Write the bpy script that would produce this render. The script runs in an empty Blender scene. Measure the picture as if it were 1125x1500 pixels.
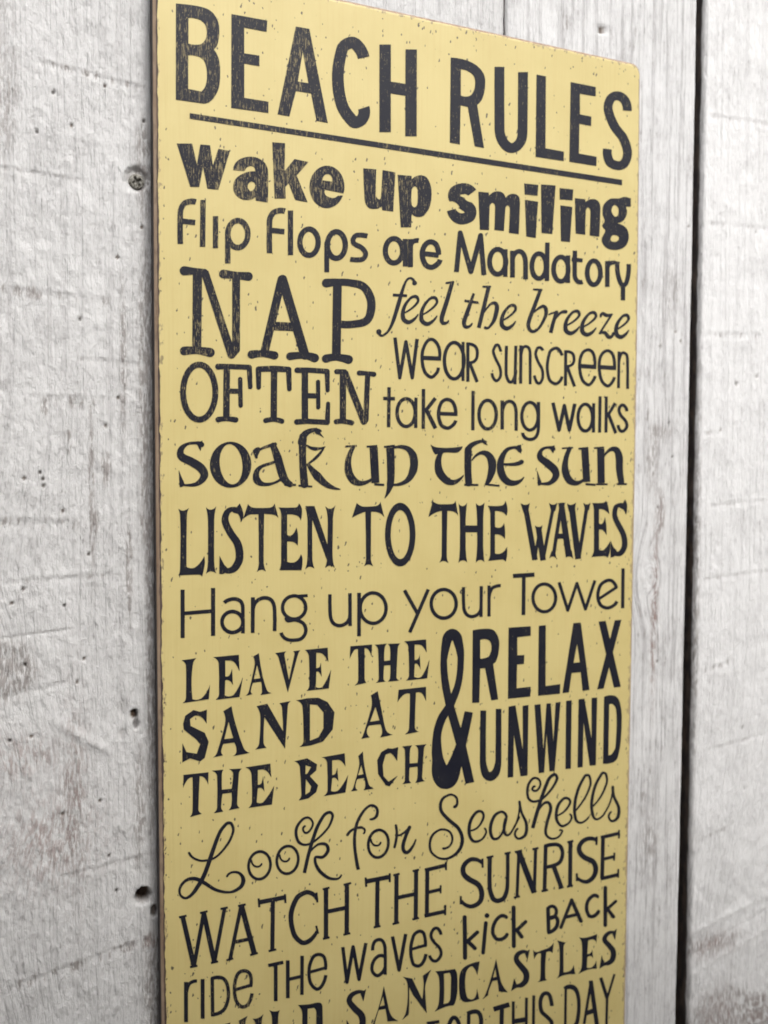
# A yellow slogan board hung on a wall of whitewashed rough-sawn planks, close up, from the left.
# World units are metres: X runs along the wall to the right, Z up, -Y out of the wall.
import bpy, bmesh, math
import numpy as np
from mathutils import Matrix, Vector
R = math.radians
sc = bpy.context.scene

# ---------------------------------------------------------------- camera
cd = bpy.data.cameras.new('camera')
cam = bpy.data.objects.new('camera', cd)
sc.collection.objects.link(cam)
sc.camera = cam
cd.sensor_fit = 'VERTICAL'
cd.sensor_height = 24.0
cd.sensor_width = 24.0
cd.lens = 21.03
cd.clip_start = 0.01
cd.clip_end = 60
# right, up and back axes of the camera
_r = Vector((0.921798, -0.387646, 0.004330)); _u = Vector((0.015621, 0.048301, 0.998711)); _b = Vector((-0.387355, -0.920542, 0.050579))
cam.matrix_world = Matrix((( _r.x, _u.x, _b.x, -0.0700), (_r.y, _u.y, _b.y, -0.4665), (_r.z, _u.z, _b.z, 0.00625), (0, 0, 0, 1)))
cd.dof.use_dof = True
cd.dof.focus_distance = 0.478
cd.dof.aperture_fstop = 5.0

# ---------------------------------------------------------------- daylight
SUN_EL, SUN_AZ = 48.0, 14.0      # elevation; azimuth to the right of straight out from the wall
w = bpy.data.worlds.new('World')
sc.world = w
w.use_nodes = True
wn = w.node_tree
bg = wn.nodes['Background']
sky = wn.nodes.new('ShaderNodeTexSky')
sky.sky_type = 'NISHITA'
sky.sun_disc = False
sky.sun_elevation = R(SUN_EL)
sky.sun_rotation = R(180 - SUN_AZ)
sky.air_density = 1.0
sky.dust_density = 6.0
sky.ozone_density = 1.0
hs = wn.nodes.new('ShaderNodeHueSaturation')   # overcast: a nearly white sky
hs.inputs['Saturation'].default_value = 0.22
wn.links.new(sky.outputs[0], hs.inputs['Color'])
wn.links.new(hs.outputs[0], bg.inputs[0])
bg.inputs[1].default_value = 0.12
sl = bpy.data.lights.new('sun', 'SUN')
sl.energy = 1.5
sl.angle = R(20)
sl.color = (1.0, 0.975, 0.935)
so = bpy.data.objects.new('sun', sl)
sc.collection.objects.link(so)
d = Vector((math.sin(R(SUN_AZ)) * math.cos(R(SUN_EL)), -math.cos(R(SUN_AZ)) * math.cos(R(SUN_EL)), math.sin(R(SUN_EL))))
so.rotation_euler = d.to_track_quat('Z', 'Y').to_euler()
so.location = d * 3
sc.view_settings.view_transform = 'Standard'
sc.view_settings.look = 'None'
sc.view_settings.exposure = 0.30
sc.view_settings.gamma = 1.0
sc.cycles.filter_width = 1.8

# ---------------------------------------------------------------- helpers
def link(o, parent=None):
    sc.collection.objects.link(o)
    if parent is not None: o.parent = parent
    return o
def empty(name, loc=(0, 0, 0), parent=None):
    o = bpy.data.objects.new(name, None); o.location = loc; o.empty_display_size = 0.02
    return link(o, parent)
def mesh_obj(name, verts, faces, mats, parent=None, smooth=True):
    me = bpy.data.meshes.new(name)
    me.from_pydata([tuple(v) for v in verts], [], faces)
    for m in (mats if isinstance(mats, (list, tuple)) else [mats]): me.materials.append(m)
    if smooth: me.shade_smooth()
    me.update()
    return link(bpy.data.objects.new(name, me), parent)

class Mat:
    """tiny wrapper for building node materials"""
    def __init__(s, name):
        s.m = bpy.data.materials.new(name); s.m.use_nodes = True
        s.t = s.m.node_tree; s.n = s.t.nodes; s.b = s.n['Principled BSDF']
    def node(s, typ, **k):
        x = s.n.new(typ)
        for a, v in k.items():
            if a.startswith('_'): setattr(x, a[1:], v)
        return x
    def put(s, sock, v):
        if isinstance(v, bpy.types.NodeSocket): s.t.links.new(v, sock)
        elif v is not None: sock.default_value = v
    def math(s, op, a, b=None, c=None, clamp=False):
        x = s.n.new('ShaderNodeMath'); x.operation = op; x.use_clamp = clamp
        s.put(x.inputs[0], a); s.put(x.inputs[1], b)
        if c is not None: s.put(x.inputs[2], c)
        return x.outputs[0]
    def ramp(s, f, lo, hi, a=0.0, b=1.0):
        x = s.n.new('ShaderNodeMapRange'); x.interpolation_type = 'SMOOTHSTEP'
        s.put(x.inputs[0], f); x.inputs[1].default_value = lo; x.inputs[2].default_value = hi
        x.inputs[3].default_value = a; x.inputs[4].default_value = b
        return x.outputs[0]
    def mix(s, f, a, b):
        x = s.n.new('ShaderNodeMix'); x.data_type = 'RGBA'
        s.put(x.inputs[0], f)
        s.put(x.inputs[6], a if isinstance(a, bpy.types.NodeSocket) else (*a, 1))
        s.put(x.inputs[7], b if isinstance(b, bpy.types.NodeSocket) else (*b, 1))
        return x.outputs[2]
    def scale(s, vec, sx, sy, sz):
        x = s.n.new('ShaderNodeMapping'); s.put(x.inputs[0], vec)
        x.inputs['Scale'].default_value = (sx, sy, sz)
        return x.outputs[0]
    def noise(s, vec, scale, detail=3, rough=0.55, dist=0.0):
        x = s.n.new('ShaderNodeTexNoise'); s.put(x.inputs['Vector'], vec)
        x.inputs['Scale'].default_value = scale; x.inputs['Detail'].default_value = detail
        x.inputs['Roughness'].default_value = rough; x.inputs['Distortion'].default_value = dist
        return x.outputs[0]
    def voronoi(s, vec, scale, feature='F1', rnd=1.0):
        x = s.n.new('ShaderNodeTexVoronoi'); x.feature = feature; s.put(x.inputs['Vector'], vec)
        x.inputs['Scale'].default_value = scale; x.inputs['Randomness'].default_value = rnd
        return x
    def attr(s, name):
        x = s.n.new('ShaderNodeAttribute'); x.attribute_name = name
        return x
    def pos(s):
        return s.n.new('ShaderNodeNewGeometry').outputs['Position']
    def bump(s, h, strength, dist, prev=None):
        x = s.n.new('ShaderNodeBump'); s.put(x.inputs['Height'], h)
        x.inputs['Strength'].default_value = strength; x.inputs['Distance'].default_value = dist
        if prev is not None: s.put(x.inputs['Normal'], prev)
        return x.outputs[0]

YELLOW = (0.69, 0.575, 0.252)
# ---------------------------------------------------------------- materials
def sign_paint():
    M = Mat('yellow_milk_paint'); P = M.pos()
    mot = M.noise(M.scale(P, 1, 1, 1), 22, 4, 0.6)
    brush = M.noise(M.scale(P, 900, 900, 18), 1, 3, 0.6)
    c = M.mix(M.ramp(mot, 0.35, 0.7), YELLOW, (0.645, 0.53, 0.222))
    c = M.mix(M.ramp(brush, 0.45, 0.75, 0, 0.22), c, (0.60, 0.44, 0.17))
    # flecks of dark primer: upright chips, in loose clusters
    warp = M.noise(P, 300, 2)
    wv = M.n.new('ShaderNodeVectorMath'); wv.operation = 'ADD'
    wc = M.n.new('ShaderNodeCombineXYZ'); M.put(wc.inputs[0], M.math('MULTIPLY', warp, 0.0025)); M.put(wc.inputs[2], M.math('MULTIPLY', warp, 0.004))
    M.put(wv.inputs[0], P); M.put(wv.inputs[1], wc.outputs[0])
    PW = wv.outputs[0]
    clus = M.ramp(M.noise(P, 34, 3), 0.40, 0.68)
    tot = None
    for sc_, keep, rad in ((230, 0.80, 0.115), (430, 0.755, 0.17), (130, 0.825, 0.08), (620, 0.77, 0.2)):
        v = M.voronoi(M.scale(PW, 1, 0.001, 0.55), sc_)
        sep = M.n.new('ShaderNodeSeparateColor'); M.put(sep.inputs[0], v.outputs['Color'])
        on = M.math('GREATER_THAN', M.math('ADD', sep.outputs[0], M.math('MULTIPLY', clus, 0.16)), keep + 0.13)
        rr = M.math('MULTIPLY', M.math('ADD', sep.outputs[1], 0.25), rad)
        hit = M.math('MULTIPLY', M.ramp(M.math('SUBTRACT', rr, v.outputs['Distance']), -0.01, 0.03), on)
        tot = hit if tot is None else M.math('MAXIMUM', tot, hit)
    c = M.mix(M.math('MULTIPLY', tot, 0.86), c, (0.045, 0.04, 0.045))
    scuff = M.ramp(M.noise(M.scale(P, 700, 1, 130), 1, 4, 0.7), 0.72, 0.80)
    c = M.mix(M.math('MULTIPLY', scuff, 0.35), c, (0.20, 0.16, 0.09))
    sp = M.n.new('ShaderNodeSeparateXYZ'); M.put(sp.inputs[0], P)
    ed = M.math('MINIMUM', M.math('MINIMUM', M.math('SUBTRACT', sp.outputs[0], 0.0025), M.math('SUBTRACT', 0.2985, sp.outputs[0])), M.math('SUBTRACT', 0.2560, sp.outputs[2]))
    en = M.noise(M.scale(P, 1, 1, 0.55), 380, 4, 0.65)
    ew = M.ramp(M.math('SUBTRACT', M.math('MULTIPLY', M.math('SUBTRACT', M.math('ADD', en, M.math('MULTIPLY', M.math('SUBTRACT', M.noise(P, 30, 2), 0.5), 0.25)), 0.50), 0.014), ed), -0.0002, 0.0004)
    c = M.mix(M.math('MULTIPLY', ew, 0.6), c, M.mix(M.ramp(en, 0.56, 0.66), (0.36, 0.26, 0.17), (0.10, 0.07, 0.06)))
    M.put(M.b.inputs['Base Color'], c)
    M.b.inputs['Roughness'].default_value = 0.48
    M.b.inputs['Specular IOR Level'].default_value = 0.45
    nb = M.bump(M.noise(M.scale(P, 420, 1, 9), 1, 4, 0.6), 0.25, 0.0006); nb = M.bump(brush, 0.14, 0.0004, nb); nb = M.bump(M.noise(P, 650, 4), 0.12, 0.0003, nb); nb = M.bump(tot, 0.3, -0.0002, nb)
    M.put(M.b.inputs['Normal'], nb)
    return M.m

def ink():
    M = Mat('navy_black_lettering_paint'); P = M.pos()
    sep = M.n.new('ShaderNodeSeparateXYZ'); M.put(sep.inputs[0], P)
    area = M.noise(P, 16, 3)                                    # where the sanding bit deeper
    left = M.ramp(sep.outputs[0], 0.02, 0.26, 0.055, -0.02)      # the left side of the board is rubbed more
    top = M.ramp(sep.outputs[2], -0.08, 0.12, -0.03, 0.025)
    bias = M.math('ADD', M.math('ADD', left, top), M.math('MULTIPLY', M.math('SUBTRACT', area, 0.46), 0.36))
    scr = M.noise(M.scale(P, 1500, 1, 210), 1, 3, 0.65)         # upright scratches of the sandpaper
    scr2 = M.noise(M.scale(P, 760, 1, 90), 1, 4, 0.7)
    chip = M.noise(M.scale(P, 1400, 1, 900), 1, 2, 0.5)
    w1 = M.ramp(M.math('ADD', scr, bias), 0.665, 0.735)
    w2 = M.ramp(M.math('ADD', scr2, bias), 0.69, 0.76)
    w3 = M.ramp(M.math('ADD', chip, M.math('MULTIPLY', bias, 0.5)), 0.70, 0.75)
    wear = M.math('MAXIMUM', M.math('MULTIPLY', M.math('MAXIMUM', w1, w2), 0.5), M.math('MULTIPLY', w3, 0.75))
    base = M.mix(M.ramp(M.noise(P, 60, 3), 0.3, 0.7), (0.013, 0.014, 0.024), (0.020, 0.021, 0.029))
    c = M.mix(wear, base, (0.50, 0.40, 0.19))
    M.put(M.b.inputs['Base Color'], c)
    M.b.inputs['Roughness'].default_value = 0.5
    M.b.inputs['Specular IOR Level'].default_value = 0.22
    M.put(M.b.inputs['Normal'], M.bump(M.noise(P, 700, 4), 0.15, 0.0003))
    return M.m

def edge_wood(name, a, b, dark=0.0):
    M = Mat(name); P = M.pos()
    g = M.noise(M.scale(P, 500, 500, 30), 1, 4, 0.6)
    c = M.mix(M.ramp(g, 0.35, 0.7), a, b)
    if dark:
        k = M.ramp(M.noise(M.scale(P, 260, 260, 120), 1, 4, 0.65), 0.5, 0.64)
        c = M.mix(M.math('MULTIPLY', k, dark), c, (0.05, 0.035, 0.035))
    M.put(M.b.inputs['Base Color'], c)
    M.b.inputs['Roughness'].default_value = 0.7
    M.put(M.b.inputs['Normal'], M.bump(g, 0.4, 0.0004))
    return M.m

def whitewash(name, streak, lump, tint=(0.80, 0.795, 0.80), bare=(0.30, 0.265, 0.25), fine=1.0, gap=0.0, lines=0.3):
    """thin white paint over rough-sawn wood; the UV map 'grain' follows the grain (metres across, metres along)"""
    M = Mat(name); P = M.pos()
    uv = M.n.new('ShaderNodeUVMap'); uv.uv_map = 'grain'
    G = uv.outputs[0]
    wear = M.attr('wear').outputs['Fac']; pit = M.attr('pit').outputs['Fac']; red = M.attr('stain').outputs['Fac']
    s1 = M.noise(M.scale(G, 1000, 45, 1), 0.85, 4, 0.6)
    s2 = M.noise(M.scale(G, 1000, 45, 1), 0.27, 3, 0.6, 0.3)
    blot = M.noise(P, 55, 4, 0.6)
    gr = M.noise(P, 1100, 4, 0.65)
    gr2 = M.noise(M.scale(P, 1, 1, 0.32), 430, 5, 0.68)
    f = M.math('ADD', M.math('MULTIPLY', s1, 0.55 * streak), M.math('MULTIPLY', s2, 0.45 * streak))
    f = M.math('ADD', f, M.math('MULTIPLY', gr2, 0.75))
    f = M.math('ADD', f, M.math('MULTIPLY', M.math('SUBTRACT', blot, 0.5), 0.45))
    dn = M.noise(M.scale(G, 1000, 170, 1), 0.85, 3, 0.6)
    wr = M.math('MULTIPLY', M.math('MULTIPLY', M.ramp(wear, 0.04, 0.6), M.ramp(dn, 0.43, 0.53)), M.ramp(gr2, 0.30, 0.47))
    f = M.math('ADD', f, M.math('MULTIPLY', wear, 0.09))
    c0 = 0.5 * streak + 0.375 - gap
    m1 = M.ramp(f, c0 + 0.13, c0 + 0.30)
    m0 = M.ramp(f, c0 - 0.10, c0 + 0.28)
    c = M.mix(M.ramp(blot, 0.3, 0.7), tint, tuple(x * 0.955 for x in tint))
    c = M.mix(M.math('MULTIPLY', m0, 0.22 + 0.25 * streak), c, (0.42, 0.405, 0.41))
    s3 = M.noise(M.scale(G, 1000, 14, 1), 0.36, 3, 0.62, 0.15)
    ln = M.math('MULTIPLY', M.ramp(s3, 0.50, 0.62), M.ramp(M.noise(M.scale(G, 1000, 90, 1), 0.5, 3, 0.6), 0.30, 0.55))
    c = M.mix(M.math('MULTIPLY', ln, lines), c, (0.36, 0.34, 0.345))
    tick = M.math('MULTIPLY', M.ramp(dn, 0.60, 0.68), M.ramp(blot, 0.42, 0.60))
    c = M.mix(M.math('MULTIPLY', tick, 0.55), c, (0.30, 0.275, 0.28))
    c = M.mix(M.math('MULTIPLY', M.math('MAXIMUM', m1, wr), 0.72), c, bare)
    c = M.mix(M.math('MULTIPLY', M.math('MULTIPLY', red, 0.7), M.math('MULTIPLY', M.ramp(dn, 0.43, 0.55), M.ramp(gr2, 0.36, 0.52))), c, (0.33, 0.20, 0.18))
    spk = M.ramp(gr, 0.70, 0.76)
    c = M.mix(M.math('MULTIPLY', spk, 0.35 * fine), c, (0.22, 0.20, 0.21))
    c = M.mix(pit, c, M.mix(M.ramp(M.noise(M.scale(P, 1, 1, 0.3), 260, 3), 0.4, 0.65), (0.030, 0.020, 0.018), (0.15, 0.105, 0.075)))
    M.put(M.b.inputs['Base Color'], c)
    M.b.inputs['Roughness'].default_value = 0.62
    M.b.inputs['Specular IOR Level'].default_value = 0.3
    nb = M.bump(s1, 0.8 * streak, 0.0009); nb = M.bump(ln, 0.5, -0.0006, nb)
    nb = M.bump(M.noise(M.scale(P, 1, 1, 0.45), 230, 4, 0.6, 0.5), 0.7 * min(lump, 1.3), 0.0013, nb)
    nb = M.bump(gr2, 0.9, 0.0013 * lump, nb)
    nb = M.bump(gr, 0.5, 0.0005, nb)
    nb = M.bump(m1, 0.35, -0.0004, nb)
    M.put(M.b.inputs['Normal'], nb)
    return M.m

m_yellow = sign_paint()
m_ink = ink()
m_bevel = edge_wood('bare_worn_wood_edge', (0.42, 0.31, 0.22), (0.30, 0.20, 0.13), 0.25)
m_primer = edge_wood('dark_primer_line', (0.045, 0.03, 0.03), (0.14, 0.095, 0.075))
m_side = edge_wood('dark_painted_side', (0.018, 0.015, 0.017), (0.035, 0.022, 0.02))

# ---------------------------------------------------------------- value noise for the relief of the planks
def vn(x, y, seed=0):
    xi = np.floor(x).astype(np.int64); yi = np.floor(y).astype(np.int64)
    fx = x - xi; fy = y - yi
    fx = fx * fx * (3 - 2 * fx); fy = fy * fy * (3 - 2 * fy)
    def hsh(a, b):
        n = (a * 374761393 + b * 668265263 + seed * 974634777) & 0xFFFFFFFF
        n = ((n ^ (n >> 13)) * 1274126177) & 0xFFFFFFFF
        return ((n ^ (n >> 16)) & 0xFFFF) / 65535.0
    return (hsh(xi, yi) * (1 - fx) + hsh(xi + 1, yi) * fx) * (1 - fy) + (hsh(xi, yi + 1) * (1 - fx) + hsh(xi + 1, yi + 1) * fx) * fy
def fbm(x, y, seed=0, o=4, g=0.5):
    a = 1.0; t = 0; s = 0
    for k in range(o):
        t = t + a * vn(x * 2 ** k, y * 2 ** k, seed + 17 * k); s += a; a *= g
    return t / s

# ---------------------------------------------------------------- the wall
wall = empty('plank_wall', (0.14, 0.02, -0.62))
wall['label'] = 'whitewashed wall of upright rough-sawn planks behind the yellow sign'
wall['category'] = 'wall'
WALL_Y = 0.012
WO = Vector(wall.location)

def grid(lo, hi, segs):
    """grid lines: segs = [(start, stop, step), ...] fine stretches; elsewhere 4 mm"""
    out = []; x = lo
    while x < hi - 1e-6:
        out.append(x); st = 4.0
        for a, b, s in segs:
            if a - 1e-6 <= x < b: st = s
            elif x < a: st = min(st, max(a - x, 0.2))
        x += st
    out.append(hi)
    return np.array(out)

def plank(x0, x1, mat, seed, xseg, zseg, lump, ridge, features, bow=0.0, lean=0.0, rnd=2.2, label=None, lift=0.0):
    xs = grid(x0, x1, xseg); zs = grid(-620.0, 420.0, zseg)
    X, Z = np.meshgrid(xs, zs)
    n, m = X.shape
    gu, gv = X.copy() + 6 * fbm(X / 60, Z / 320, seed + 3), Z.copy()
    wear = np.zeros_like(X); pit = np.zeros_like(X); red = np.zeros_like(X); Y = np.zeros_like(X)
    for f in features:
        k = f[0]
        if k == 'knot':                                   # the grain bends round a knot
            _, kx, kz, r, amt = f
            dx, dz = X - kx, Z - kz
            q = np.sqrt(dx ** 2 + (dz * 0.55) ** 2)
            bend = np.exp(-(q / r) ** 2)
            gu = gu * (1 - bend) + (q * 1.15 + kx) * bend
            Y -= amt * bend * (fbm(q / 2.2, np.arctan2(dz, dx) * 2.0, seed + 5) - 0.4)
    Y += -lump * (fbm(X / 5.0, Z / 6.5, seed) - 0.5) * 1.4
    Y += -lump * 0.9 * (fbm(X / 22.0, Z / 45.0, seed + 1, 3) - 0.5) * 2
    Y += ridge * (fbm(gu / 1.6, gv / 38.0, seed + 2, 3) - 0.5) * 1.5
    Y += lump * 0.5 * (fbm((X + Z * 0.5) / 2.1, (Z - X * 0.4) / 3.4, seed + 9, 3) - 0.5)
    for f in features:
        k = f[0]
        if k == 'pit':
            _, px, pz, r, dep = f[:5]; ez = f[5] if len(f) > 5 else 1.0
            q = np.sqrt((X - px) ** 2 + ((Z - pz) / ez) ** 2) / r
            e = np.clip(1.25 - q * (1 + 0.25 * (fbm(X * 1.1, Z * 1.1, seed + 4, 2) - 0.5)), 0, 1); e = np.clip(e * 2.2, 0, 1)
            Y += dep * e; pit[:] = np.maximum(pit, np.clip(e * 1.3 - 0.25, 0, 1) * (f[6] if len(f) > 6 else 1.0))
        elif k == 'band':                                 # saw mark: a row of short missed strokes
            _, ax, az, bx, bz, hgt, amt = f
            t = np.clip((X - ax) / (bx - ax), 0, 1); zc = az + (bz - az) * t
            inn = np.clip((X - ax) / 6, 0, 1) * np.clip((bx - X) / 6, 0, 1)
            b = np.exp(-((Z - zc) / hgt) ** 2) * inn
            dash = np.clip((fbm(X / 1.8, Z / 9.0, seed + 31, 2) - 0.42) * 4, 0, 1)
            Y += 0.22 * b + 0.18 * np.exp(-((Z - zc - 1.6 * hgt * (fbm(X / 7.0, Z * 0, seed + 33, 3) - 0.5)) / 0.6) ** 2) * inn * (0.08 + 0.92 * dash)
            Y -= 0.18 * np.exp(-((Z - zc - hgt) / 1.2) ** 2) * inn; wear += 0.8 * amt * b * dash
        elif k == 'patch':
            _, px, pz, rx, rz, amt = f[:6]
            q = ((X - px) / rx) ** 2 + ((Z - pz) / rz) ** 2
            e = np.exp(-q * 1.3) * np.clip(0.3 + 1.6 * fbm(X / 3.0, Z / 7.0, seed + 41), 0, 1.4)
            if len(f) > 6: red = np.maximum(red, np.clip(e * f[6], 0, 1))
            wear += amt * e
        elif k == 'cut':                                  # a raised or sunk line across the face
            _, ax, az, bx, bz, wd, dep = f
            t = np.clip((X - ax) / (bx - ax + 1e-6), 0, 1); zc = az + (bz - az) * t
            inn = np.clip((X - min(ax, bx)) / 5, 0, 1) * np.clip((max(ax, bx) - X) / 5, 0, 1)
            Y += dep * np.exp(-((Z - zc) / wd) ** 2) * inn
    # worn, rounded long edges
    for dist in (X - x0, x1 - X):
        rr = rnd * (0.75 + 0.6 * fbm(Z / 14.0, Z * 0 + seed, seed + 7))
        d_ = np.clip(rr - dist, 0, rr)
        Y += rr - np.sqrt(np.maximum(rr * rr - d_ * d_, 0))
    tt = (Z + 620) / 1040.0
    wob = 0.5 * (fbm(Z / 70.0, Z * 0, seed + 8, 2) - 0.5)
    XX = X + bow * (1 - (2 * tt - 1) ** 2) * (X - x0) / (x1 - x0) + lean * (0.5 - tt) + wob
    V = np.stack([XX / 1000, WALL_Y + lift + Y / 1000, Z / 1000], -1).reshape(-1, 3)
    idx = np.arange(n * m).reshape(n, m)
    F = np.stack([idx[:-1, :-1], idx[:-1, 1:], idx[1:, 1:], idx[1:, :-1]], -1).reshape(-1, 4)
    # sides and back
    ring = np.concatenate([idx[0, :], idx[1:, -1], idx[-1, -2::-1], idx[-2:0:-1, 0]])
    k0 = n * m; kb = len(ring)
    VM = V[ring].copy(); VM[:, 1] += 0.0009 + 0.0010 * (fbm(VM[:, 2] * 120, VM[:, 2] * 0, seed + 6) - 0.5)
    VB = V[ring].copy(); VB[:, 1] = 0.034
    ring2 = np.arange(k0, k0 + kb); ring3 = ring2 + kb
    S = np.stack([np.roll(ring, -1), ring, ring2, np.roll(ring2, -1)], -1)
    S2 = np.stack([np.roll(ring2, -1), ring2, ring3, np.roll(ring3, -1)], -1)
    allV = np.concatenate([V, VM, VB]) - np.array(WO)
    allF = np.concatenate([F, S, S2])
    me = bpy.data.meshes.new('plank')
    me.vertices.add(len(allV)); me.vertices.foreach_set('co', allV.astype(np.float32).ravel())
    me.loops.add(len(allF) * 4); me.loops.foreach_set('vertex_index', allF.astype(np.int32).ravel())
    me.polygons.add(len(allF)); me.polygons.foreach_set('loop_start', (np.arange(len(allF)) * 4).astype(np.int32))
    me.update(calc_edges=True)
    me.validate()
    me.shade_smooth()
    me.materials.append(mat)
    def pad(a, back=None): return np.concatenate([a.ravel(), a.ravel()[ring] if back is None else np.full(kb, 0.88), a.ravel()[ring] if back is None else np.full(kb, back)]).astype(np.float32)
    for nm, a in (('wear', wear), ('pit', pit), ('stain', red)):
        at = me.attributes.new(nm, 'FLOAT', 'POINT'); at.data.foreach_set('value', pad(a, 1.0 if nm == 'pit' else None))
    uvs = np.stack([pad(gu + seed * 37) / 1000, pad(gv) / 1000], -1)
    li = np.empty(len(me.loops), np.int32); me.loops.foreach_get('vertex_index', li)
    ul = me.uv_layers.new(name='grain'); ul.data.foreach_set('uv', uvs[li].astype(np.float32).ravel())
    o = link(bpy.data.objects.new('plank', me), wall)
    if label: o['label'] = label
    return o

m_w0 = whitewash('thick_whitewash', 0.75, 1.1, tint=(0.785, 0.780, 0.775), lines=0.18, gap=-0.03)
m_w2 = whitewash('thin_whitewash_over_grain', 1.15, 0.55, tint=(0.83, 0.827, 0.825), gap=0.0, lines=0.5, fine=1.6)
m_w3 = whitewash('soft_whitewash', 0.45, 0.85, tint=(0.89, 0.887, 0.885), lines=0.12, gap=-0.03)
DOTS0 = [(-21.7, 196.4), (-45.9, 189.2), (-53.7, 169.3), (-37.5, 174.3), (-4.0, 128.2), (-16.3, 111.8), (-2.8, 181.8), (-34.8, 79.7), (-16.7, 40.7), (-22.9, 26.3), (-61.8, -0.4), (-54.5, 2.6), (-53.2, -0.8), (-53.0, -4.2), (-44.1, -16.9), (-32.0, -39.1), (-68.7, -62.3), (-63.2, -55.4), (-44.1, -64.7), (-34.9, -92.6), (-63.1, -93.5), (-38.4, -104.3), (-60.5, -130.1), (-70.7, -131.0), (-27.7, -167.6), (-46.2, -172.1), (-23.6, -197.3), (-20.0, -216.9)]
F0 = [('knot', -92, -150, 52, 0.9), ('knot', -84, -84, 17, 0.8)]
F0 += [('pit', x, z, 0.85, 0.9, 1.15, 0.85) for x, z in DOTS0]
F0 += [('band', -56, 203, -1, 198, 1.9, 0.9), ('band', -76, 92, -18, 89, 2.6, 1.1), ('band', -62, 38, -20, 38, 4.0, 0.75),
       ('band', -78, -22, -34, -24, 3.2, 0.9), ('band', -74, -258, -2, -246, 2.6, 1.3), ('band', -8, -22, 2, -24, 4.0, 1.2), ('band', -76, 150, -30, 148, 1.6, 0.45), ('band', -40, 60, 0, 58, 1.8, 0.4), ('band', -74, -52, -20, -50, 2.0, 0.5), ('band', -50, -205, 0, -200, 1.8, 0.4)]
F0 += [('patch', -72, -95, 13, 14, 1.5), ('patch', -66, -140, 20, 12, 0.22, 0.6), ('patch', -52, -185, 26, 30, 0.18, 0.55),
       ('patch', -2, 40, 4, 80, 1.3), ('patch', -1, -120, 3, 80, 0.8), ('patch', -3, 160, 5, 26, 0.6), ('patch', -29, -22, 1.6, 5.5, 2.6), ('patch', -52, 34, 1.4, 4, 1.6),
       ('patch', -23, 5, 2.2, 8, 1.5), ('patch', -41, 18, 1.4, 5, 1.4), ('patch', -14, 60, 2, 40, 0.8), ('patch', -12, -50, 2, 30, 0.7),
       ('patch', -30, -10, 1.6, 50, 0.7), ('patch', -68, 190, 10, 60, 0.35), ('patch', -8, -175, 4, 40, 0.5), ('patch', -2, -275, 5, 30, 0.8),
       ('patch', -3, -248, 3, 3.5, 2.2, 0.9), ('patch', -40, -165, 8, 60, 0.35, 0.4)]
F0 += [('cut', -78, -80, -38, -77, 0.8, 0.45), ('cut', -78, -110, -40, -104, 1.6, 0.3), ('cut', -52, -122, -22, -143, 3.2, -0.8), ('cut', -58, -112, -50, -122, 1.6, 0.4)]
F0 += [('pit', -6.6, 152.2, 5.0, 2.2, 1.15, 0.25), ('pit', -6.5, -222.3, 3.7, 9.0, 1.12, 1.0), ('pit', -0.9, -231.5, 1.7, 2.0, 1.9, 0.85),
       ('pit', -10.2, -124, 1.9, 2.5, 1.35, 1.0), ('pit', -9.4, -129, 1.5, 1.8, 2.0, 0.75), ('pit', -16, -120, 3.2, 0.5, 1.3, 0.12), ('pit', -16, -134, 2.6, 0.5, 1.0, 0.15)]
p0 = plank(-80.0, 64.0, m_w0, 11, [(-80, 6, 0.7)], [(-285, 245, 0.8)], 0.55, 0.30, F0, rnd=2.0, label='leftmost plank, thickly whitewashed, with a screw and knot holes beside the sign')
F1 = [('pit', 276.4, 280.2, 1.5, 2.0, 2.0, 1.0)]
p1 = plank(64.5, 208.3, m_w0, 23, [], [(250, 300, 1.2)], 0.4, 0.30, [])
F2 = [('pit', 276.4, 280.2, 1.2, 2.0, 2.1, 1.0), ('patch', 330, -25, 3, 14, 0.9, 0.4), ('patch', 326, -90, 3, 60, 0.55, 0.9), ('patch', 322, 10, 8, 30, 0.4),
      ('knot', 322, -66, 12, 0.5), ('patch', 330, 30, 10, 6, 0.5), ('patch', 335, 120, 12, 30, 0.3), ('patch', 325, -250, 12, 40, 0.35)]
F2 += [('pit', x, z, 0.8, 0.8, 1.3, 0.8) for x, z in [(338.3, 13.6), (327.2, -19.5), (334.9, 35.8), (339.0, 96.7), (326.9, 86.2), (348.0, 166.3), (329.2, -123.1), (343.7, 90.3)]]
p2 = plank(209.0, 351.9, m_w2, 37, [(300, 353.6, 0.9)], [(-395, 330, 1.4)], 0.22, 0.34, F2, bow=2.0, rnd=1.6, label='middle plank with fine upright grain showing through thin whitewash, right of the sign')
F3 = [('pit', x, z, 0.8, 0.8, 1.3, 0.7) for x, z in [(409.7, 168.7), (395.3, 63.9), (394.7, 64.8), (381.7, 31.7), (413.7, 70.2), (410.0, -221.2), (406.7, -176.6)]]
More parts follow.
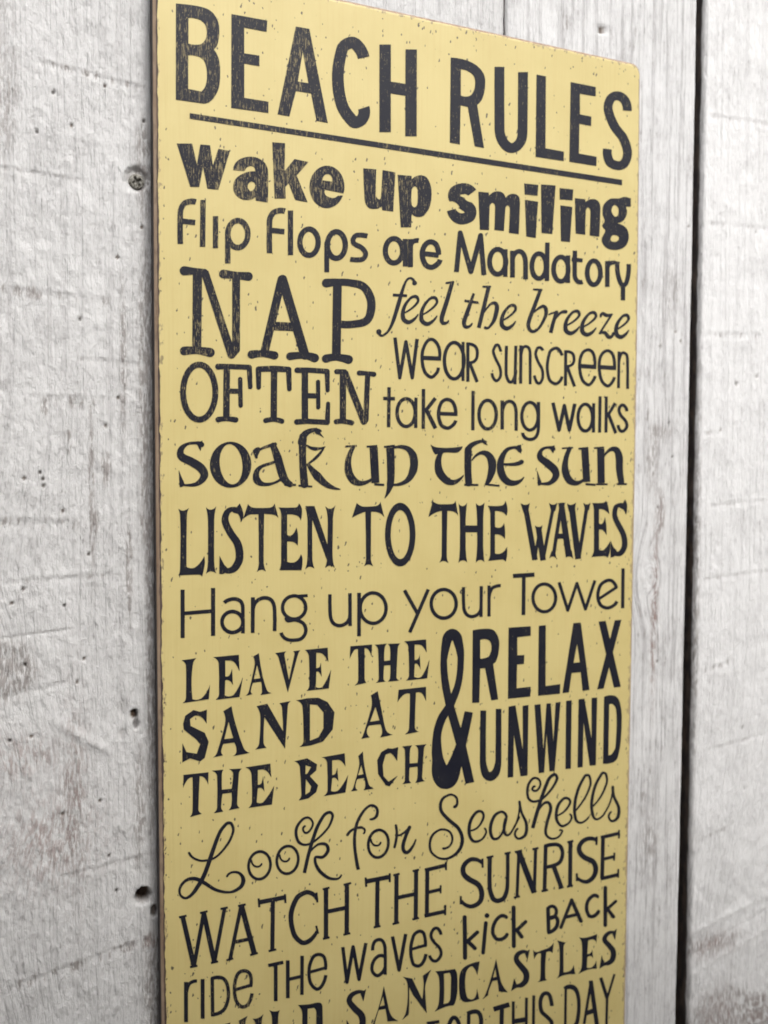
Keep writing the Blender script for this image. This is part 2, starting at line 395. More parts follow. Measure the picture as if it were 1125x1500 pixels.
F3 += [('knot', 452, -372, 60, 0.9), ('patch', 384, -330, 26, 10, 0.55, 0.5), ('patch', 390, -385, 26, 24, 0.9, 0.5), ('patch', 430, -392, 26, 18, 0.7, 0.4), ('cut', 362, -318, 440, -302, 2.2, -0.35), ('cut', 362, -334, 440, -312, 1.6, 0.3),
       ('cut', 362, -348, 440, -326, 2.4, -0.35), ('band', 366, 96, 420, 98, 2.6, 0.7), ('band', 362, 30, 378, 30, 1.4, 0.8), ('band', 364, -135, 400, -128, 2.6, 0.6), ('band', 366, -254, 400, -246, 2.2, 0.8), ('band', 364, 170, 430, 172, 1.8, 0.5), ('band', 370, -20, 430, -16, 1.8, 0.5), ('band', 366, -70, 440, -66, 1.8, 0.5), ('band', 364, 240, 430, 243, 2.0, 0.4), ('band', 368, -190, 430, -184, 1.8, 0.5), ('patch', 364, -60, 3, 200, 0.4)]
p3 = plank(362.6, 507.0, m_w3, 53, [(359, 445, 1.1)], [(-410, 335, 1.3)], 0.42, 0.20, F3, lean=7.0, rnd=2.8, label='rightmost plank with soft thick whitewash beyond the wide dark gap')
p4 = plank(-225.0, -81.0, m_w0, 71, [], [], 0.4, 0.3, [], rnd=2.0)

m_back = edge_wood('dark_weathered_backing', (0.025, 0.02, 0.016), (0.05, 0.04, 0.03))
bv = [(-0.23, 0.036, -0.63), (0.51, 0.036, -0.63), (0.51, 0.036, 0.43), (-0.23, 0.036, 0.43), (-0.23, 0.05, -0.63), (0.51, 0.05, -0.63), (0.51, 0.05, 0.43), (-0.23, 0.05, 0.43)]
mesh_obj('backing', [Vector(v) - WO for v in bv], [(0, 1, 2, 3), (7, 6, 5, 4), (0, 4, 5, 1), (1, 5, 6, 2), (2, 6, 7, 3), (3, 7, 4, 0)], m_back, wall, smooth=False)

# ---- the cross-head screw sunk in the left plank, half filled with paint
def screw(x, z, y, rad):
    M = Mat('painted_steel'); P = M.pos()
    c = M.mix(M.ramp(M.noise(P, 900, 3), 0.4, 0.62), (0.30, 0.29, 0.26), (0.10, 0.09, 0.07))
    M.put(M.b.inputs['Base Color'], c); M.b.inputs['Roughness'].default_value = 0.55; M.b.inputs['Metallic'].default_value = 0.3
    M.put(M.b.inputs['Normal'], M.bump(M.noise(P, 1200, 3), 0.5, 0.0004))
    V = []; F = []
    NR, NA = 14, 48
    for i in range(NR + 1):
        r = rad * i / NR
        for j in range(NA):
            a = 2 * math.pi * j / NA
            px, pz = r * math.cos(a), r * math.sin(a)
            dep = -0.0006 * math.sqrt(max(0, 1 - (r / rad) ** 2))
            u, v = px * math.cos(0.5) + pz * math.sin(0.5), -px * math.sin(0.5) + pz * math.cos(0.5)
            if (abs(u) < rad * 0.15 and abs(v) < rad * 0.6) or (abs(v) < rad * 0.15 and abs(u) < rad * 0.6): dep += 0.0016
            if i == NR: dep += 0.0014
            V.append((x + px, y + dep, z + pz))
    for i in range(NR):
        for j in range(NA):
            k = (j + 1) % NA
            F.append((i * NA + j, i * NA + k, (i + 1) * NA + k, (i + 1) * NA + j))
    return mesh_obj('screw', [Vector(v) - WO for v in V], F, M.m, p0)
s = screw(-0.0062, 0.1512, 0.0128, 0.0040)
s['label'] = 'cross-head screw sunk beside the sign, half covered in old paint'

# ---------------------------------------------------------------- unseen light blocker and ground, added to darken the lower wall:
# an added sloping panel behind the camera keeps low sky and sun off it
BLOCK_Y, BLOCK_TOP, BLOCK_SLOPE = -0.55, 0.31, -0.22
m_blocker = edge_wood('blocker_grey', (0.20, 0.18, 0.16), (0.13, 0.115, 0.10))
m_g = edge_wood('added_bare_ground', (0.12, 0.10, 0.08), (0.08, 0.065, 0.05))
fy0, fy1 = BLOCK_Y - 0.02, BLOCK_Y
fv = [(-3.0, fy0, -0.9), (3.6, fy0, -0.9), (3.6, fy1, -0.9), (-3.0, fy1, -0.9), (-3.0, fy0, BLOCK_TOP - 3.0 * BLOCK_SLOPE), (3.6, fy0, BLOCK_TOP + 3.6 * BLOCK_SLOPE), (3.6, fy1, BLOCK_TOP + 3.6 * BLOCK_SLOPE), (-3.0, fy1, BLOCK_TOP - 3.0 * BLOCK_SLOPE)]
o = mesh_obj('light_blocker', [Vector(v) for v in fv], [(3, 2, 1, 0), (4, 5, 6, 7), (0, 1, 5, 4), (1, 2, 6, 5), (2, 3, 7, 6), (3, 0, 4, 7)], m_blocker, None, smooth=False)
o['kind'] = 'structure'; o['label'] = 'unseen light blocker, added facing the whitewashed wall'; o['category'] = 'light blocker'
gv = [(-4, -4, -0.9), (4.6, -4, -0.9), (4.6, 0.06, -0.9), (-4, 0.06, -0.9)]  # unseen ground, added along with the blocker for the darker lower wall
o = mesh_obj('ground', [Vector(v) for v in gv], [(0, 1, 2, 3)], m_g, None, smooth=False)
o['kind'] = 'structure'; o['label'] = 'unseen bare ground, added below the wall with the light blocker'; o['category'] = 'ground'

# ---------------------------------------------------------------- the sign board
BX0, BX1, BZ0, BZ1, BR = 0.8, 300.9, -470.0, 257.6, 6.0
sign = empty('slogan_sign', (0.151, 0.0, BZ0 / 1000))
sign['label'] = 'tall yellow distressed board printed with black beach rules, hung on the planks'
sign['category'] = 'sign'
SO = Vector(sign.location)

def outline(inset, y, wob=0.0, seed=0, bowed=True):
    """the edge of the board, one point every 2.5 mm, corners rounded, sides very slightly out of true"""
    x0, x1, z0, z1 = BX0 + inset, BX1 - inset, BZ0 + inset, BZ1 - inset
    r = max(BR - inset, 2.0); P = []
    def line(a, b, nrm):
        L = math.hypot(b[0] - a[0], b[1] - a[1]); k = max(1, int(L / 2.5))
        for i in range(k): P.append((a[0] + (b[0] - a[0]) * i / k, a[1] + (b[1] - a[1]) * i / k, *nrm))
    def arc(cx, cz, a0):
        for i in range(6):
            a = R(a0 + 15 * i); P.append((cx + r * math.cos(a), cz + r * math.sin(a), math.cos(a), math.sin(a)))
    line((x0 + r, z0), (x1 - r, z0), (0, -1)); arc(x1 - r, z0 + r, -90)
    line((x1, z0 + r), (x1, z1 - r), (1, 0)); arc(x1 - r, z1 - r, 0)
    line((x1 - r, z1), (x0 + r, z1), (0, 1)); arc(x0 + r, z1 - r, 90)
    line((x0, z1 - r), (x0, z0 + r), (-1, 0)); arc(x0 + r, z0 + r, 180)
    A = np.array(P)
    nz = (fbm(A[:, 1] / 9.0 + A[:, 0] / 9.0, A[:, 0] * 0.05, seed) - 0.5) * wob
    nz2 = (fbm(A[:, 1] / 2.7 + A[:, 0] / 2.7, A[:, 0] * 0.05, seed + 5, 3) - 0.5) * wob
    x = A[:, 0] + A[:, 2] * (nz + nz2); z = A[:, 1] + A[:, 3] * (nz + nz2)
    # long sides are not perfectly straight
    t = (z - 0) / 260.0
    x = x - (A[:, 0] < 150) * 0.9 * (1 - np.clip(t, -1.2, 1.2) ** 2) * 0.6 + (A[:, 0] > 150) * (-2.0 * np.clip(t, 0, 1) ** 2)
    return [(a / 1000, y, b / 1000) for a, b in zip(x, z)]

rings = [outline(0.4, 0.0116), outline(0.0, 0.0100), outline(0.0, 0.0013, 0.10, 3), outline(1.45, 0.0002, 0.5, 7), outline(2.3, 0.0, 1.1, 9)]
nv = len(rings[0]); V = [v for r_ in rings for v in r_]; F = []; mi = []
for i in range(len(rings) - 1):
    for j in range(nv):
        k = (j + 1) % nv
        F.append((i * nv + j, i * nv + k, (i + 1) * nv + k, (i + 1) * nv + j)); mi.append((0, 0, 1, 2 if rings[4][j][0] < 0.01 else 3)[i])
F.append(tuple(range((len(rings) - 1) * nv, len(rings) * nv))); mi.append(3)
F.append(tuple(range(nv - 1, -1, -1))); mi.append(0)
board = mesh_obj('board', [Vector(v) - SO for v in V], F, [m_side, m_bevel, m_primer, m_yellow], sign, smooth=False)
for p_, a in zip(board.data.polygons, mi): p_.material_index = a

# ---------------------------------------------------------------- the lettering
# Every letter is a thin film of paint on the board: outlines in twentieths of a millimetre on the
# board's own face (x from its left edge, z up), first point absolute, the rest relative; '/' starts
# the next outline of the same letter (a second piece, or a counter).
SLOGANS = [
('BEACH RULES', [
'240,4749 -8,-942 4,-1 280,4 11,3 17,7 23,12 22,19 17,18 21,31 17,30 16,36 10,31 7,40 6,55 1,69 -1,41 -5,43 -9,39 -12,31 -16,27 -21,26 20,23 12,21 8,20 10,48 6,42 1,49 -2,38 -8,37 -7,17 -13,25 -16,21 -13,14 -13,11 -17,10 -19,9 -19,6 -42,6 -61,1 -96,-5/364,4631 3,2 19,5 30,4 25,-1 25,-3 25,-7 19,-10 16,-13 10,-14 7,-21 5,-28 0,-36 -5,-30 -7,-23 -13,-24 -17,-21 -17,-14 -8,-4 -17,-6 -36,-8 -38,-3 -28,3/377,4268 29,4 27,0 28,-2 22,-5 16,-8 17,-14 8,-11 10,-23 9,-37 5,-48 0,-46 -4,-39 -8,-36 -10,-27 -17,-27 -20,-23 -132,6 2,330 3,2',
'804,4755 -1,-4 -6,-939 391,9 3,1 1,114 -257,-1 -1,4 1,340 1,3 3,0 157,2 0,3 0,104 -159,-6 -2,1 1,257 2,2 3,0 232,2 1,4 7,110 -2,1',
'1492,4760 -2,-3 -199,-935 129,-1 72,273 164,4 3,0 1,-2 62,-274 5,-2 120,-3 1,4 -207,941 -3,2/1567,4514 1,3 3,-13 59,-302 0,-3 -2,-1 -112,-1 -3,2',
'2113,4771 -29,-10 -22,-11 -25,-14 -28,-22 -16,-14 -20,-24 -13,-19 -9,-19 -12,-43 -18,-72 -10,-50 -7,-50 -7,-79 0,-52 2,-51 4,-51 7,-48 17,-78 15,-46 8,-22 10,-21 20,-32 25,-34 26,-28 30,-29 34,-28 17,-10 22,-6 22,-1 23,3 19,6 19,8 32,18 29,23 13,14 13,17 18,32 10,25 4,15 4,36 -1,23 -2,17 -8,25 -4,0 -125,-57 -1,-1 4,-14 0,-11 -4,-21 -8,-16 -9,-9 -7,-2 -48,45 -21,25 -16,24 -9,16 -11,24 -13,45 -15,64 -8,68 -4,66 0,49 6,64 11,69 15,69 13,48 7,10 12,10 25,15 10,-3 13,-9 24,-24 17,-26 13,-36 131,50 1,3 -14,41 -19,35 -23,30 -31,29 -30,20 -16,7 -19,5 -19,4 -16,0',
'2449,4749 -2,-4 4,-936 2,-1 131,19 4,2 -3,414 4,3 172,3 2,-440 4,-1 134,19 2,2 -4,948 -135,-23 -4,-2 1,-371 -1,-3 -3,0 -169,-4 -3,2 -2,397',
'3326,4764 -3,-4 -3,-943 123,-3 3,0 2,3 5,432 0,3 3,2 88,-3 3,-2 94,-427 4,-1 118,-4 -95,472 1,3 17,15 17,18 21,28 16,34 15,45 11,54 5,75 -1,25 -2,21 -10,29 -11,20 -14,19 -15,16 -18,15 -26,17 -21,12 -50,18 -57,12 -70,7 -74,0/3452,4655 4,2 14,1 39,0 26,-4 31,-10 24,-11 19,-13 13,-13 10,-20 7,-29 1,-34 -5,-37 -8,-32 -14,-30 -17,-25 -21,-19 -21,-11 -25,-7 -28,-4 -28,2 -18,4',
'3894,4760 -2,-2 0,-3 1,-229 7,-468 4,-40 8,-40 16,-41 21,-35 29,-33 33,-28 16,-9 25,-12 22,-6 15,-2 33,-1 19,2 22,5 33,14 34,20 29,24 22,23 21,28 16,27 12,31 8,32 5,39 1,41 0,339 -3,336 -1,3 -130,-22 -2,-3 3,-445 0,-227 -2,-41 -8,-39 -7,-17 -8,-14 -14,-16 -18,-16 -15,-8 -11,-3 -15,5 -17,10 -15,13 -17,20 -10,16 -10,22 -7,21 -4,24 -7,315 -4,410',
'4463,4767 -3,-4 2,-949 4,-3 389,4 2,4 0,107 -260,5 -7,838',
'4941,4761 -3,-941 4,-2 386,0 4,2 2,108 -4,2 -252,4 -4,2 0,351 2,2 4,0 163,-2 2,3 1,107 -5,2 -161,2 -5,242 2,2 227,5 2,1 -2,108 -6,2',
'5603,4759 -40,-13 -35,-19 -22,-15 -15,-14 -24,-27 -22,-39 -14,-42 -6,-33 1,-43 12,-44 21,-49 26,-48 30,-46 20,-28 23,-25 94,-79 13,-15 22,-33 23,-47 12,-35 6,-36 -3,-34 -10,-28 -17,-32 -7,-5 -12,-6 -25,-4 -25,1 -24,4 -17,7 -8,7 -13,22 -8,25 -4,29 2,30 -4,3 -127,-4 -3,-30 0,-30 9,-45 14,-37 19,-31 24,-23 28,-16 45,-14 29,-5 28,-2 29,0 21,2 20,4 29,8 37,17 32,21 13,13 11,14 26,44 17,45 9,45 -1,43 -8,36 -15,45 -21,44 -27,43 -18,24 -16,17 -80,65 -18,17 -27,36 -34,53 -21,41 -17,44 -4,25 3,27 10,28 12,22 21,15 12,5 12,2 17,-1 20,-7 15,-9 12,-11 10,-15 8,-19 5,-22 0,-23 2,-3 129,12 2,1 1,4 0,33 -8,42 -17,37 -24,33 -30,25 -41,20 -41,10 -42,2',
]),
('RULE', [
'371,3694 -1,-55 5344,-4 4,0 2,3 0,61 -4,2',
]),
('wake up smiling', [
'239,3373 133,-413 1,-1 87,10 2,2 41,203 43,-212 113,3 122,406 0,3 -120,5 -57,-174 -28,195 -2,2 -95,-5 -3,-2 -35,-195 -2,0 -46,194',
'979,3343 -31,-9 -35,-14 -29,-16 -24,-19 -19,-22 -16,-27 -8,-26 -3,-26 119,6 3,2 6,15 8,12 15,15 18,11 14,5 8,1 15,-2 9,-3 12,-10 5,-8 2,-8 0,-11 -2,-9 -29,-2 -23,-5 -21,-6 -23,-9 -32,-16 -23,-14 -23,-17 -18,-17 -13,-15 -11,-18 -7,-15 -6,-20 -3,-26 0,-22 3,-19 6,-16 14,-23 20,-19 25,-15 26,-9 18,-2 23,0 23,2 18,4 14,5 15,7 14,10 15,13 3,-5 4,-30 125,-4 2,2 1,3 4,110 1,173 -4,50 -5,19 -6,16 -12,22 -15,15 -21,15 -26,13 -23,7 -30,5 -29,0/1000,3088 11,3 8,0 15,-5 9,-9 3,-6 3,-16 -4,-18 -12,-21 -15,-16 -8,-5 -8,-3 -6,0 -6,2 -13,13 -9,15 -2,17 3,14 9,15 11,13',
'1233,3526 24,-577 2,-2 3,0 113,14 3,2 -4,117 1,2 37,42 72,-166 134,-8 3,1 -121,264 1,3 130,157 -156,10 -105,-135 -3,2 0,3 5,279 -2,2',
'1834,3363 -25,-5 -28,-12 -31,-18 -27,-23 -24,-26 -20,-28 -15,-31 -12,-33 -7,-36 -3,-37 3,-35 7,-33 11,-28 16,-30 22,-26 22,-18 25,-15 31,-12 31,-5 31,1 31,6 31,13 29,16 25,20 25,27 20,28 18,35 3,9 -22,1 -29,-6 -12,-7 -22,-17 -16,-7 -22,-3 -31,3 -16,4 -15,6 -10,6 -9,10 -3,8 -3,14 1,15 5,13 213,-14 8,34 2,36 -3,37 -7,32 -11,30 -18,30 -22,26 -22,18 -25,14 -31,11 -32,5/1836,3274 14,2 15,-1 16,-7 6,-5 9,-14 4,-14 1,-17 -4,-16 -106,1 -2,1 1,14 2,9 8,18 16,17 9,6',
'2261,3391 6,-167 12,-170 4,-20 4,-14 7,-15 9,-13 14,-14 16,-8 23,-5 26,0 29,4 26,7 24,13 19,15 3,-1 5,-35 2,-3 129,-1 2,1 0,3 24,425 -1,3 -150,6 -3,-2 -17,-284 -4,-20 -6,-11 -7,-7 -7,-1 -14,4 -13,11 -10,13 -3,12 0,119 4,163',
'2674,3374 40,-572 3,-1 121,13 2,1 1,3 6,146 11,-8 17,-9 27,-8 17,-1 17,1 20,4 17,5 24,13 15,16 30,36 23,38 9,24 7,25 8,41 3,31 2,42 -1,31 -4,33 -6,23 -16,41 -12,20 -12,16 -12,11 -8,5 -16,7 -13,3 -21,2 -17,-1 -20,-4 -17,-5 -20,-9 -20,-11 -15,-11 -19,-17 -1,2 -1,30 -2,2/2876,3270 10,3 10,-1 10,-7 8,-12 5,-17 3,-72 -2,-67 -5,-22 -7,-15 -7,-9 -14,-10 -10,-2 -10,3 -7,5 -8,9 -5,8 -4,33 -2,51 2,48 3,34 3,9 10,16 7,8',
'3481,3382 -42,-11 -42,-17 -31,-19 -28,-23 -17,-21 -9,-17 -5,-12 -5,-26 1,-27 8,-30 10,-20 46,4 4,-3 10,1 4,-2 3,0 11,-5 4,0 7,-5 3,0 20,-14 0,-3 7,-6 0,-3 7,-5 0,-6 3,-3 -1,-7 -11,-4 -1,-3 19,-5 36,-16 18,-11 10,-8 -3,-3 -11,-4 -21,-6 -18,-2 -14,2 -12,4 -16,9 -15,12 -10,16 -4,0 -103,-38 -1,-3 10,-30 16,-26 20,-22 32,-25 31,-15 21,-5 36,-4 32,2 35,7 32,10 43,19 24,17 18,18 11,16 7,14 8,22 4,35 -4,31 -8,21 -17,23 -22,19 -16,11 -15,-1 -4,3 -10,-1 -11,5 -7,-1 -7,5 -4,0 -7,5 -4,0 -19,15 -2,2 5,7 -62,14 -3,2 -4,7 14,8 18,7 39,8 21,-3 21,-10 100,77 -1,4 -14,13 -22,16 -21,10 -27,9 -19,4 -25,2 -22,-1',
'3936,3345 -29,-8 -25,-13 -25,-18 -18,-19 -3,5 -3,24 -2,2 -138,-6 26,-431 121,7 1,157 4,113 4,16 11,17 16,12 11,3 7,-1 6,-3 9,-8 5,-9 4,-19 -1,-113 -5,-155 122,1 3,0 3,3 7,131 10,134 3,10 11,15 11,8 7,0 11,-5 10,-10 4,-9 3,-15 -3,-140 -7,-137 132,-2 2,3 6,112 7,249 -3,38 -4,16 -7,15 -13,14 -21,10 -26,5 -30,-2 -22,-5 -26,-12 -22,-16 -22,-23 -2,0 -6,19 -8,11 -7,9 -14,11 -19,7 -18,4 -26,0',
'4309,3482 9,-128 174,6 3,4 9,123 -2,1/4323,3294 -2,-2 25,-426 131,-5 26,427 -2,3',
'4542,3499 15,-568 5,-2 147,4 38,578 -5,1',
'4805,3489 2,-134 180,9 4,4 9,125 -3,2/4820,3285 -1,-2 14,-422 128,0 2,4 28,421',
'5026,3395 18,-418 2,-4 132,-1 4,0 2,3 -1,158 4,125 5,21 8,12 11,11 12,3 12,-3 9,-8 6,-9 5,-19 0,-129 -5,-166 4,-1 134,-1 3,4 7,137 5,202 -2,20 -6,26 -7,16 -11,15 -13,12 -18,8 -20,6 -20,2 -32,-3 -32,-9 -31,-16 -29,-22 -3,2 -3,29 -3,2',
'5742,3494 -12,-4 -34,-15 -19,-7 -25,-4 -78,-7 -21,-6 -16,-7 -34,-22 -26,-23 -25,-32 -13,-28 -5,-38 3,-56 5,-16 22,-38 5,-19 -2,-6 -5,-11 -26,-33 -3,-7 0,-10 2,-6 7,-8 31,-25 5,-9 1,-7 -2,-10 -8,-17 -29,-47 -9,-20 -3,-21 3,-16 7,-16 10,-16 14,-15 17,-14 17,-10 21,-8 20,-6 25,-4 45,-1 50,5 45,11 44,18 29,20 26,26 20,32 13,35 4,31 -3,37 -12,35 -7,13 -11,14 -22,20 -33,17 -41,12 -43,5 1,4 37,12 37,21 23,21 21,31 12,30 6,34 -2,20 -4,16 -13,29 74,10 2,2 -2,97 -3,3 -12,2 -38,5 -33,0/5608,3378 21,2 9,-2 13,-8 16,-19 8,-26 0,-33 -8,-28 -6,-9 -13,-9 -12,-6 -8,-2 -13,1 -21,17 -17,22 -10,25 1,20 9,25 11,18 10,7/5601,3010 23,4 25,-1 17,-5 15,-10 7,-13 -2,-14 -8,-14 -15,-13 -12,-7 -12,-4 -25,-4 -33,2 -9,3 -6,5 -6,10 -1,9 9,25 11,15 8,6',
]),
('flip flops are Mandatory', [
'376,2843 -25,-7 -28,-11 -18,-10 -12,-9 -14,-15 -14,-22 -10,-20 -8,-23 -5,-27 -3,-88 -1,-158 1,-77 1,-4 53,7 2,3 -1,156 1,38 1,3 117,1 4,1 5,53 -125,-1 -1,3 1,61 2,14 9,25 15,25 5,6 9,5 30,12 25,5 25,-2 3,3 16,51 -8,2 -19,2 -17,0',
'475,2840 -2,-2 -7,-469 0,-2 3,0 51,5 1,3 7,470 -3,1',
'601,2691 -2,-323 3,-2 51,6 1,1 2,323 -4,1',
'853,2702 -20,-5 -20,-10 -26,-19 -14,-15 -16,-20 -12,-24 -10,-26 -6,-23 -3,-28 -1,-307 3,-3 51,5 3,3 1,160 26,-15 26,-6 20,-1 20,2 26,10 23,14 16,14 16,18 16,24 11,24 7,23 5,26 2,23 -2,31 -4,24 -7,19 -12,26 -13,17 -15,15 -21,14 -21,8 -20,3/847,2642 12,4 11,0 9,-1 11,-5 12,-7 9,-9 8,-10 8,-16 6,-17 4,-19 1,-20 -2,-19 -3,-18 -5,-14 -8,-18 -9,-15 -13,-14 -17,-12 -14,-5 -18,-1 -11,2 -12,6 -11,9 -9,10 -8,14 -7,16 -4,16 -3,19 0,20 3,17 5,20 7,17 8,15 9,12 11,11 9,7',
'1315,2858 -27,-7 -30,-12 -19,-10 -14,-10 -14,-15 -15,-23 -11,-21 -9,-23 -5,-29 -2,-91 -1,-165 2,-79 1,-4 57,6 2,3 -2,163 1,40 1,3 127,0 4,2 5,55 -135,-1 -2,3 2,63 2,14 9,27 16,26 6,6 9,5 33,13 27,5 27,-2 3,3 17,53 -8,2 -21,2 -18,0',
'1402,2838 -1,-465 0,-3 58,6 1,3 0,465 -4,1',
'1628,2696 -21,-7 -25,-13 -15,-11 -14,-15 -17,-22 -13,-24 -9,-27 -5,-21 -3,-23 -1,-29 4,-26 5,-22 8,-19 12,-22 16,-19 17,-15 21,-11 22,-6 24,-2 22,4 27,10 16,11 16,13 19,22 14,22 11,27 7,21 4,24 2,29 -2,26 -4,23 -7,20 -12,24 -14,20 -15,15 -15,10 -22,10 -25,5/1626,2637 12,3 15,-1 12,-4 13,-9 15,-19 7,-14 7,-20 3,-17 1,-20 -1,-17 -3,-18 -5,-18 -8,-18 -8,-13 -11,-13 -10,-8 -9,-6 -12,-4 -16,-1 -12,3 -12,7 -9,8 -16,21 -7,17 -5,20 -2,17 0,20 2,18 5,17 6,18 8,16 12,15 15,14',
'1940,2701 -22,-7 -22,-11 -19,-14 -16,-18 -15,-22 -11,-21 -9,-24 -7,-27 -8,-16 0,-312 1,-2 50,4 3,1 2,2 0,149 1,3 10,-8 19,-11 25,-7 22,-2 19,3 28,10 26,17 15,13 15,20 15,24 9,22 7,24 5,27 1,24 -1,29 -5,23 -7,23 -12,25 -12,17 -15,16 -22,15 -19,8 -22,4/1938,2642 15,3 13,-2 12,-6 16,-14 9,-13 9,-16 5,-18 4,-20 1,-17 -2,-24 -7,-33 -8,-18 -9,-16 -11,-13 -12,-10 -17,-7 -15,-1 -13,3 -10,6 -12,11 -15,22 -7,16 -5,20 -2,18 0,20 3,21 4,18 7,18 8,16 10,14 11,11',
'2206,2690 -23,-4 -19,-9 -15,-11 -14,-15 -13,-21 -7,-20 -2,-18 3,-15 4,-11 7,-11 12,-11 25,-14 52,-17 23,-15 14,-14 8,-11 3,-9 -1,-9 -5,-9 -10,-13 -9,-5 -10,-3 -48,-6 -32,-1 -32,1 -3,-1 -9,-48 0,-3 2,-1 42,-1 45,2 42,5 22,7 18,9 18,17 15,19 10,22 3,21 -1,15 -8,20 -16,22 -21,19 -23,15 -18,8 -42,13 -15,7 -5,6 -2,9 2,9 7,12 9,10 7,3 26,4 26,2 58,-3 14,52 -21,3 -32,1 -32,-1',
'2621,2696 -19,-5 -20,-9 -23,-16 -17,-17 -13,-17 -16,-28 -8,-22 -6,-24 -3,-25 0,-24 4,-28 5,-19 10,-23 12,-20 13,-13 20,-17 20,-11 20,-6 26,-2 27,4 20,7 20,11 23,19 16,18 8,12 2,-5 1,-66 61,5 -5,306 -57,-6 -4,-2 0,-24 -23,24 -24,14 -20,8 -20,3/2627,2639 15,1 16,-5 11,-7 11,-10 15,-23 6,-18 4,-17 1,-18 -1,-19 -3,-18 -6,-19 -14,-25 -11,-13 -12,-10 -10,-5 -16,-5 -14,1 -10,3 -17,11 -11,11 -9,15 -6,14 -5,18 -2,17 0,19 2,18 5,18 13,29 10,13 10,10 13,9',
'2891,2698 -27,-11 -60,-7 2,-306 0,-3 3,-2 54,5 4,3 -1,234 9,19 13,12 21,8 20,1 2,3 11,46 -1,3 -19,1',
'3075,2706 -24,-8 -24,-13 -21,-17 -23,-27 -16,-29 -12,-34 -5,-31 -1,-31 6,-36 9,-30 15,-29 19,-26 19,-13 23,-11 31,-7 28,0 24,5 24,11 21,13 28,23 17,16 10,14 10,20 6,19 -62,8 -2,-2 -9,-19 -9,-12 -35,-27 -20,-10 -17,-1 -18,4 -14,8 -11,11 -9,15 -9,20 -8,27 3,3 162,-2 3,1 1,1 4,32 32,6 -2,33 -7,34 -12,30 -17,28 -20,17 -25,11 -21,5 -14,2/3081,2648 12,1 14,-2 14,-6 8,-7 9,-15 7,-17 7,-24 2,-12 -2,-1 -130,1 -4,2 10,29 14,23 10,11 10,8',
'3456,2843 -11,-4 -7,-7 -4,-6 -3,-10 -45,-448 60,0 3,3 30,290 3,-6 93,-277 8,-11 13,-6 7,-1 11,1 14,8 9,12 75,258 3,4 31,-281 1,-2 4,0 58,9 2,2 0,3 -49,445 -4,12 -5,6 -8,4 -7,2 -11,0 -10,-3 -8,-5 -6,-6 -4,-7 -94,-325 -112,332 -6,8 -9,6 -12,2',
'3949,2706 -22,-5 -18,-9 -26,-17 -21,-23 -14,-19 -12,-23 -8,-23 -6,-25 -3,-29 0,-25 3,-25 7,-25 9,-21 15,-24 19,-21 14,-11 19,-11 22,-7 30,-2 26,3 25,10 26,16 2,-3 0,-19 2,-2 55,5 3,3 -1,108 8,39 1,25 -2,29 -9,37 -1,80 -54,-5 -15,9 -23,8 -22,4/3943,2646 14,4 11,0 18,-5 12,-8 11,-11 10,-14 7,-16 7,-24 1,-64 -7,-26 -9,-19 -18,-24 -18,-14 -15,-5 -15,-1 -14,4 -17,12 -11,11 -9,15 -8,19 -5,18 -3,19 0,22 2,19 11,36 8,16 11,15 11,11',
'4236,2709 -22,-8 -30,-17 -52,-5 -5,-3 4,-309 5,-2 56,5 4,2 -2,214 9,27 15,24 15,13 11,5 8,1 15,-3 15,-11 13,-21 9,-28 3,-19 3,-73 0,-138 2,-3 61,3 2,5 1,68 -3,128 -4,38 -9,35 -19,33 -15,16 -14,11 -20,9 -15,4 -19,2',
'4614,2822 -3,-3 -1,-136 -1,-1 -20,14 -18,9 -28,6 -27,-2 -23,-7 -19,-10 -22,-18 -16,-17 -13,-21 -12,-27 -7,-20 -5,-26 -3,-29 0,-23 4,-25 7,-29 8,-22 10,-18 16,-21 17,-15 14,-9 27,-10 23,-3 26,3 23,9 23,14 15,14 2,-2 0,-29 3,-2 54,4 4,1 2,2 0,452 -6,2/4515,2651 10,3 15,-1 17,-11 11,-12 16,-28 6,-19 5,-41 -3,-43 -6,-20 -8,-20 -15,-23 -12,-11 -11,-7 -12,-3 -14,3 -10,6 -10,9 -9,12 -9,15 -7,19 -5,19 -2,22 1,39 11,40 7,17 10,14 11,12',
'4819,2697 -15,-4 -20,-10 -24,-18 -16,-18 -13,-17 -14,-27 -8,-24 -6,-26 -2,-27 0,-22 4,-29 7,-26 9,-22 14,-23 14,-17 14,-12 23,-14 24,-7 27,-3 23,3 24,9 23,13 4,-9 60,4 2,2 0,3 0,102 6,33 1,27 -2,26 -6,29 -1,108 -2,2 -59,-5 -3,-3 -1,-10 -24,11 -23,4 -28,0/4829,2642 15,2 8,-1 12,-6 10,-7 9,-9 10,-15 8,-16 7,-26 0,-68 -6,-24 -7,-17 -11,-17 -17,-19 -11,-7 -16,-4 -16,3 -12,6 -12,10 -9,13 -16,31 -7,38 2,43 10,37 9,17 10,14 18,16',
'5006,2762 -2,-79 -1,-2 -8,-1 -2,-2 -4,-43 3,-3 8,1 4,-3 3,-168 6,-29 11,-20 14,-17 18,-15 12,-7 20,-6 20,-3 28,1 20,5 11,6 -20,44 -4,3 -20,-5 -20,3 -8,5 -10,9 -10,19 -3,16 -3,145 0,13 3,5 75,1 3,5 4,40 -3,2 -82,0 0,86 -59,-4',
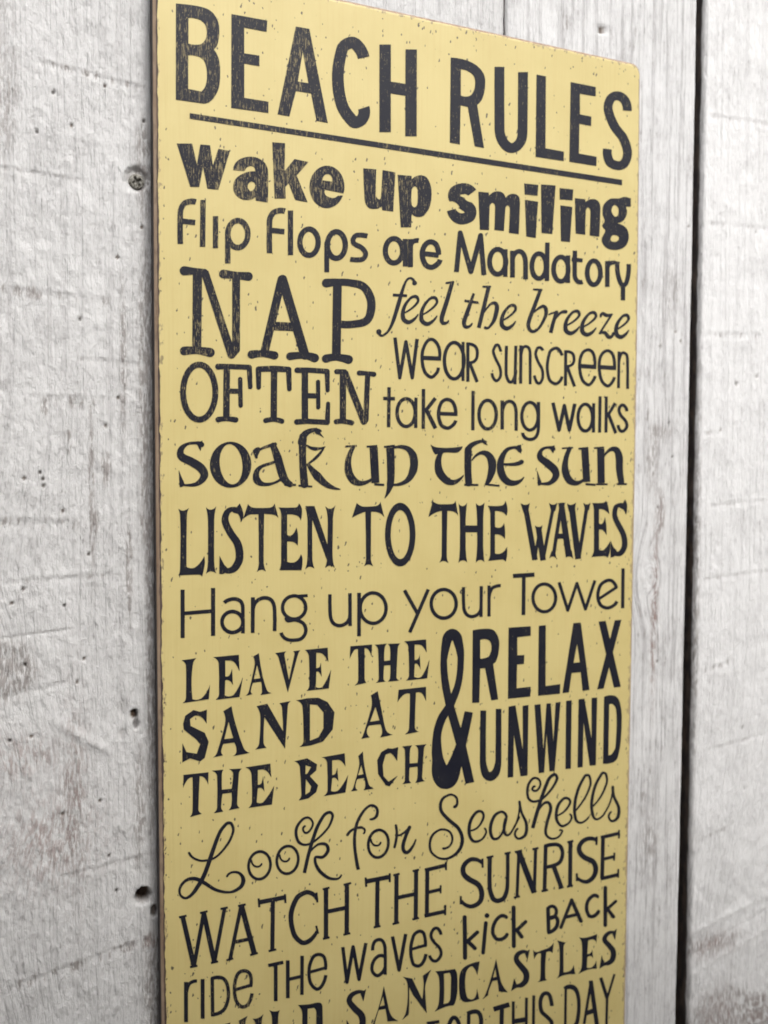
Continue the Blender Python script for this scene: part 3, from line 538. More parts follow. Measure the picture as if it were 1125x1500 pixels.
'5305,2698 -24,-8 -24,-14 -13,-11 -14,-15 -16,-24 -12,-24 -8,-27 -7,-47 0,-27 5,-29 13,-42 12,-23 14,-18 16,-16 20,-12 25,-9 28,-2 25,5 24,10 20,13 16,16 13,17 14,24 11,28 9,44 1,30 -7,50 -8,26 -11,22 -12,19 -12,12 -22,18 -23,11 -24,4/5305,2638 10,3 14,-1 15,-9 12,-12 15,-29 10,-39 1,-43 -3,-20 -11,-35 -18,-28 -15,-12 -12,-5 -12,2 -12,6 -12,10 -9,13 -14,32 -7,39 1,40 10,38 7,17 10,14 9,11',
'5579,2695 -24,-9 -5,4 -65,-7 6,-318 4,-1 63,7 -4,238 9,17 13,12 21,9 16,3 12,-1 4,3 11,48 -28,1',
'5642,2695 -4,-2 -2,-19 -1,-58 4,-43 10,-46 18,-53 23,-49 21,-25 18,-12 1,-166 2,-2 4,0 58,3 4,5 -1,159 2,3 12,8 13,10 13,16 13,25 10,31 11,49 7,58 2,48 -2,47 -64,-7 -4,-3 2,-40 -1,-37 -10,-76 -16,-59 -11,-17 -5,-5 -5,0 -12,13 -9,16 -19,49 -12,40 -6,29 -3,37 -1,34 3,37',
]),
('NAP OFTEN', [
'300,2156 -14,-5 -11,-8 -9,-10 -6,-11 -2,-14 1,-14 5,-10 8,-10 13,-8 14,-3 89,14 3,-2 -11,-724 -2,-3 -48,-1 -36,-4 -8,-2 -9,-4 -13,-12 -5,-9 -3,-8 -1,-17 5,-16 6,-8 8,-7 9,-3 11,-2 11,1 64,13 56,6 56,-8 73,-17 9,0 17,3 14,8 11,12 7,15 1,17 -4,14 -10,13 -13,9 -8,2 -17,2 -37,3 -45,0 -3,0 -2,3 12,717 263,-798 9,-14 8,-6 9,-4 17,-1 17,5 12,10 9,12 41,47 6,11 2,12 4,727 2,2 82,-7 11,1 12,4 15,11 6,9 5,9 2,8 0,12 -5,16 -6,8 -8,7 -9,4 -11,2 -128,-9 -141,12 -14,-3 -15,-8 -11,-12 -7,-14 -2,-17 4,-14 10,-13 12,-7 14,-3 95,5 3,-1 -3,-662 -244,722 -1,1 -6,-2 -11,12 -14,5 -120,2 -81,7',
'1336,2157 -15,-5 -18,-12 -9,-10 -6,-13 -186,-766 -3,-1 -36,-1 -32,-3 -35,-5 -12,-4 -12,-9 -10,-15 -3,-15 2,-17 5,-8 9,-9 11,-6 12,-3 12,1 35,11 30,7 47,6 60,-7 62,-15 13,1 15,5 9,7 7,7 5,9 3,9 0,11 -1,9 -4,8 -6,9 -10,8 -12,4 -69,6 53,216 207,4 3,0 2,-2 66,-212 0,-3 -81,-7 -27,-5 -15,-6 -13,-12 -5,-9 -2,-9 0,-17 8,-15 6,-5 9,-6 9,-3 12,0 70,15 62,8 15,-6 9,-2 13,0 12,3 6,0 34,-10 44,-16 15,0 13,3 16,10 12,16 5,17 -1,12 -3,9 -11,14 -15,9 -41,9 -43,4 -2,2 -246,773 -8,14 -12,9 -16,5/1339,1948 89,-283 1,-3 -3,-1 -154,-3 -3,3',
'1844,2160 -25,-4 -9,-5 -10,-7 -7,-9 -6,-9 -2,-9 -1,-12 3,-14 7,-11 13,-10 12,-4 19,-1 69,17 3,0 1,-1 -11,-724 -1,-3 -32,-4 -35,-6 -15,-5 -10,-5 -11,-9 -8,-12 -4,-15 2,-15 6,-11 9,-10 13,-7 12,-2 19,2 35,14 25,7 44,7 35,-5 32,-6 67,-19 13,0 10,2 13,5 10,7 8,10 6,12 3,12 -1,12 -5,12 -9,10 -9,7 -13,5 -55,7 -52,2 4,283 3,1 45,0 51,3 129,20 32,9 33,13 29,17 16,13 23,27 15,26 12,31 10,39 7,37 2,42 -2,39 -8,41 -8,24 -17,34 -16,26 -18,23 -21,20 -23,18 -26,14 -19,7 -26,7 -32,4 -113,4 -47,-1 -58,-6 -60,-3/2013,2098 30,2 42,-1 83,-7 32,-4 20,-6 16,-8 17,-13 15,-17 20,-31 16,-38 8,-29 2,-36 -1,-21 -4,-30 -10,-46 -5,-15 -8,-16 -8,-9 -9,-8 -19,-10 -33,-11 -93,-18 -58,-6 -32,0 -26,2',
'441,1197 -34,-8 -34,-19 -30,-28 -22,-26 -21,-35 -18,-42 -14,-45 -9,-45 -4,-44 -1,-50 4,-48 10,-49 11,-39 17,-39 21,-34 27,-32 29,-22 30,-14 37,-7 34,3 37,14 32,23 25,25 23,32 20,38 17,46 11,43 7,45 3,51 -2,51 -7,45 -11,45 -15,41 -21,39 -27,35 -24,22 -28,17 -37,11/446,1136 20,-1 17,-5 19,-11 20,-19 18,-24 16,-29 12,-32 10,-39 6,-42 2,-45 -2,-43 -7,-42 -10,-40 -13,-34 -15,-29 -19,-27 -20,-20 -20,-12 -17,-7 -20,-2 -17,3 -19,9 -20,15 -19,22 -15,25 -15,33 -12,39 -7,39 -4,42 1,41 4,42 9,43 10,34 15,34 17,28 19,23 20,16 19,11',
'640,1186 -8,-4 -6,-5 -6,-7 -3,-9 -1,-8 1,-8 8,-13 9,-5 11,-2 55,6 3,0 1,-2 -7,-482 0,-3 -2,-2 -41,-4 -17,-4 -8,-3 -6,-6 -6,-9 -1,-8 1,-12 5,-8 6,-5 6,-4 9,-1 8,1 43,10 35,5 49,-5 47,-9 14,1 12,7 4,6 4,8 0,15 -4,8 -5,6 -5,3 -9,3 -34,4 -32,2 -3,0 -1,3 3,233 2,2 87,0 2,-121 2,-9 7,-9 12,-5 11,2 11,7 3,6 2,9 -4,280 -4,8 -4,5 -11,5 -9,0 -6,-2 -6,-5 -5,-7 -2,-9 1,-100 -3,-2 -84,0 -1,2 3,199 2,1 176,1 1,-1 11,-181 3,-9 6,-7 9,-3 9,-1 9,3 6,4 6,9 2,8 -7,206 -2,9 -8,11 -5,4 -9,2 -236,-2 -97,-2',
'1224,1192 -149,-13 -12,-4 -10,-8 -5,-9 -2,-9 7,-195 3,-8 4,-6 8,-5 6,-1 9,0 9,4 6,5 4,7 2,9 3,163 105,6 -5,-478 -3,-3 -38,-7 -21,-6 -6,-3 -6,-5 -4,-7 -2,-9 0,-8 3,-6 6,-7 6,-4 8,-3 9,1 24,7 21,5 36,4 37,-5 24,-6 24,-8 12,-1 12,5 10,12 1,5 1,9 -6,13 -6,6 -6,3 -33,9 -30,5 -2,3 5,479 4,2 92,0 12,-183 3,-9 7,-7 10,-4 12,1 7,3 7,6 4,6 2,9 -3,215 -4,9 -4,5 -9,6 -9,3 -163,4',
'1493,1184 -13,-8 -7,-13 0,-15 7,-12 10,-6 9,-3 52,4 3,-2 0,-491 -3,-2 -56,-4 -12,-5 -9,-8 -4,-9 -1,-12 5,-11 9,-10 6,-2 9,-2 118,12 231,-7 10,1 6,3 11,11 4,12 2,205 0,6 -4,8 -7,5 -6,3 -10,0 -9,-3 -6,-5 -5,-9 -12,-176 -2,-4 -191,5 -1,221 91,0 2,-97 2,-9 5,-6 7,-4 6,-1 10,1 6,2 7,6 3,6 2,9 -3,275 -2,9 -4,6 -6,5 -13,2 -6,-1 -8,-5 -6,-6 -3,-6 1,-127 -2,-3 -88,0 -1,218 4,2 184,-4 2,-2 10,-180 3,-9 6,-6 8,-3 9,0 10,3 6,5 4,6 2,9 0,204 -1,9 -3,6 -5,6 -7,4 -12,3 -228,4 -117,-5',
'1950,1190 -12,-6 -9,-10 -2,-6 -1,-9 5,-12 7,-7 9,-4 42,-1 1,0 1,-3 1,-481 -2,-2 -45,-6 -12,-6 -7,-8 -4,-10 0,-9 4,-9 9,-9 13,-4 10,0 35,7 32,2 51,-6 55,-12 10,1 9,4 8,8 5,9 1,9 -3,9 -6,9 -8,5 -26,6 -56,8 1,374 178,-412 10,-12 13,-7 17,-1 16,5 10,8 10,16 9,10 5,13 18,488 2,1 39,-6 10,1 7,3 9,7 5,9 2,13 -3,9 -10,10 -13,4 -37,2 -42,0 -98,6 -10,-2 -9,-4 -7,-6 -5,-9 -1,-12 2,-9 7,-8 10,-5 10,-2 65,4 3,0 2,-2 -17,-375 -1,-6 -2,-4 -183,424 -3,3 -6,-2 -4,7 -5,6 -13,6',
]),
('feel the breeze', [
'2820,2259 -17,-8 -10,-8 -16,-16 -11,-16 -27,-54 -36,-92 -3,-2 -74,-2 -4,-1 -2,-27 3,-3 63,1 5,-2 -28,-84 -34,-115 -32,-96 -19,-46 -17,-32 -12,-16 -17,-17 -19,-15 -17,-11 -10,3 -8,6 0,3 7,12 0,9 -4,12 -9,9 -13,4 -13,-1 -13,-7 -9,-11 -2,-7 0,-9 5,-11 6,-7 9,-5 7,-9 10,-7 14,-7 16,-2 17,4 23,12 25,19 20,20 16,19 19,28 17,32 28,59 20,56 37,112 27,97 2,2 51,1 3,2 2,26 -2,3 -44,0 -2,3 28,96 14,35 10,16 10,11 10,8 10,4 7,1 13,-6 11,-13 2,-6 -5,-13 1,-9 3,-8 9,-8 14,-4 13,3 10,6 8,10 2,12 -4,12 -6,6 -10,5 -10,14 -14,12 -14,7 -10,3 -13,1',
'2883,2066 -23,-8 -25,-15 -10,-9 -37,-39 -20,-26 -19,-29 -11,-22 -11,-31 -6,-28 -3,-31 3,-33 4,-12 7,-13 17,-17 21,-12 23,-8 14,-1 24,3 23,11 17,12 24,20 18,21 16,22 12,26 0,6 -2,2 -4,2 -6,-1 -21,-24 -20,-18 -37,-24 -24,-11 -14,-1 -19,7 -14,11 -6,12 -5,30 0,6 2,3 60,35 59,44 34,32 14,17 9,16 4,13 0,18 -8,21 -8,12 -11,8 -14,5 -14,0/2873,2028 20,4 10,-2 7,-5 6,-12 2,-9 -2,-6 -7,-13 -21,-26 -31,-29 -41,-32 -44,-28 -1,1 1,10 7,28 11,25 14,25 18,26 20,25 16,11',
'3118,2071 -24,-8 -27,-17 -46,-47 -23,-29 -18,-29 -12,-23 -11,-31 -7,-31 -2,-31 2,-34 4,-12 8,-13 17,-17 21,-12 24,-8 18,-2 24,4 20,9 21,14 24,20 19,21 18,26 12,26 -1,4 -3,4 -7,0 -4,-2 -21,-24 -20,-19 -38,-24 -24,-11 -14,-2 -21,6 -16,13 -7,12 -3,18 -2,22 65,38 59,42 19,16 19,19 13,17 10,16 5,13 0,22 -5,14 -10,16 -11,9 -14,6 -17,1/3109,2033 13,3 10,1 7,-2 8,-5 7,-12 1,-9 -1,-8 -7,-13 -23,-28 -37,-33 -46,-34 -39,-25 -1,3 3,16 8,28 10,22 15,26 19,26 19,23 13,11',
'3358,2260 -70,-17 -7,-3 -4,-6 2,-9 3,-3 6,-2 46,9 1,-3 -66,-200 -45,-125 -17,-57 -2,-34 3,-21 4,-9 8,-12 10,-9 6,-4 14,-3 21,1 14,4 14,7 11,7 11,10 8,13 2,9 -1,6 -3,3 -7,2 -6,-3 -8,-9 -10,-7 -11,-3 -14,-1 -5,2 -5,5 -1,16 2,16 14,47 52,153 63,220 -1,9 -7,5 -7,0',
'3631,2145 -35,-82 -3,-3 -61,3 -4,-2 -4,-25 1,-2 55,-4 0,-3 -68,-162 -16,-51 -1,-22 2,-15 9,-25 8,-9 11,-8 7,-4 14,-3 14,2 15,3 20,9 11,7 15,14 8,10 8,19 -1,6 -4,3 -8,1 -4,-2 -11,-13 -13,-10 -15,-7 -14,-3 -11,1 -3,3 -4,15 2,16 10,39 42,106 25,81 73,-3 4,3 3,24 -3,3 -62,3 -5,2 24,77 -4,3',
'3768,2241 -7,-5 -3,-6 1,-7 5,-4 7,-2 40,3 3,-2 -123,-464 46,-7 3,-1 2,2 47,174 39,51 37,40 14,10 15,7 15,3 7,0 7,-3 2,-3 4,-12 0,-13 -4,-32 -14,-65 -16,-48 -8,-20 -18,-30 -25,-33 -9,-5 -11,-1 -18,5 -8,0 -10,-6 -4,-7 0,-9 7,-8 15,-5 15,-1 11,1 14,5 11,5 25,22 36,37 24,34 15,32 16,49 12,59 2,25 -4,19 -4,12 -8,13 -8,9 -18,10 -11,3 -15,0 -14,-3 -15,-5 -22,-13 -19,-17 -42,-51 -1,1 62,239 8,10 1,6 -4,7 -7,3',
'4162,2062 -18,-5 -23,-11 -19,-14 -32,-32 -22,-25 -18,-26 -16,-29 -11,-29 -7,-29 -2,-29 2,-29 6,-16 8,-12 19,-16 15,-8 26,-9 15,-2 18,2 25,9 20,12 26,21 22,24 16,25 9,20 -3,8 -4,1 -8,-1 -22,-24 -22,-18 -37,-22 -22,-8 -15,1 -15,5 -12,9 -7,12 -4,23 0,9 1,3 61,34 59,42 34,31 14,17 8,14 3,10 1,16 -6,19 -8,12 -13,11 -12,4 -18,2/4150,2023 20,3 12,-2 6,-5 4,-9 2,-10 -9,-17 -21,-25 -30,-26 -39,-29 -42,-26 -1,1 1,10 9,29 11,23 12,20 35,44 13,11',
'4456,2264 -6,-4 -4,-7 1,-6 6,-6 7,-1 58,2 4,-2 -134,-314 -17,-50 -8,-30 -1,-13 2,-22 5,-19 10,-19 9,-13 15,-13 15,-8 23,-6 15,0 27,6 15,7 19,12 27,23 36,40 30,45 38,68 13,36 5,37 -2,22 -5,13 -8,13 -9,9 -14,11 -16,6 -15,3 -19,-4 -27,-15 -30,-20 -34,-30 -2,2 83,211 7,16 7,7 2,7 -5,8 -8,2/4581,2040 9,3 5,-2 7,-7 6,-12 4,-26 -1,-23 -4,-19 -22,-51 -32,-57 -15,-21 -17,-20 -20,-16 -22,-13 -16,-5 -15,0 -11,6 -13,15 -7,19 -1,23 14,52 34,84 4,5 8,1 26,21 27,18 24,13',
'4881,2037 -23,-9 -13,-7 -19,-13 -19,-20 8,24 -10,3 -2,7 -3,3 -9,1 -16,-5 -8,2 -3,-3 -4,-6 -84,-34 -6,-4 -2,-3 1,-7 2,-3 8,-2 66,25 4,2 1,-3 -46,-137 -24,-90 2,-3 47,-6 3,2 23,87 26,80 35,38 27,26 15,9 28,7 35,0 12,5 8,8 3,7 -1,10 -4,6 -7,5 -8,3 -16,0',
'5064,2057 -30,-9 -22,-12 -14,-10 -38,-36 -24,-28 -20,-27 -14,-28 -10,-27 -5,-20 -2,-30 2,-29 7,-16 9,-13 19,-15 18,-9 26,-8 16,-2 20,2 23,8 24,13 28,21 15,15 20,25 14,27 0,7 -3,3 -4,1 -8,-1 -23,-24 -24,-17 -40,-22 -23,-8 -16,1 -16,6 -15,10 -5,9 -5,33 65,34 62,41 35,29 13,14 12,17 5,14 1,13 -8,23 -9,12 -12,9 -17,6/5050,2016 22,4 11,-1 5,-3 7,-10 2,-10 -9,-17 -23,-25 -35,-28 -39,-27 -44,-25 -1,3 1,7 9,27 10,20 15,24 36,43 16,11',
'5308,2058 -30,-9 -22,-12 -14,-11 -39,-36 -25,-28 -20,-28 -14,-27 -10,-28 -5,-20 -2,-30 2,-30 7,-16 9,-13 20,-15 18,-9 26,-8 16,-2 21,2 24,8 24,13 28,21 16,16 20,25 14,27 1,6 -4,4 -4,1 -8,-1 -24,-24 -24,-18 -40,-21 -24,-8 -17,1 -16,5 -14,10 -6,10 -5,33 66,34 63,41 36,29 13,15 12,17 6,14 0,13 -8,23 -10,13 -12,9 -16,5/5294,2017 23,4 11,-2 5,-3 7,-9 3,-10 -10,-18 -23,-25 -36,-29 -40,-27 -44,-25 -1,3 1,7 9,27 10,21 16,24 36,43 16,11',
'5451,2054 -19,-13 -9,-10 -6,-14 -1,-17 8,-14 4,-2 8,-1 8,5 3,4 3,13 10,10 8,-1 29,-15 13,-3 12,0 29,5 4,-2 -148,-203 -2,-5 1,-7 6,-6 8,-2 32,10 13,1 16,-2 13,-6 28,-32 10,-8 12,-7 21,-4 25,4 14,7 14,10 18,22 6,14 1,10 -3,14 -4,6 -11,4 -12,-3 -6,-6 -3,-14 -4,-7 -11,-10 -13,-6 -10,4 -28,29 -16,12 -17,6 -16,1 -21,-1 -3,1 147,202 3,7 -1,6 -6,6 -8,2 -42,-8 -33,-2 -8,2 -25,11 -16,5 -17,0',
'5806,2059 -26,-7 -24,-14 -13,-10 -40,-40 -21,-25 -16,-25 -15,-28 -10,-31 -5,-28 -1,-30 2,-20 7,-17 13,-16 17,-13 25,-12 25,-5 26,1 16,5 17,8 21,14 20,18 21,22 16,25 8,20 0,5 -4,3 -5,2 -8,-2 -25,-26 -20,-15 -38,-21 -21,-8 -16,2 -13,5 -12,9 -5,10 -5,34 67,38 54,37 36,33 20,29 4,10 1,17 -4,14 -10,16 -13,11 -17,7 -17,0/5795,2018 20,3 8,-1 6,-3 6,-10 2,-10 -9,-18 -18,-21 -31,-27 -39,-29 -39,-25 -2,2 1,7 8,28 22,42 35,44 16,12',
]),
('wear sunscreen', [
'2661,1576 -30,-5 -2,-4 63,-448 8,-9 7,-2 7,0 7,2 6,4 5,10 54,295 60,-291 3,-6 7,-6 10,-2 11,3 8,7 3,9 57,438 -1,3 -40,2 -2,-2 -40,-307 -56,273 -7,10 -10,4 -7,0 -7,-3 -6,-5 -5,-7 -48,-265 -3,1 -42,301',
'3081,1596 -24,-12 -22,-19 -22,-29 -22,-42 -13,-34 -7,-35 -4,-34 1,-46 5,-49 8,-37 12,-36 16,-31 20,-23 24,-19 29,-13 13,-4 14,-1 13,3 22,10 22,20 27,29 10,16 6,16 5,19 0,19 -2,1 -38,-2 -2,-20 -6,-16 -7,-12 -20,-23 -14,-13 -13,-8 -7,-1 -14,4 -17,9 -15,12 -11,12 -11,18 -10,24 -9,31 -6,33 -3,28 5,1 211,2 4,2 1,28 4,28 0,28 -5,37 -11,37 -15,30 -21,28 -21,19 -25,13 -24,5 -14,0/3087,1559 8,2 10,1 11,-2 10,-4 10,-7 13,-12 18,-23 13,-28 9,-30 4,-34 -1,-19 -2,-11 -180,-3 -2,1 3,31 4,22 13,38 15,29 17,25 14,15',
'3376,1578 -14,-4 -21,-11 -24,-20 -19,-23 -14,-23 -16,-35 -9,-31 -6,-32 -3,-38 0,-34 4,-34 7,-34 9,-28 14,-30 19,-28 17,-19 19,-14 24,-11 32,-6 28,4 22,8 24,16 25,26 2,-5 0,-44 2,-3 36,1 2,3 -1,130 8,32 4,32 2,38 -3,37 -5,32 -8,31 -1,113 -3,2 -35,-2 -2,-2 0,-32 -2,-3 -25,24 -25,13 -25,7 -24,0/3379,1537 15,4 11,0 14,-4 18,-9 13,-12 15,-18 12,-21 11,-28 5,-19 2,-144 -6,-23 -9,-25 -11,-22 -15,-21 -14,-13 -14,-10 -14,-6 -14,-2 -18,3 -13,6 -12,9 -17,18 -12,18 -12,25 -9,27 -7,31 -3,31 -1,32 3,31 7,32 8,28 10,23 14,22 16,19 13,11',
'3555,1572 -2,-3 5,-452 42,2 -1,162 2,7 81,-174 4,-1 36,14 0,3 -90,193 4,4 22,8 21,13 15,14 13,19 9,26 5,29 1,31 -5,29 -7,18 -10,17 -15,15 -18,11 -22,9 -29,6 -18,1 -4,2/3597,1536 1,2 11,-1 22,-5 14,-6 15,-9 9,-11 6,-13 5,-15 2,-16 -1,-25 -3,-23 -6,-16 -7,-12 -11,-11 -14,-9 -18,-7 -18,-3 -5,1 -1,3',
'3952,1581 -11,-4 -11,-9 -18,-28 -13,-29 -3,-16 0,-13 5,-25 14,-32 25,-47 35,-55 13,-25 7,-26 4,-22 1,-23 -2,-16 -4,-13 -10,-16 -12,-14 -11,-7 -15,10 -13,18 -10,22 -5,22 -3,2 -34,-6 3,-19 6,-19 8,-16 11,-17 10,-11 12,-10 12,-6 18,-4 19,4 11,8 16,15 13,16 9,17 6,20 3,38 -5,35 -12,35 -13,25 -34,53 -28,53 -11,32 -2,9 1,13 8,19 16,27 4,3 5,1 4,-3 13,-22 13,-38 4,-2 33,7 0,4 -14,41 -20,34 -19,11 -14,1',
'4075,1563 -3,-3 -2,-55 -1,-186 2,-90 8,-35 11,-26 17,-28 15,-15 18,-6 19,-1 15,3 19,11 1,-18 3,-1 34,1 4,2 2,100 6,30 3,26 -2,8 -6,8 3,281 -1,2 -38,-2 -2,-2 -5,-343 -11,-29 -11,-23 -11,-15 -7,-3 -7,1 -4,2 -12,19 -13,29 -7,29 -2,167 3,161',
'4339,1584 -15,-7 -11,-7 -2,2 -2,8 -38,-2 -2,-2 3,-450 2,-2 34,1 4,0 2,3 -1,334 8,43 11,33 4,6 8,5 15,5 15,-4 10,-6 5,-6 7,-20 3,-22 4,-130 4,-244 38,1 -4,339 -2,36 -5,29 -4,16 -7,13 -8,9 -11,9 -15,8 -19,5 -19,0',
'4532,1583 -11,-4 -12,-9 -15,-22 -14,-34 -3,-20 1,-13 9,-35 17,-35 17,-32 39,-54 12,-22 6,-23 4,-26 0,-26 -2,-23 -7,-20 -12,-20 -9,-10 -9,0 -9,5 -12,20 -11,22 -11,32 -37,-8 5,-19 10,-26 24,-42 14,-11 15,-6 16,-2 19,3 12,6 16,17 13,21 7,16 6,20 2,27 0,26 -5,33 -9,29 -13,25 -40,54 -20,38 -15,39 -3,16 1,13 8,23 14,24 12,1 11,-3 8,-7 8,-13 35,10 1,3 -10,19 -19,16 -11,6 -16,3 -19,-1',
'4761,1588 -23,-9 -31,-19 -17,-15 -14,-21 -15,-50 -12,-56 -6,-56 0,-43 4,-39 8,-39 12,-39 11,-23 16,-18 27,-19 40,-16 23,-3 24,4 16,6 19,12 14,12 13,14 15,20 8,18 6,19 -2,4 -40,5 -10,-28 -16,-23 -20,-16 -12,-6 -11,-4 -16,2 -28,12 -15,10 -13,13 -12,29 -10,36 -6,36 -3,36 2,40 4,40 8,39 12,44 8,20 12,13 29,19 13,5 8,0 20,-3 19,-16 20,-25 13,-28 39,11 2,3 -10,23 -12,19 -18,22 -18,16 -20,10 -20,5 -15,0',
'4906,1553 -3,-2 0,-3 4,-424 2,-2 36,1 4,0 2,2 -1,181 91,-191 4,-2 38,14 -104,219 2,2 32,12 19,12 13,10 12,18 10,23 3,21 -2,29 -4,20 -9,20 -12,16 -14,10 -20,10 -24,6 -16,2 -23,0/4947,1520 3,3 4,0 24,-2 20,-7 12,-7 8,-10 6,-13 5,-33 -1,-16 -4,-14 -12,-19 -12,-9 -16,-8 -31,-8 -4,1 0,3',
'5237,1595 -32,-11 -24,-14 -25,-23 -17,-24 -14,-31 -11,-41 -5,-47 0,-40 5,-50 9,-39 13,-40 17,-36 20,-25 31,-23 34,-17 12,-4 17,-2 20,4 16,8 20,17 16,16 16,19 12,19 12,24 6,21 -3,1 -41,7 -13,-34 -22,-31 -16,-18 -16,-12 -8,-4 -8,3 -18,8 -20,12 -15,13 -13,17 -13,29 -12,36 -8,37 -3,26 1,2 219,-2 3,4 2,44 -1,44 -5,40 -10,36 -11,27 -13,19 -18,16 -29,15 -24,6 -16,0/5242,1558 20,1 17,-4 20,-13 12,-14 10,-26 10,-37 4,-33 0,-34 -181,2 1,27 6,33 8,24 10,24 11,17 16,15 20,12',
'5530,1600 -33,-11 -24,-14 -27,-24 -18,-24 -15,-35 -10,-37 -4,-41 0,-47 7,-54 8,-40 17,-50 17,-32 21,-24 29,-22 38,-17 25,-3 16,4 17,8 20,16 19,20 26,35 12,25 7,20 -4,3 -37,6 -4,-2 -13,-33 -23,-31 -17,-18 -16,-12 -8,-3 -9,3 -20,10 -17,11 -15,15 -12,16 -12,27 -12,36 -12,64 2,2 4,1 224,0 1,4 2,45 0,3 -3,3 -2,48 -7,40 -12,37 -13,25 -23,24 -28,16 -29,8 -12,1/5535,1563 12,1 9,0 16,-6 20,-13 12,-13 11,-26 10,-37 5,-34 0,-35 -182,-1 -4,3 1,28 5,30 9,31 10,21 13,17 16,15 21,13',
'5700,1582 -3,-4 3,-453 2,-1 37,1 3,1 -2,325 10,45 14,38 8,12 8,6 5,0 21,-6 12,-9 7,-17 4,-24 6,-133 4,-240 1,-2 5,-1 38,1 -8,354 -5,41 -8,30 -6,10 -13,12 -21,12 -17,5 -17,3 -17,-2 -19,-8 -10,-8 -3,4 -1,9',
]),
('take long walks', [
'2562,1016 -3,-2 -1,-104 -2,-2 -44,0 -2,-3 0,-33 3,-3 43,0 2,-2 -2,-296 1,-4 40,1 2,4 2,297 2,1 46,1 4,2 0,34 0,2 -4,1 -47,0 -1,2 1,103 -4,2',
'2785,914 -21,-4 -20,-8 -24,-16 -16,-17 -14,-18 -14,-27 -8,-22 -6,-24 -3,-31 0,-25 3,-27 7,-28 8,-21 13,-24 17,-22 15,-13 17,-12 24,-9 27,-4 21,1 23,7 21,12 17,13 20,24 1,-52 37,0 4,1 0,341 -3,2 -34,0 -3,-2 -1,-41 -2,-5 -21,22 -17,13 -17,8 -28,8/2782,874 20,1 13,-4 14,-7 10,-8 14,-14 11,-18 9,-19 6,-18 4,-25 1,-21 -1,-22 -4,-25 -7,-22 -8,-19 -10,-15 -13,-15 -14,-11 -10,-5 -14,-5 -13,-1 -14,2 -10,4 -14,8 -13,13 -10,13 -11,18 -8,22 -5,21 -3,25 0,21 3,25 4,18 7,19 10,19 12,17 13,13 14,8',
'2989,1012 -3,-3 1,-447 1,-2 38,1 4,1 0,181 2,7 109,-191 4,-2 42,21 -113,198 104,124 -36,26 -110,-131 -2,4 0,212 -3,2',
'3304,924 -28,-7 -25,-12 -24,-19 -14,-19 -15,-31 -11,-35 -7,-41 -1,-34 4,-35 8,-34 13,-34 17,-28 17,-16 29,-15 33,-9 25,-1 15,2 24,10 21,13 22,17 15,16 12,17 10,21 3,7 -2,3 -40,10 -10,-21 -11,-15 -14,-14 -17,-13 -14,-8 -15,-5 -10,0 -18,4 -25,10 -10,7 -7,9 -12,25 -8,21 -6,25 -3,22 219,-1 3,4 1,38 -6,41 -8,31 -14,31 -14,22 -17,16 -28,16 -25,7 -14,2/3300,883 18,1 22,-5 18,-10 13,-12 12,-22 10,-25 6,-28 2,-23 -173,1 -3,1 3,22 6,22 9,26 10,19 7,9 13,11 14,8',
'3630,1015 -2,-4 1,-452 2,-4 40,0 2,5 -2,452 -1,4',
'3828,929 -14,-3 -22,-10 -20,-14 -19,-20 -15,-22 -13,-27 -8,-22 -6,-26 -3,-32 0,-29 4,-29 6,-25 9,-25 14,-26 14,-20 19,-18 22,-15 22,-8 26,-4 26,2 24,9 22,13 16,14 16,19 16,26 10,26 8,26 4,26 1,32 -2,29 -5,26 -8,29 -12,25 -17,25 -14,16 -19,16 -23,11 -26,7 -22,0/3829,888 15,2 11,0 14,-4 11,-6 13,-10 14,-15 11,-19 9,-19 6,-19 5,-26 2,-26 -1,-26 -4,-25 -7,-23 -8,-20 -10,-16 -13,-16 -13,-12 -15,-9 -11,-3 -11,-1 -15,2 -12,5 -14,9 -13,13 -11,16 -11,19 -8,22 -5,22 -3,26 0,25 2,23 5,25 8,23 11,19 11,17 14,13 12,9',
'4125,927 -19,-6 -11,-5 -11,-7 -15,-13 -3,3 -1,17 -41,0 -4,0 -2,-2 5,-343 47,1 -3,214 4,19 11,33 17,30 19,15 15,6 11,2 20,-5 10,-6 11,-10 14,-22 8,-29 5,-32 2,-62 1,-163 43,-1 2,2 0,3 1,72 -4,143 -4,39 -10,36 -8,19 -11,16 -16,16 -12,8 -23,10 -15,3 -15,1',
'4409,923 -15,-4 -19,-9 -19,-13 -20,-20 -16,-23 -11,-23 -9,-27 -6,-29 -2,-26 0,-26 3,-30 7,-26 9,-25 12,-23 17,-23 16,-16 24,-15 19,-8 23,-4 31,3 19,6 21,11 20,17 12,15 2,-1 -3,-40 -5,-20 -7,-17 -10,-16 -10,-13 -11,-7 -12,-5 -34,-6 -15,0 -16,4 -23,10 -15,11 -8,13 -3,20 -1,1 -38,1 -4,-1 -2,-2 1,-20 8,-19 9,-14 15,-15 20,-12 23,-9 26,-6 24,-2 23,3 23,5 23,9 15,10 15,14 11,17 13,24 7,20 6,36 1,66 -1,135 -4,135 -43,-1 -3,-4 1,-29 -2,-2 -11,13 -18,14 -25,13 -23,6 -23,1/4411,883 10,2 12,0 15,-3 14,-7 12,-10 13,-15 12,-18 8,-18 7,-23 5,-23 2,-26 -1,-27 -4,-23 -7,-24 -8,-19 -9,-17 -14,-16 -14,-12 -15,-8 -20,-4 -15,2 -11,5 -12,8 -15,13 -12,16 -10,20 -7,19 -7,26 -3,23 0,26 2,23 5,23 8,23 10,20 12,17 13,13 12,8',
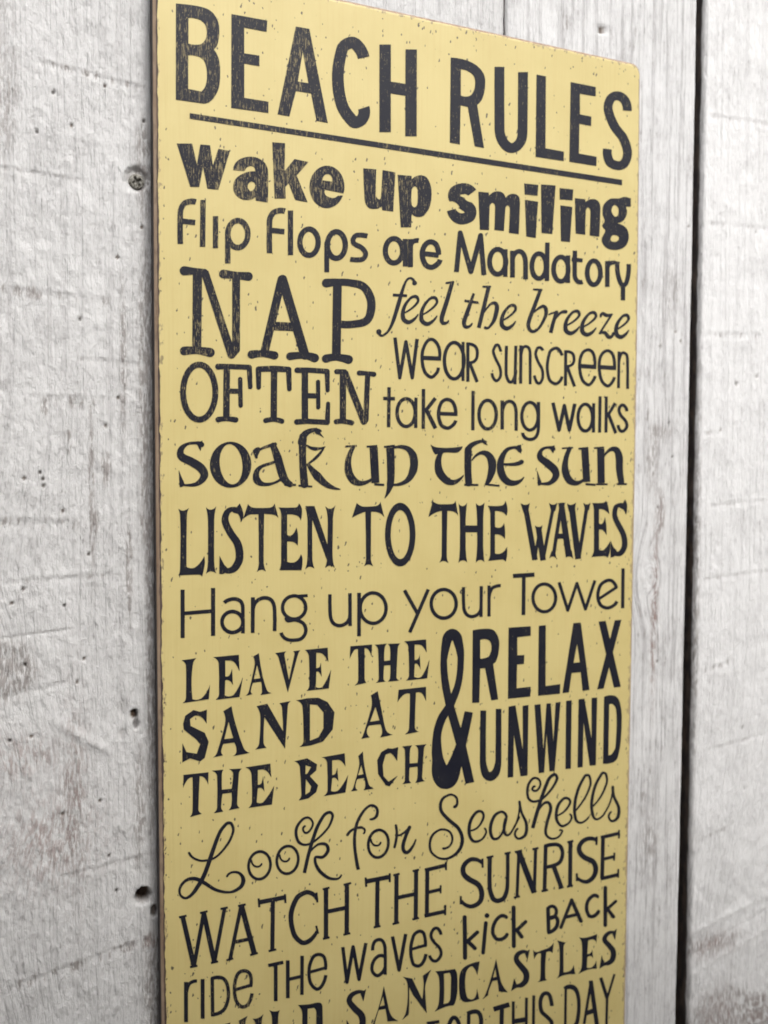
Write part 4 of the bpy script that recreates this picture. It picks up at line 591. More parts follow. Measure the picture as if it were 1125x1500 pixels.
'4761,914 -33,-8 96,-337 9,-7 8,-2 8,-1 12,5 9,10 47,198 4,-5 50,-191 5,-7 12,-6 12,-1 8,3 8,6 4,9 75,324 -45,7 -4,0 -2,-2 -50,-218 -53,198 -7,9 -12,5 -11,0 -12,-6 -5,-6 -2,-7 -49,-202 -67,234',
'5215,928 -24,-6 -20,-10 -17,-14 -19,-20 -13,-21 -11,-24 -8,-23 -5,-27 -3,-31 1,-23 4,-34 6,-26 9,-24 14,-26 12,-17 15,-16 21,-16 21,-9 28,-4 25,2 20,7 25,16 15,14 16,21 2,-4 1,-51 2,-2 41,1 2,2 -4,362 -43,-1 -2,-58 -1,4 -20,23 -20,17 -21,11 -20,6/5218,887 14,0 21,-8 13,-11 14,-16 17,-34 7,-23 5,-27 2,-24 -1,-23 -4,-27 -6,-24 -16,-34 -14,-18 -11,-10 -13,-7 -16,-4 -17,3 -17,10 -14,13 -12,17 -10,20 -7,20 -6,23 -3,27 1,47 5,24 14,38 12,19 12,13 12,9',
'5424,1012 -4,-2 0,-3 2,-441 2,-4 42,0 2,5 -2,445 -5,1',
'5514,1013 4,-447 5,-2 37,0 4,3 -2,184 3,8 104,-208 45,15 -111,224 0,3 90,133 -36,17 -5,0 -88,-130 -3,6 -2,191 -4,4',
'5777,934 -13,-3 -15,-9 -12,-11 -14,-17 -7,-14 -4,-14 -2,-21 3,-13 12,-31 18,-27 16,-17 46,-36 17,-20 14,-28 2,-13 -2,-11 -6,-15 -17,-19 -17,-11 -12,-1 -11,4 -13,17 -9,17 -4,20 -2,3 -42,-3 -2,-4 4,-21 8,-20 10,-17 15,-18 21,-13 17,-3 17,-1 21,4 17,8 29,25 13,18 8,17 3,14 0,21 -11,31 -20,30 -16,17 -44,36 -20,24 -10,17 -5,14 -1,14 2,10 10,20 9,8 8,5 17,-9 17,-15 11,-21 3,-16 46,4 -2,14 -7,20 -7,14 -15,17 -21,17 -19,9 -20,4',
]),
('soak up the sun', [
'477,385 -20,-8 -29,2 -19,-3 -48,-3 -22,-5 -37,-11 -25,-11 -22,-15 -14,-14 -12,-17 -5,-11 -6,-20 -3,-25 4,-25 5,-12 9,-14 12,-11 20,-14 19,-10 47,-22 56,-32 23,-14 22,-19 12,-15 9,-14 3,-11 -1,-11 -3,-12 -10,-17 -19,-22 -17,-13 -22,-9 -34,-7 -26,-3 -32,1 -7,25 -17,34 -32,82 -2,-6 6,-124 -6,-5 -1,-6 2,-5 6,-6 1,-20 1,-1 9,-2 8,2 8,3 12,8 28,-4 67,-4 25,2 28,6 20,8 17,9 26,18 23,22 15,23 6,14 4,17 0,14 -4,23 -4,11 -10,20 -11,17 -18,23 -28,23 -37,23 -56,30 -53,21 -17,9 -13,11 -2,8 0,14 5,17 8,14 12,14 13,12 9,4 19,6 23,3 34,2 16,-6 3,-2 14,-34 17,-27 3,5 6,31 14,4 7,5 7,8 2,9 1,8 -3,9 -8,10 -8,4 2,14 -3,1',
'770,379 -29,-3 -31,-9 -32,-14 -32,-22 -26,-24 -23,-30 -17,-32 -13,-34 -8,-34 -3,-40 2,-37 9,-39 12,-32 16,-31 23,-31 29,-26 26,-18 32,-15 34,-9 35,-3 35,3 35,9 30,13 29,20 28,25 23,29 19,35 14,34 7,35 4,41 -4,40 -7,35 -12,31 -19,35 -25,31 -25,23 -28,18 -32,15 -35,9/758,353 18,0 20,-6 19,-10 16,-15 18,-20 15,-25 14,-29 10,-28 7,-29 5,-35 2,-34 -1,-32 -4,-29 -7,-32 -10,-27 -13,-24 -13,-18 -15,-13 -18,-10 -20,-5 -21,1 -17,5 -18,11 -17,15 -17,20 -16,25 -13,29 -10,29 -6,28 -6,34 -2,35 1,31 4,28 7,32 10,27 13,24 13,18 15,13 17,11',
'1234,377 -12,-3 -12,-8 -70,-26 -29,-14 -18,-10 -9,8 -6,2 -9,0 -12,-3 -12,-5 -18,-12 -8,-8 -6,-9 -1,-5 7,-23 20,-49 9,-7 9,-1 6,3 3,5 1,6 -1,13 18,36 8,20 16,9 20,9 75,22 5,-9 13,-41 26,-93 -44,-15 -60,-16 -27,-10 -38,-18 -13,-9 -15,-12 -12,-14 -12,-17 -6,-18 -6,-20 -2,-20 0,-24 5,-20 6,-14 6,-9 18,-15 12,-7 18,-8 30,-7 44,0 33,3 40,10 54,20 43,22 3,-2 18,-20 16,-15 2,-15 22,-1 29,-13 10,-3 16,3 6,3 9,9 37,-1 1,3 1,18 -2,2 -31,1 -9,16 -22,17 -15,16 -15,25 -24,67 -46,158 -26,56 -27,52 -1,3 5,6 2,6 -2,11 -5,6 -9,5 -6,0 -15,-3/1252,155 3,0 29,-105 22,-59 -22,-14 -24,-12 -18,-7 -24,-6 -30,-4 -27,0 -24,3 -12,6 -12,8 -11,12 -14,26 -5,12 -2,17 2,17 4,18 8,14 21,23 15,8 24,10 51,16',
'1720,549 -6,-7 -28,0 -34,-6 -28,-7 -28,-12 -19,-11 -12,-9 -15,-17 -15,-12 -8,-15 -2,-17 -11,-33 -4,-24 3,-11 9,-15 1,-77 5,-156 13,-195 -22,0 -2,-18 1,-2 3,-1 28,-2 19,-12 15,-3 16,2 18,9 53,-4 4,1 1,17 -1,2 -45,4 1,15 -14,122 -6,74 1,4 3,-2 16,-32 26,-47 39,-61 38,-32 44,-34 35,-21 25,-13 41,-13 55,-9 38,-3 29,1 4,4 0,4 -3,3 -40,13 -35,16 -32,19 -38,28 -34,32 -54,64 -73,56 -39,35 -7,9 56,39 43,36 19,21 18,24 25,39 4,9 2,9 8,5 3,4 -2,6 -4,2 -32,-7 -28,-3 -22,-1 -31,3 -22,1 -19,3 -15,4 -32,15 -6,1 -6,-4 -1,1 8,89 12,14 12,11 19,12 22,10 21,7 3,-2 3,-9 3,-6 7,-5 41,-13 47,-27 3,2 -43,53 12,5 4,4 3,9 -4,9 -19,11 -32,9/1608,342 21,-17 23,-13 25,-10 18,-5 13,-2 22,3 28,6 26,8 -34,-39 -55,-52 -37,-33 -47,-37 -2,2 -1,3 -4,68 1,86 1,29',
'2144,362 -84,-6 -2,-2 1,-18 1,-1 61,4 3,-2 -17,-24 -14,-25 -20,-45 -15,-48 -7,-49 -1,-51 3,-27 2,-12 8,-24 9,-21 12,-22 13,-18 25,-28 17,-11 19,-10 23,-8 36,-6 33,2 45,11 36,15 37,23 2,-4 1,-16 96,5 1,2 -23,395 -1,3 -4,3 1,3 -2,18 -122,-11 -5,-2 2,-19 3,-1 26,3 4,-1 20,-342 -23,-12 -29,-11 -30,-7 -26,-2 -13,1 -20,7 -16,9 -13,10 -23,25 -12,17 -11,21 -8,21 -9,36 -6,40 0,36 4,39 7,28 7,21 11,27 17,31 1,9 2,1 16,2 2,3 -2,18/2407,-61 -1,-2 -2,-22 4,-1 113,-8 3,1 1,2 1,18 -2,4',
'2645,372 -124,-15 3,-23 104,11 2,-2 -2,-4 -3,0 -74,-4 -1,-2 7,-135 6,-215 -5,-59 0,-34 -5,-37 -9,-40 -13,-40 0,-3 2,-3 4,-1 3,1 20,20 37,44 23,37 20,38 31,-1 34,0 47,8 31,10 27,12 17,9 24,16 13,12 21,22 27,38 21,41 8,34 5,44 0,31 -4,31 -7,31 -6,19 -15,25 -18,21 -17,17 -14,10 -24,15 -25,10 -26,6 -30,4 -31,0 -41,-6 -30,-8 -3,2 -2,12/2668,331 38,2 40,-5 17,-5 21,-9 20,-15 11,-12 9,-16 9,-21 11,-50 2,-44 -4,-34 -16,-65 -8,-22 -9,-19 -18,-24 -12,-13 -13,-9 -35,-19 -37,-12 -23,-5 -21,-2 -4,1 7,59 3,108 -3,120 -6,105 3,3',
'3103,381 -1,-1 2,-6 23,-50 15,-28 18,-28 4,-1 33,8 -21,-38 -13,-35 -6,-38 -1,-25 2,-38 6,-28 9,-28 17,-26 18,-22 32,-30 42,-30 15,-9 14,-6 14,-5 25,-4 39,-1 36,8 25,12 30,21 24,22 23,29 10,16 1,6 -3,3 -7,2 -25,-19 -25,-15 -29,-13 -28,-8 -14,-2 -22,2 -18,5 -12,7 -34,27 -25,25 -18,24 -18,35 -10,25 -6,28 -2,48 2,25 9,35 12,25 4,3 32,4 24,1 89,-5 36,5 25,11 21,18 10,13 7,13 4,9 0,9 -68,-11 -64,-7 -71,-3 -70,1 -60,3 -25,5 -28,10',
'3777,466 -4,-7 -3,-10 -4,-2 -25,-3 -55,-12 -32,-11 -33,-14 -13,-8 -17,-13 -19,-20 -13,-9 -9,-13 -8,-48 3,-16 -2,-134 5,-112 10,-102 -4,-3 -11,0 -1,-23 5,-2 32,-1 11,-4 11,-2 15,2 11,4 102,-2 2,1 0,23 -3,1 -80,2 1,13 -7,64 -5,77 -2,116 3,2 7,-3 7,2 29,30 18,14 18,11 33,15 18,2 22,-4 19,-7 15,-12 10,-10 10,-16 7,-17 11,-54 2,-23 -1,-23 -12,-80 -11,-39 -14,-36 -1,-6 1,-10 -2,-2 -7,-1 -2,-19 5,-3 197,-18 2,20 -2,2 -141,15 22,25 21,30 30,55 6,14 9,34 7,46 -2,48 -2,17 -7,16 -10,19 -14,19 -16,20 -18,16 -20,13 -15,8 -26,8 -26,4 -14,0 -22,-2 -15,-4 -22,-8 -29,-16 -18,-13 -18,-16 -15,-15 -14,-19 -10,-17 -3,4 4,115 -1,9 9,11 15,13 23,15 27,14 40,16 22,5 7,1 20,-15 21,-9 22,-5 4,0 2,2 -17,22 5,4 4,6 0,7 -5,6 -12,6 -22,7 -22,24',
'4302,395 -48,-8 -2,-6 -3,-2 -31,1 -67,-10 -34,-10 -22,-12 -30,-24 -35,-40 -23,-36 -21,-49 -8,-42 0,-42 8,-52 8,-26 6,-13 13,-23 15,-21 30,-31 19,-15 24,-15 33,-12 38,-6 30,0 38,5 26,7 31,17 27,21 22,25 13,25 1,3 -3,6 -8,-1 -19,-15 -23,-13 -19,-7 -26,-6 -27,-3 -26,1 -27,5 -15,6 -19,11 -15,13 -12,13 -12,16 -10,20 -13,32 -11,43 -2,16 2,4 90,-6 76,1 30,4 30,8 34,12 10,8 6,13 -1,10 -3,6 -12,11 -16,4 -15,-3 -22,-12 -23,-9 -42,-11 -83,-8 -56,-1 -4,2 3,26 7,29 17,42 11,20 13,16 11,10 19,11 22,8 31,8 7,0 12,-2 21,-10 9,-8 12,-15 11,-6 12,-2 19,-18 0,23 10,13 3,13 -4,10 -9,10 -1,43',
'4786,394 -51,-9 -35,0 -43,-6 -23,-5 -20,-6 -23,-12 -25,-21 -13,-17 -12,-20 -7,-23 -1,-16 6,-27 10,-16 10,-11 19,-17 58,-38 88,-66 29,-30 6,-10 3,-14 -2,-13 -12,-23 -18,-21 -26,-19 -13,-6 -15,-3 -67,-7 -4,3 -5,13 -19,36 -41,97 -2,-4 0,-6 11,-130 -5,-6 -1,-7 3,-7 5,-3 1,-16 3,-4 12,-2 12,1 15,8 4,0 86,-7 28,1 23,5 43,19 31,20 16,14 15,17 14,24 7,26 0,27 -11,37 -16,27 -28,28 -32,24 -71,47 -74,36 -17,16 -3,7 0,23 4,14 6,7 11,9 12,7 19,8 20,6 19,-2 24,-7 24,-30 20,-18 7,28 14,7 6,6 3,7 0,10 -3,7 -11,10',
'4992,379 -12,-4 -83,-6 -6,-2 2,-18 68,4 4,-2 -27,-51 -19,-50 -20,-71 -8,-50 1,-54 7,-26 18,-44 23,-36 28,-31 20,-14 24,-11 17,-5 40,-8 32,0 36,7 37,14 32,21 8,0 102,5 -35,411 -3,20 -3,3 -142,-13 -2,-2 2,-20 4,-2 38,2 30,-358 -2,-4 -11,-6 -27,-12 -25,-6 -20,-2 -20,2 -16,6 -12,6 -17,13 -24,27 -12,16 -11,21 -9,23 -11,44 -4,30 -1,40 4,37 15,58 12,30 17,34 2,10 4,2 16,1 1,4 -3,17 -35,-2 -12,3/5247,-69 -3,-21 1,-4 2,-1 144,-11 5,1 2,24 -4,2 -143,11',
'5668,391 -25,-3 -17,-5 -25,-10 -12,-7 -37,-31 -28,-33 -3,56 -2,4 -97,-2 51,2 45,5 -1,18 -3,3 -153,-11 2,-17 3,-3 41,2 4,0 1,-2 15,-423 5,-3 99,1 5,1 -11,323 27,31 34,26 25,13 16,4 17,0 17,-3 13,-9 10,-16 5,-21 9,-65 2,-73 3,-38 18,-86 23,-86 -3,-4 -22,0 -2,-3 1,-17 2,-4 152,-1 3,4 -1,17 -2,4 -34,0 -4,1 1,16 -16,87 -10,90 1,83 -2,41 -3,18 -14,41 -19,34 -18,21 -12,10 -17,10 -19,7 -17,2/5407,-72 -2,-5 1,-17 2,-2 166,-1 4,0 2,3 0,17 -3,4',
]),
('LISTEN TO THE WAVES', [
'334,-312 -11,-9 -17,-9 -17,-6 -14,-2 -8,1 -14,3 -14,8 -8,7 -2,-3 10,-28 5,-28 3,-99 1,-113 -3,-184 -5,-173 -5,-31 -11,-27 2,-2 104,1 104,-1 9,-1 9,-4 8,-9 6,-12 2,4 14,50 14,76 2,20 0,23 -2,23 -4,20 -2,-1 -9,-18 -14,-22 -21,-28 -25,-26 -26,-19 -10,-4 -15,-4 -26,2 -22,7 -10,6 -5,6 2,281 5,218 2,40 2,17 7,25 11,22',
'617,-301 -10,-12 -13,-10 -14,-6 -15,-4 -14,1 -11,4 -14,8 -12,13 -1,-2 12,-51 6,-49 2,-51 0,-114 -2,-244 -1,-63 -6,-60 -7,-31 -8,-29 1,-3 9,9 14,9 14,6 15,2 14,-2 11,-4 12,-6 14,-13 3,1 -12,41 -5,34 -4,55 0,81 3,350 5,60 6,37 10,40 0,3',
'867,-271 -13,-19 -17,-20 -20,5 -35,-1 -29,-7 -21,-10 -16,-14 -10,-11 -13,-23 -11,-28 -6,-29 -1,-20 2,-15 7,-26 17,-43 33,-63 15,-24 42,-60 15,-26 8,-26 7,-33 3,-32 0,-32 -2,-26 -6,-20 -12,-25 -19,-28 -9,-9 -11,-8 -15,-6 -15,-2 -8,12 -21,21 -6,9 -48,92 -4,-186 0,-2 3,-1 12,-5 14,-2 9,1 11,4 15,8 12,-5 14,-3 18,-2 20,2 21,5 26,11 12,7 14,12 16,20 23,37 14,34 6,35 0,53 -3,29 -4,26 -11,41 -11,27 -15,26 -54,72 -26,46 -14,26 -11,26 -6,21 -4,23 1,14 3,14 11,29 12,13 15,8 4,-7 7,-6 41,-10 11,-8 12,-21 7,-20 5,-20 1,-21 2,-3 9,11 10,18 7,17 3,21 0,17 -5,29 -10,32 -16,38 -9,15',
'1251,-275 -10,-20 -11,-12 -9,-6 -7,-2 -15,-4 -39,-3 -107,1 -36,4 -15,4 -15,7 -14,11 -12,15 -3,0 -52,-153 -1,-3 2,-1 15,14 18,13 18,11 20,9 21,2 32,-1 39,2 2,-2 3,-281 0,-240 -4,-38 -7,-29 -10,-26 3,-3 9,9 9,6 15,5 9,2 15,-1 9,-2 15,-8 12,-9 2,3 -9,21 -6,21 -6,26 -2,21 1,241 5,284 1,1 57,-3 27,-3 25,-5 15,-6 12,-8 11,-11 7,-11 1,5',
'1523,-279 -3,-2 -2,-15 -8,-12 -9,-8 -12,-5 -96,-2 -98,4 13,-19 8,-17 5,-21 2,-17 0,-257 -1,-266 -5,-36 -5,-20 -10,-24 2,-1 246,-10 3,4 9,60 3,56 -3,15 -4,16 -6,12 -8,12 -8,-24 -13,-23 -16,-18 -22,-15 -21,-7 -25,-2 -28,4 -15,6 -6,4 0,214 3,2 3,1 25,0 18,-2 22,-6 14,-7 10,-7 13,-11 9,-13 2,3 3,30 2,45 -1,33 -4,32 -7,30 -7,23 -9,-22 -10,-21 -12,-17 -17,-18 -14,-7 -12,-1 -16,2 -15,8 0,219 3,2 16,1 36,-2 28,-5 28,-9 13,-7 13,-12 10,-15 7,-22 7,27 5,33 2,39 -1,26 -5,18 -6,15 -10,15',
'1940,-306 -12,-15 -11,-9 -15,-8 -16,-4 -13,1 -16,4 -16,9 -13,13 -1,-2 11,-33 7,-30 5,-33 3,-36 2,-55 -3,-174 -1,-49 -3,-3 -146,415 0,3 -3,3 -3,0 -97,1 -3,-3 17,-27 -1,0 -9,7 -7,8 -1,-2 10,-30 6,-24 8,-57 2,-54 0,-170 0,-174 -2,-57 -7,-50 -8,-30 -9,-27 1,-2 9,10 13,9 12,5 16,3 9,-1 13,-3 16,-8 12,-10 3,2 -10,28 -7,27 -4,27 -2,39 -2,306 1,93 0,9 2,4 168,-451 -8,-42 -13,-39 2,-3 13,12 16,8 16,4 9,1 7,-1 12,-16 3,4 1,9 16,-8 16,-14 1,3 -13,37 -7,33 -5,52 -2,61 7,372 7,60 8,33 10,36',
'2481,-271 -5,-13 -6,-9 -19,-16 -10,-5 -13,-4 -40,-4 -99,-2 -26,3 -17,6 -16,8 -17,11 -16,14 -3,-2 -54,-157 2,-3 59,29 55,21 30,9 10,2 3,-1 0,-2 6,-248 4,-277 -2,-21 -4,-19 -7,-21 -10,-21 2,-1 10,7 16,8 17,4 10,0 16,-3 10,-3 17,-9 10,-8 2,0 -10,19 -9,19 -6,22 -3,19 -1,240 1,295 3,3 47,-2 26,-4 17,-5 17,-8 20,-13 14,-13 13,-17 1,4 -42,160',
'2722,-284 -27,-4 -27,-12 -27,-21 -27,-30 -22,-37 -20,-46 -15,-46 -10,-50 -7,-55 -2,-59 3,-56 7,-56 11,-50 15,-50 20,-44 25,-42 24,-29 26,-21 30,-16 31,-5 31,4 27,11 27,21 27,30 23,37 19,43 16,50 10,50 7,57 2,56 -3,60 -7,57 -12,50 -15,47 -21,48 -23,38 -25,28 -27,22 -30,15/2724,-368 19,-4 21,-12 16,-16 15,-21 15,-30 12,-34 10,-38 7,-38 5,-47 2,-44 -1,-44 -4,-40 -7,-41 -10,-38 -11,-33 -14,-28 -19,-26 -15,-14 -15,-8 -21,-4 -20,4 -17,11 -16,16 -17,25 -14,29 -13,35 -9,37 -8,41 -4,41 -2,43 2,44 4,46 6,37 10,37 12,34 14,28 17,24 15,14 17,10',
'3431,-269 -7,-17 -11,-11 -7,-4 -11,-4 -18,-3 -39,-1 -99,0 -28,2 -25,7 -18,8 -17,10 -14,11 -3,-4 -51,-173 0,-3 3,-1 45,28 52,23 39,12 21,2 11,0 2,-287 -1,-235 -3,-19 -5,-19 -9,-22 -11,-19 0,-4 13,10 15,7 18,4 10,0 18,-3 11,-4 14,-7 15,-12 3,1 -15,39 -6,26 -1,19 0,237 3,283 1,4 2,1 32,-1 25,-2 25,-6 18,-9 15,-10 13,-14 8,-13 2,3 -32,158',
'3812,-296 -11,-14 -15,-11 -13,-6 -16,-4 -18,2 -11,4 -17,12 -9,12 -2,-3 10,-67 6,-72 3,-61 0,-62 -152,4 -1,67 3,68 6,64 8,64 -1,3 -12,-16 -16,-12 -12,-5 -14,-4 -11,0 -18,5 -16,11 -9,11 -2,-1 11,-68 6,-64 3,-57 2,-113 0,-231 -5,-87 -11,-67 2,-4 9,10 16,11 18,6 11,1 18,-2 11,-5 15,-9 11,-12 2,3 -12,62 -8,81 -4,209 4,1 150,-4 2,-146 -2,-62 -5,-81 -9,-68 2,-3 11,13 15,10 11,4 18,4 11,-1 19,-6 15,-9 11,-11 3,2 -9,55 -6,66 -4,65 -1,88 -2,240 5,100 9,84 0,4',
'4101,-280 -3,-2 -5,-20 -8,-13 -14,-12 -18,-7 -34,-3 -48,-2 -49,1 -59,5 -3,-2 21,-29 12,-33 4,-26 1,-78 3,-199 1,-206 -3,-22 -5,-20 -9,-22 -11,-20 0,-2 104,8 83,3 19,-3 11,-5 8,-6 15,-14 6,17 9,33 4,32 1,47 -3,48 -17,-25 -17,-19 -20,-16 -21,-12 -22,-7 -23,-2 -26,2 -19,7 -3,225 8,2 30,-1 26,-5 19,-7 15,-8 13,-10 13,-13 8,-14 4,4 3,19 2,49 -6,63 -6,33 -7,24 -6,-17 -11,-16 -12,-11 -19,-9 -18,-4 -19,1 -23,5 -15,9 -2,187 19,1 30,-3 26,-4 26,-8 15,-7 12,-7 17,-17 9,-15 3,2 6,13 7,26 2,20 -1,23 -4,26 -6,23 -10,26',
'4830,-308 -9,-9 -11,-7 -19,-7 -12,-2 -24,3 -20,7 -15,11 -3,-3 28,-84 -92,-428 -4,-4 -34,190 11,60 -23,-15 -12,-4 -19,-2 -12,1 -20,6 -23,15 -1,-2 21,-61 -1,-6 14,-77 -22,-114 -102,452 15,79 -2,2 -15,-11 -15,-7 -12,-3 -19,-2 -11,0 -20,5 -17,8 -13,9 -3,-3 43,-116 6,-6 123,-572 2,-2 35,4 16,-5 2,1 2,5 21,4 -12,54 19,102 31,-170 3,-4 76,7 -7,51 116,541 2,3 13,4 3,3 25,94 0,3',
'4873,-308 -4,-6 -15,-2 -9,4 9,-24 7,-40 -89,-523 -1,-4 -7,-1 -4,-2 -29,-83 3,-3 15,13 12,5 12,3 12,0 12,-2 16,-7 11,-9 9,-12 1,5 -16,61 31,182 80,-2 42,-229 -1,-7 3,-2 5,6 11,6 40,3 14,-5 14,-8 12,-10 9,-11 2,4 -24,103 -9,4 -107,547 -1,4 12,40 -2,2 -16,-6 -4,6 -36,-3/4888,-532 1,3 28,-162 -53,1 -4,1 25,150',
'5107,-309 -16,-12 -19,-9 -33,-9 -12,0 -21,4 -13,6 -15,10 0,-3 26,-95 3,-4 5,0 1,-3 97,-591 1,-2 4,0 83,6 -4,31 96,569 1,2 13,1 20,92 -2,5 -8,-9 -12,-8 -16,-6 -12,-2 -21,2 -20,9 -13,9 -2,-2 23,-65 -73,-432 -4,15 -68,415 12,71',
'5558,-291 -8,-10 -10,-7 -23,-10 -74,-3 -91,3 -2,-2 12,-21 7,-17 8,-38 7,-260 3,-248 -2,-21 -6,-24 -14,-27 -15,-20 3,-2 95,5 99,2 13,-2 17,-6 21,-14 15,25 14,35 5,27 3,45 -2,49 -2,14 -4,6 -16,-26 -20,-27 -24,-24 -25,-21 -9,-4 -12,-4 -25,0 -21,5 -10,6 0,4 -5,245 10,3 21,1 12,-3 17,-7 16,-13 14,-14 25,-36 1,38 -3,52 -6,49 -9,45 -11,42 -2,0 -5,-25 -8,-20 -20,-31 -10,-6 -13,-3 -21,3 -10,7 -3,176 10,3 25,1 20,-3 17,-5 17,-8 25,-15 21,-17 18,-18 3,1 -6,45 -14,59 -16,38',
'5848,-282 -21,-32 -8,-11 -4,-2 -26,6 -30,-3 -28,-7 -26,-11 -20,-16 -9,-12 -12,-33 -5,-24 -2,-31 3,-31 6,-24 10,-25 17,-31 41,-67 46,-67 14,-25 10,-28 8,-30 5,-51 -2,-24 -4,-18 -7,-17 -11,-17 -22,-24 -15,-4 -17,-1 -3,13 -6,10 -34,25 -9,9 -21,35 -26,53 -2,0 5,-212 42,-1 21,15 34,-4 30,-2 29,3 21,7 21,13 28,31 17,28 12,31 5,35 -3,49 -8,38 -15,46 -24,46 -102,152 -13,28 -6,28 1,38 9,35 6,7 17,10 13,-11 42,-17 12,-8 19,-23 18,-34 4,-4 9,32 5,32 1,31 -1,28 -6,21 -11,24 -18,24',
]),
('Hang up your Towel', [
'563,-1154 -2,-1 0,-3 -2,-220 -3,-1 -267,-7 -4,2 2,222 -2,3 -3,0 -34,2 -2,-1 -2,-2 -3,-501 40,-3 2,3 3,236 270,6 3,-1 -1,-238 3,-2 40,-2 1,1 3,504 -4,1',
'787,-1262 -30,-5 -26,-7 -26,-13 -14,-11 -4,-6 24,-27 2,-1 15,11 18,9 14,5 27,5 17,0 18,-2 17,-6 15,-8 9,-8 6,-8 7,-21 4,-29 0,-55 -17,15 -18,11 -21,9 -20,6 -21,2 -23,-2 -21,-5 -20,-9 -15,-9 -17,-16 -13,-17 -8,-15 -6,-16 -4,-23 0,-23 3,-21 6,-17 12,-25 11,-15 15,-15 21,-16 14,-7 21,-8 23,-5 21,0 20,3 24,8 15,7 18,12 -1,-24 39,-4 2,1 1,82 -1,177 -2,38 -7,26 -8,18 -7,12 -14,13 -16,11 -18,9 -23,7 -21,2/774,-1437 24,0 14,-4 15,-7 12,-7 12,-10 11,-14 7,-10 6,-15 4,-15 1,-15 -1,-14 -3,-12 -8,-17 -7,-11 -11,-11 -21,-13 -17,-6 -15,-2 -15,0 -14,3 -15,6 -12,6 -11,8 -12,12 -11,16 -9,24 -3,14 0,15 3,17 6,14 12,20 12,11 14,9 15,5',
'1119,-1269 -27,-6 -20,-7 -22,-12 -18,-15 -1,29 -2,3 -38,2 -3,-2 -3,-377 1,-4 39,-2 2,1 3,250 3,17 6,18 8,17 8,11 10,11 9,7 24,12 15,5 18,2 15,0 15,-3 13,-3 12,-6 15,-13 13,-23 6,-16 5,-24 3,-44 2,-113 -3,-98 3,-2 37,-4 2,3 3,116 -3,116 -5,42 -11,36 -9,19 -13,18 -15,14 -12,8 -18,8 -18,6 -22,3',
'1446,-1266 -31,-6 -23,-9 -18,-11 -16,-14 -17,-20 -12,-23 -6,-18 -4,-21 -1,-26 4,-24 7,-22 11,-21 14,-19 12,-13 -7,-8 0,-9 4,-15 9,-13 15,-11 15,-5 22,1 40,5 19,-1 34,-11 25,-13 12,-9 9,-10 8,-13 5,-12 4,-12 2,-19 -1,-15 -4,-11 -7,-17 -9,-12 -11,-12 -13,-8 -11,-5 -19,-3 -43,-1 -25,2 -22,3 -21,7 -16,8 -15,12 -11,14 -9,15 -5,16 -3,0 -35,-7 10,-27 13,-22 21,-22 19,-13 25,-12 27,-7 31,-4 44,-2 28,2 19,4 19,7 15,10 16,14 12,16 11,20 6,18 4,21 -1,24 -5,21 -10,25 -12,19 -18,19 -19,13 -20,11 17,9 17,13 18,17 14,20 10,24 6,20 2,24 -3,25 -5,21 -9,22 -12,19 -22,24 6,2 47,1 1,1 -2,30 -2,2 -106,-1 -28,7 -25,2/1444,-1305 20,2 19,-2 15,-4 19,-8 17,-11 11,-9 12,-13 10,-16 8,-18 4,-18 2,-15 -2,-15 -4,-18 -7,-18 -11,-14 -11,-12 -14,-10 -15,-8 -19,-5 -18,-3 -16,1 -15,2 -19,6 -18,10 -16,12 -11,11 -10,13 -10,18 -5,15 -3,18 0,18 3,15 5,16 9,16 12,14 13,12 16,9 15,6',
'2099,-1287 -3,-2 2,-240 -5,-30 -6,-15 -7,-12 -9,-12 -13,-10 -13,-8 -16,-6 -17,-4 -13,0 -13,1 -16,4 -22,10 -17,16 -15,25 -8,31 -4,49 -4,101 0,97 -1,2 -35,2 -4,-1 -1,-79 2,-80 4,-79 5,-28 12,-34 17,-29 13,-14 10,-8 29,-15 19,-7 23,-3 19,0 17,2 19,5 20,8 14,8 15,11 2,-3 1,-22 39,-3 2,1 -3,367 -3,2',
'2387,-1279 -27,-2 -26,-7 -27,-12 -26,-19 -18,-19 -12,-15 -2,1 -1,3 0,58 -44,3 1,-488 2,-4 43,-2 -1,201 1,6 2,0 11,-16 21,-23 25,-20 23,-14 33,-12 27,-5 30,-1 27,5 26,9 30,18 21,17 17,21 15,24 11,27 7,34 2,29 -2,31 -7,28 -11,29 -16,29 -18,23 -21,20 -29,20 -27,13 -27,7/2384,-1319 30,-2 20,-6 20,-9 20,-14 19,-19 13,-16 11,-19 10,-26 6,-25 2,-25 -2,-28 -5,-22 -9,-21 -12,-21 -15,-18 -17,-14 -17,-10 -23,-9 -23,-3 -20,1 -20,4 -20,7 -20,11 -20,17 -16,18 -11,16 -12,25 -8,25 -3,25 0,25 3,25 8,24 10,21 13,18 15,15 20,14 20,9 19,6',
'3066,-1284 -113,-236 -4,-4 -145,243 -1,1 -37,-18 162,-274 -94,-197 3,-3 34,-16 4,1 230,482 1,3 -1,1',
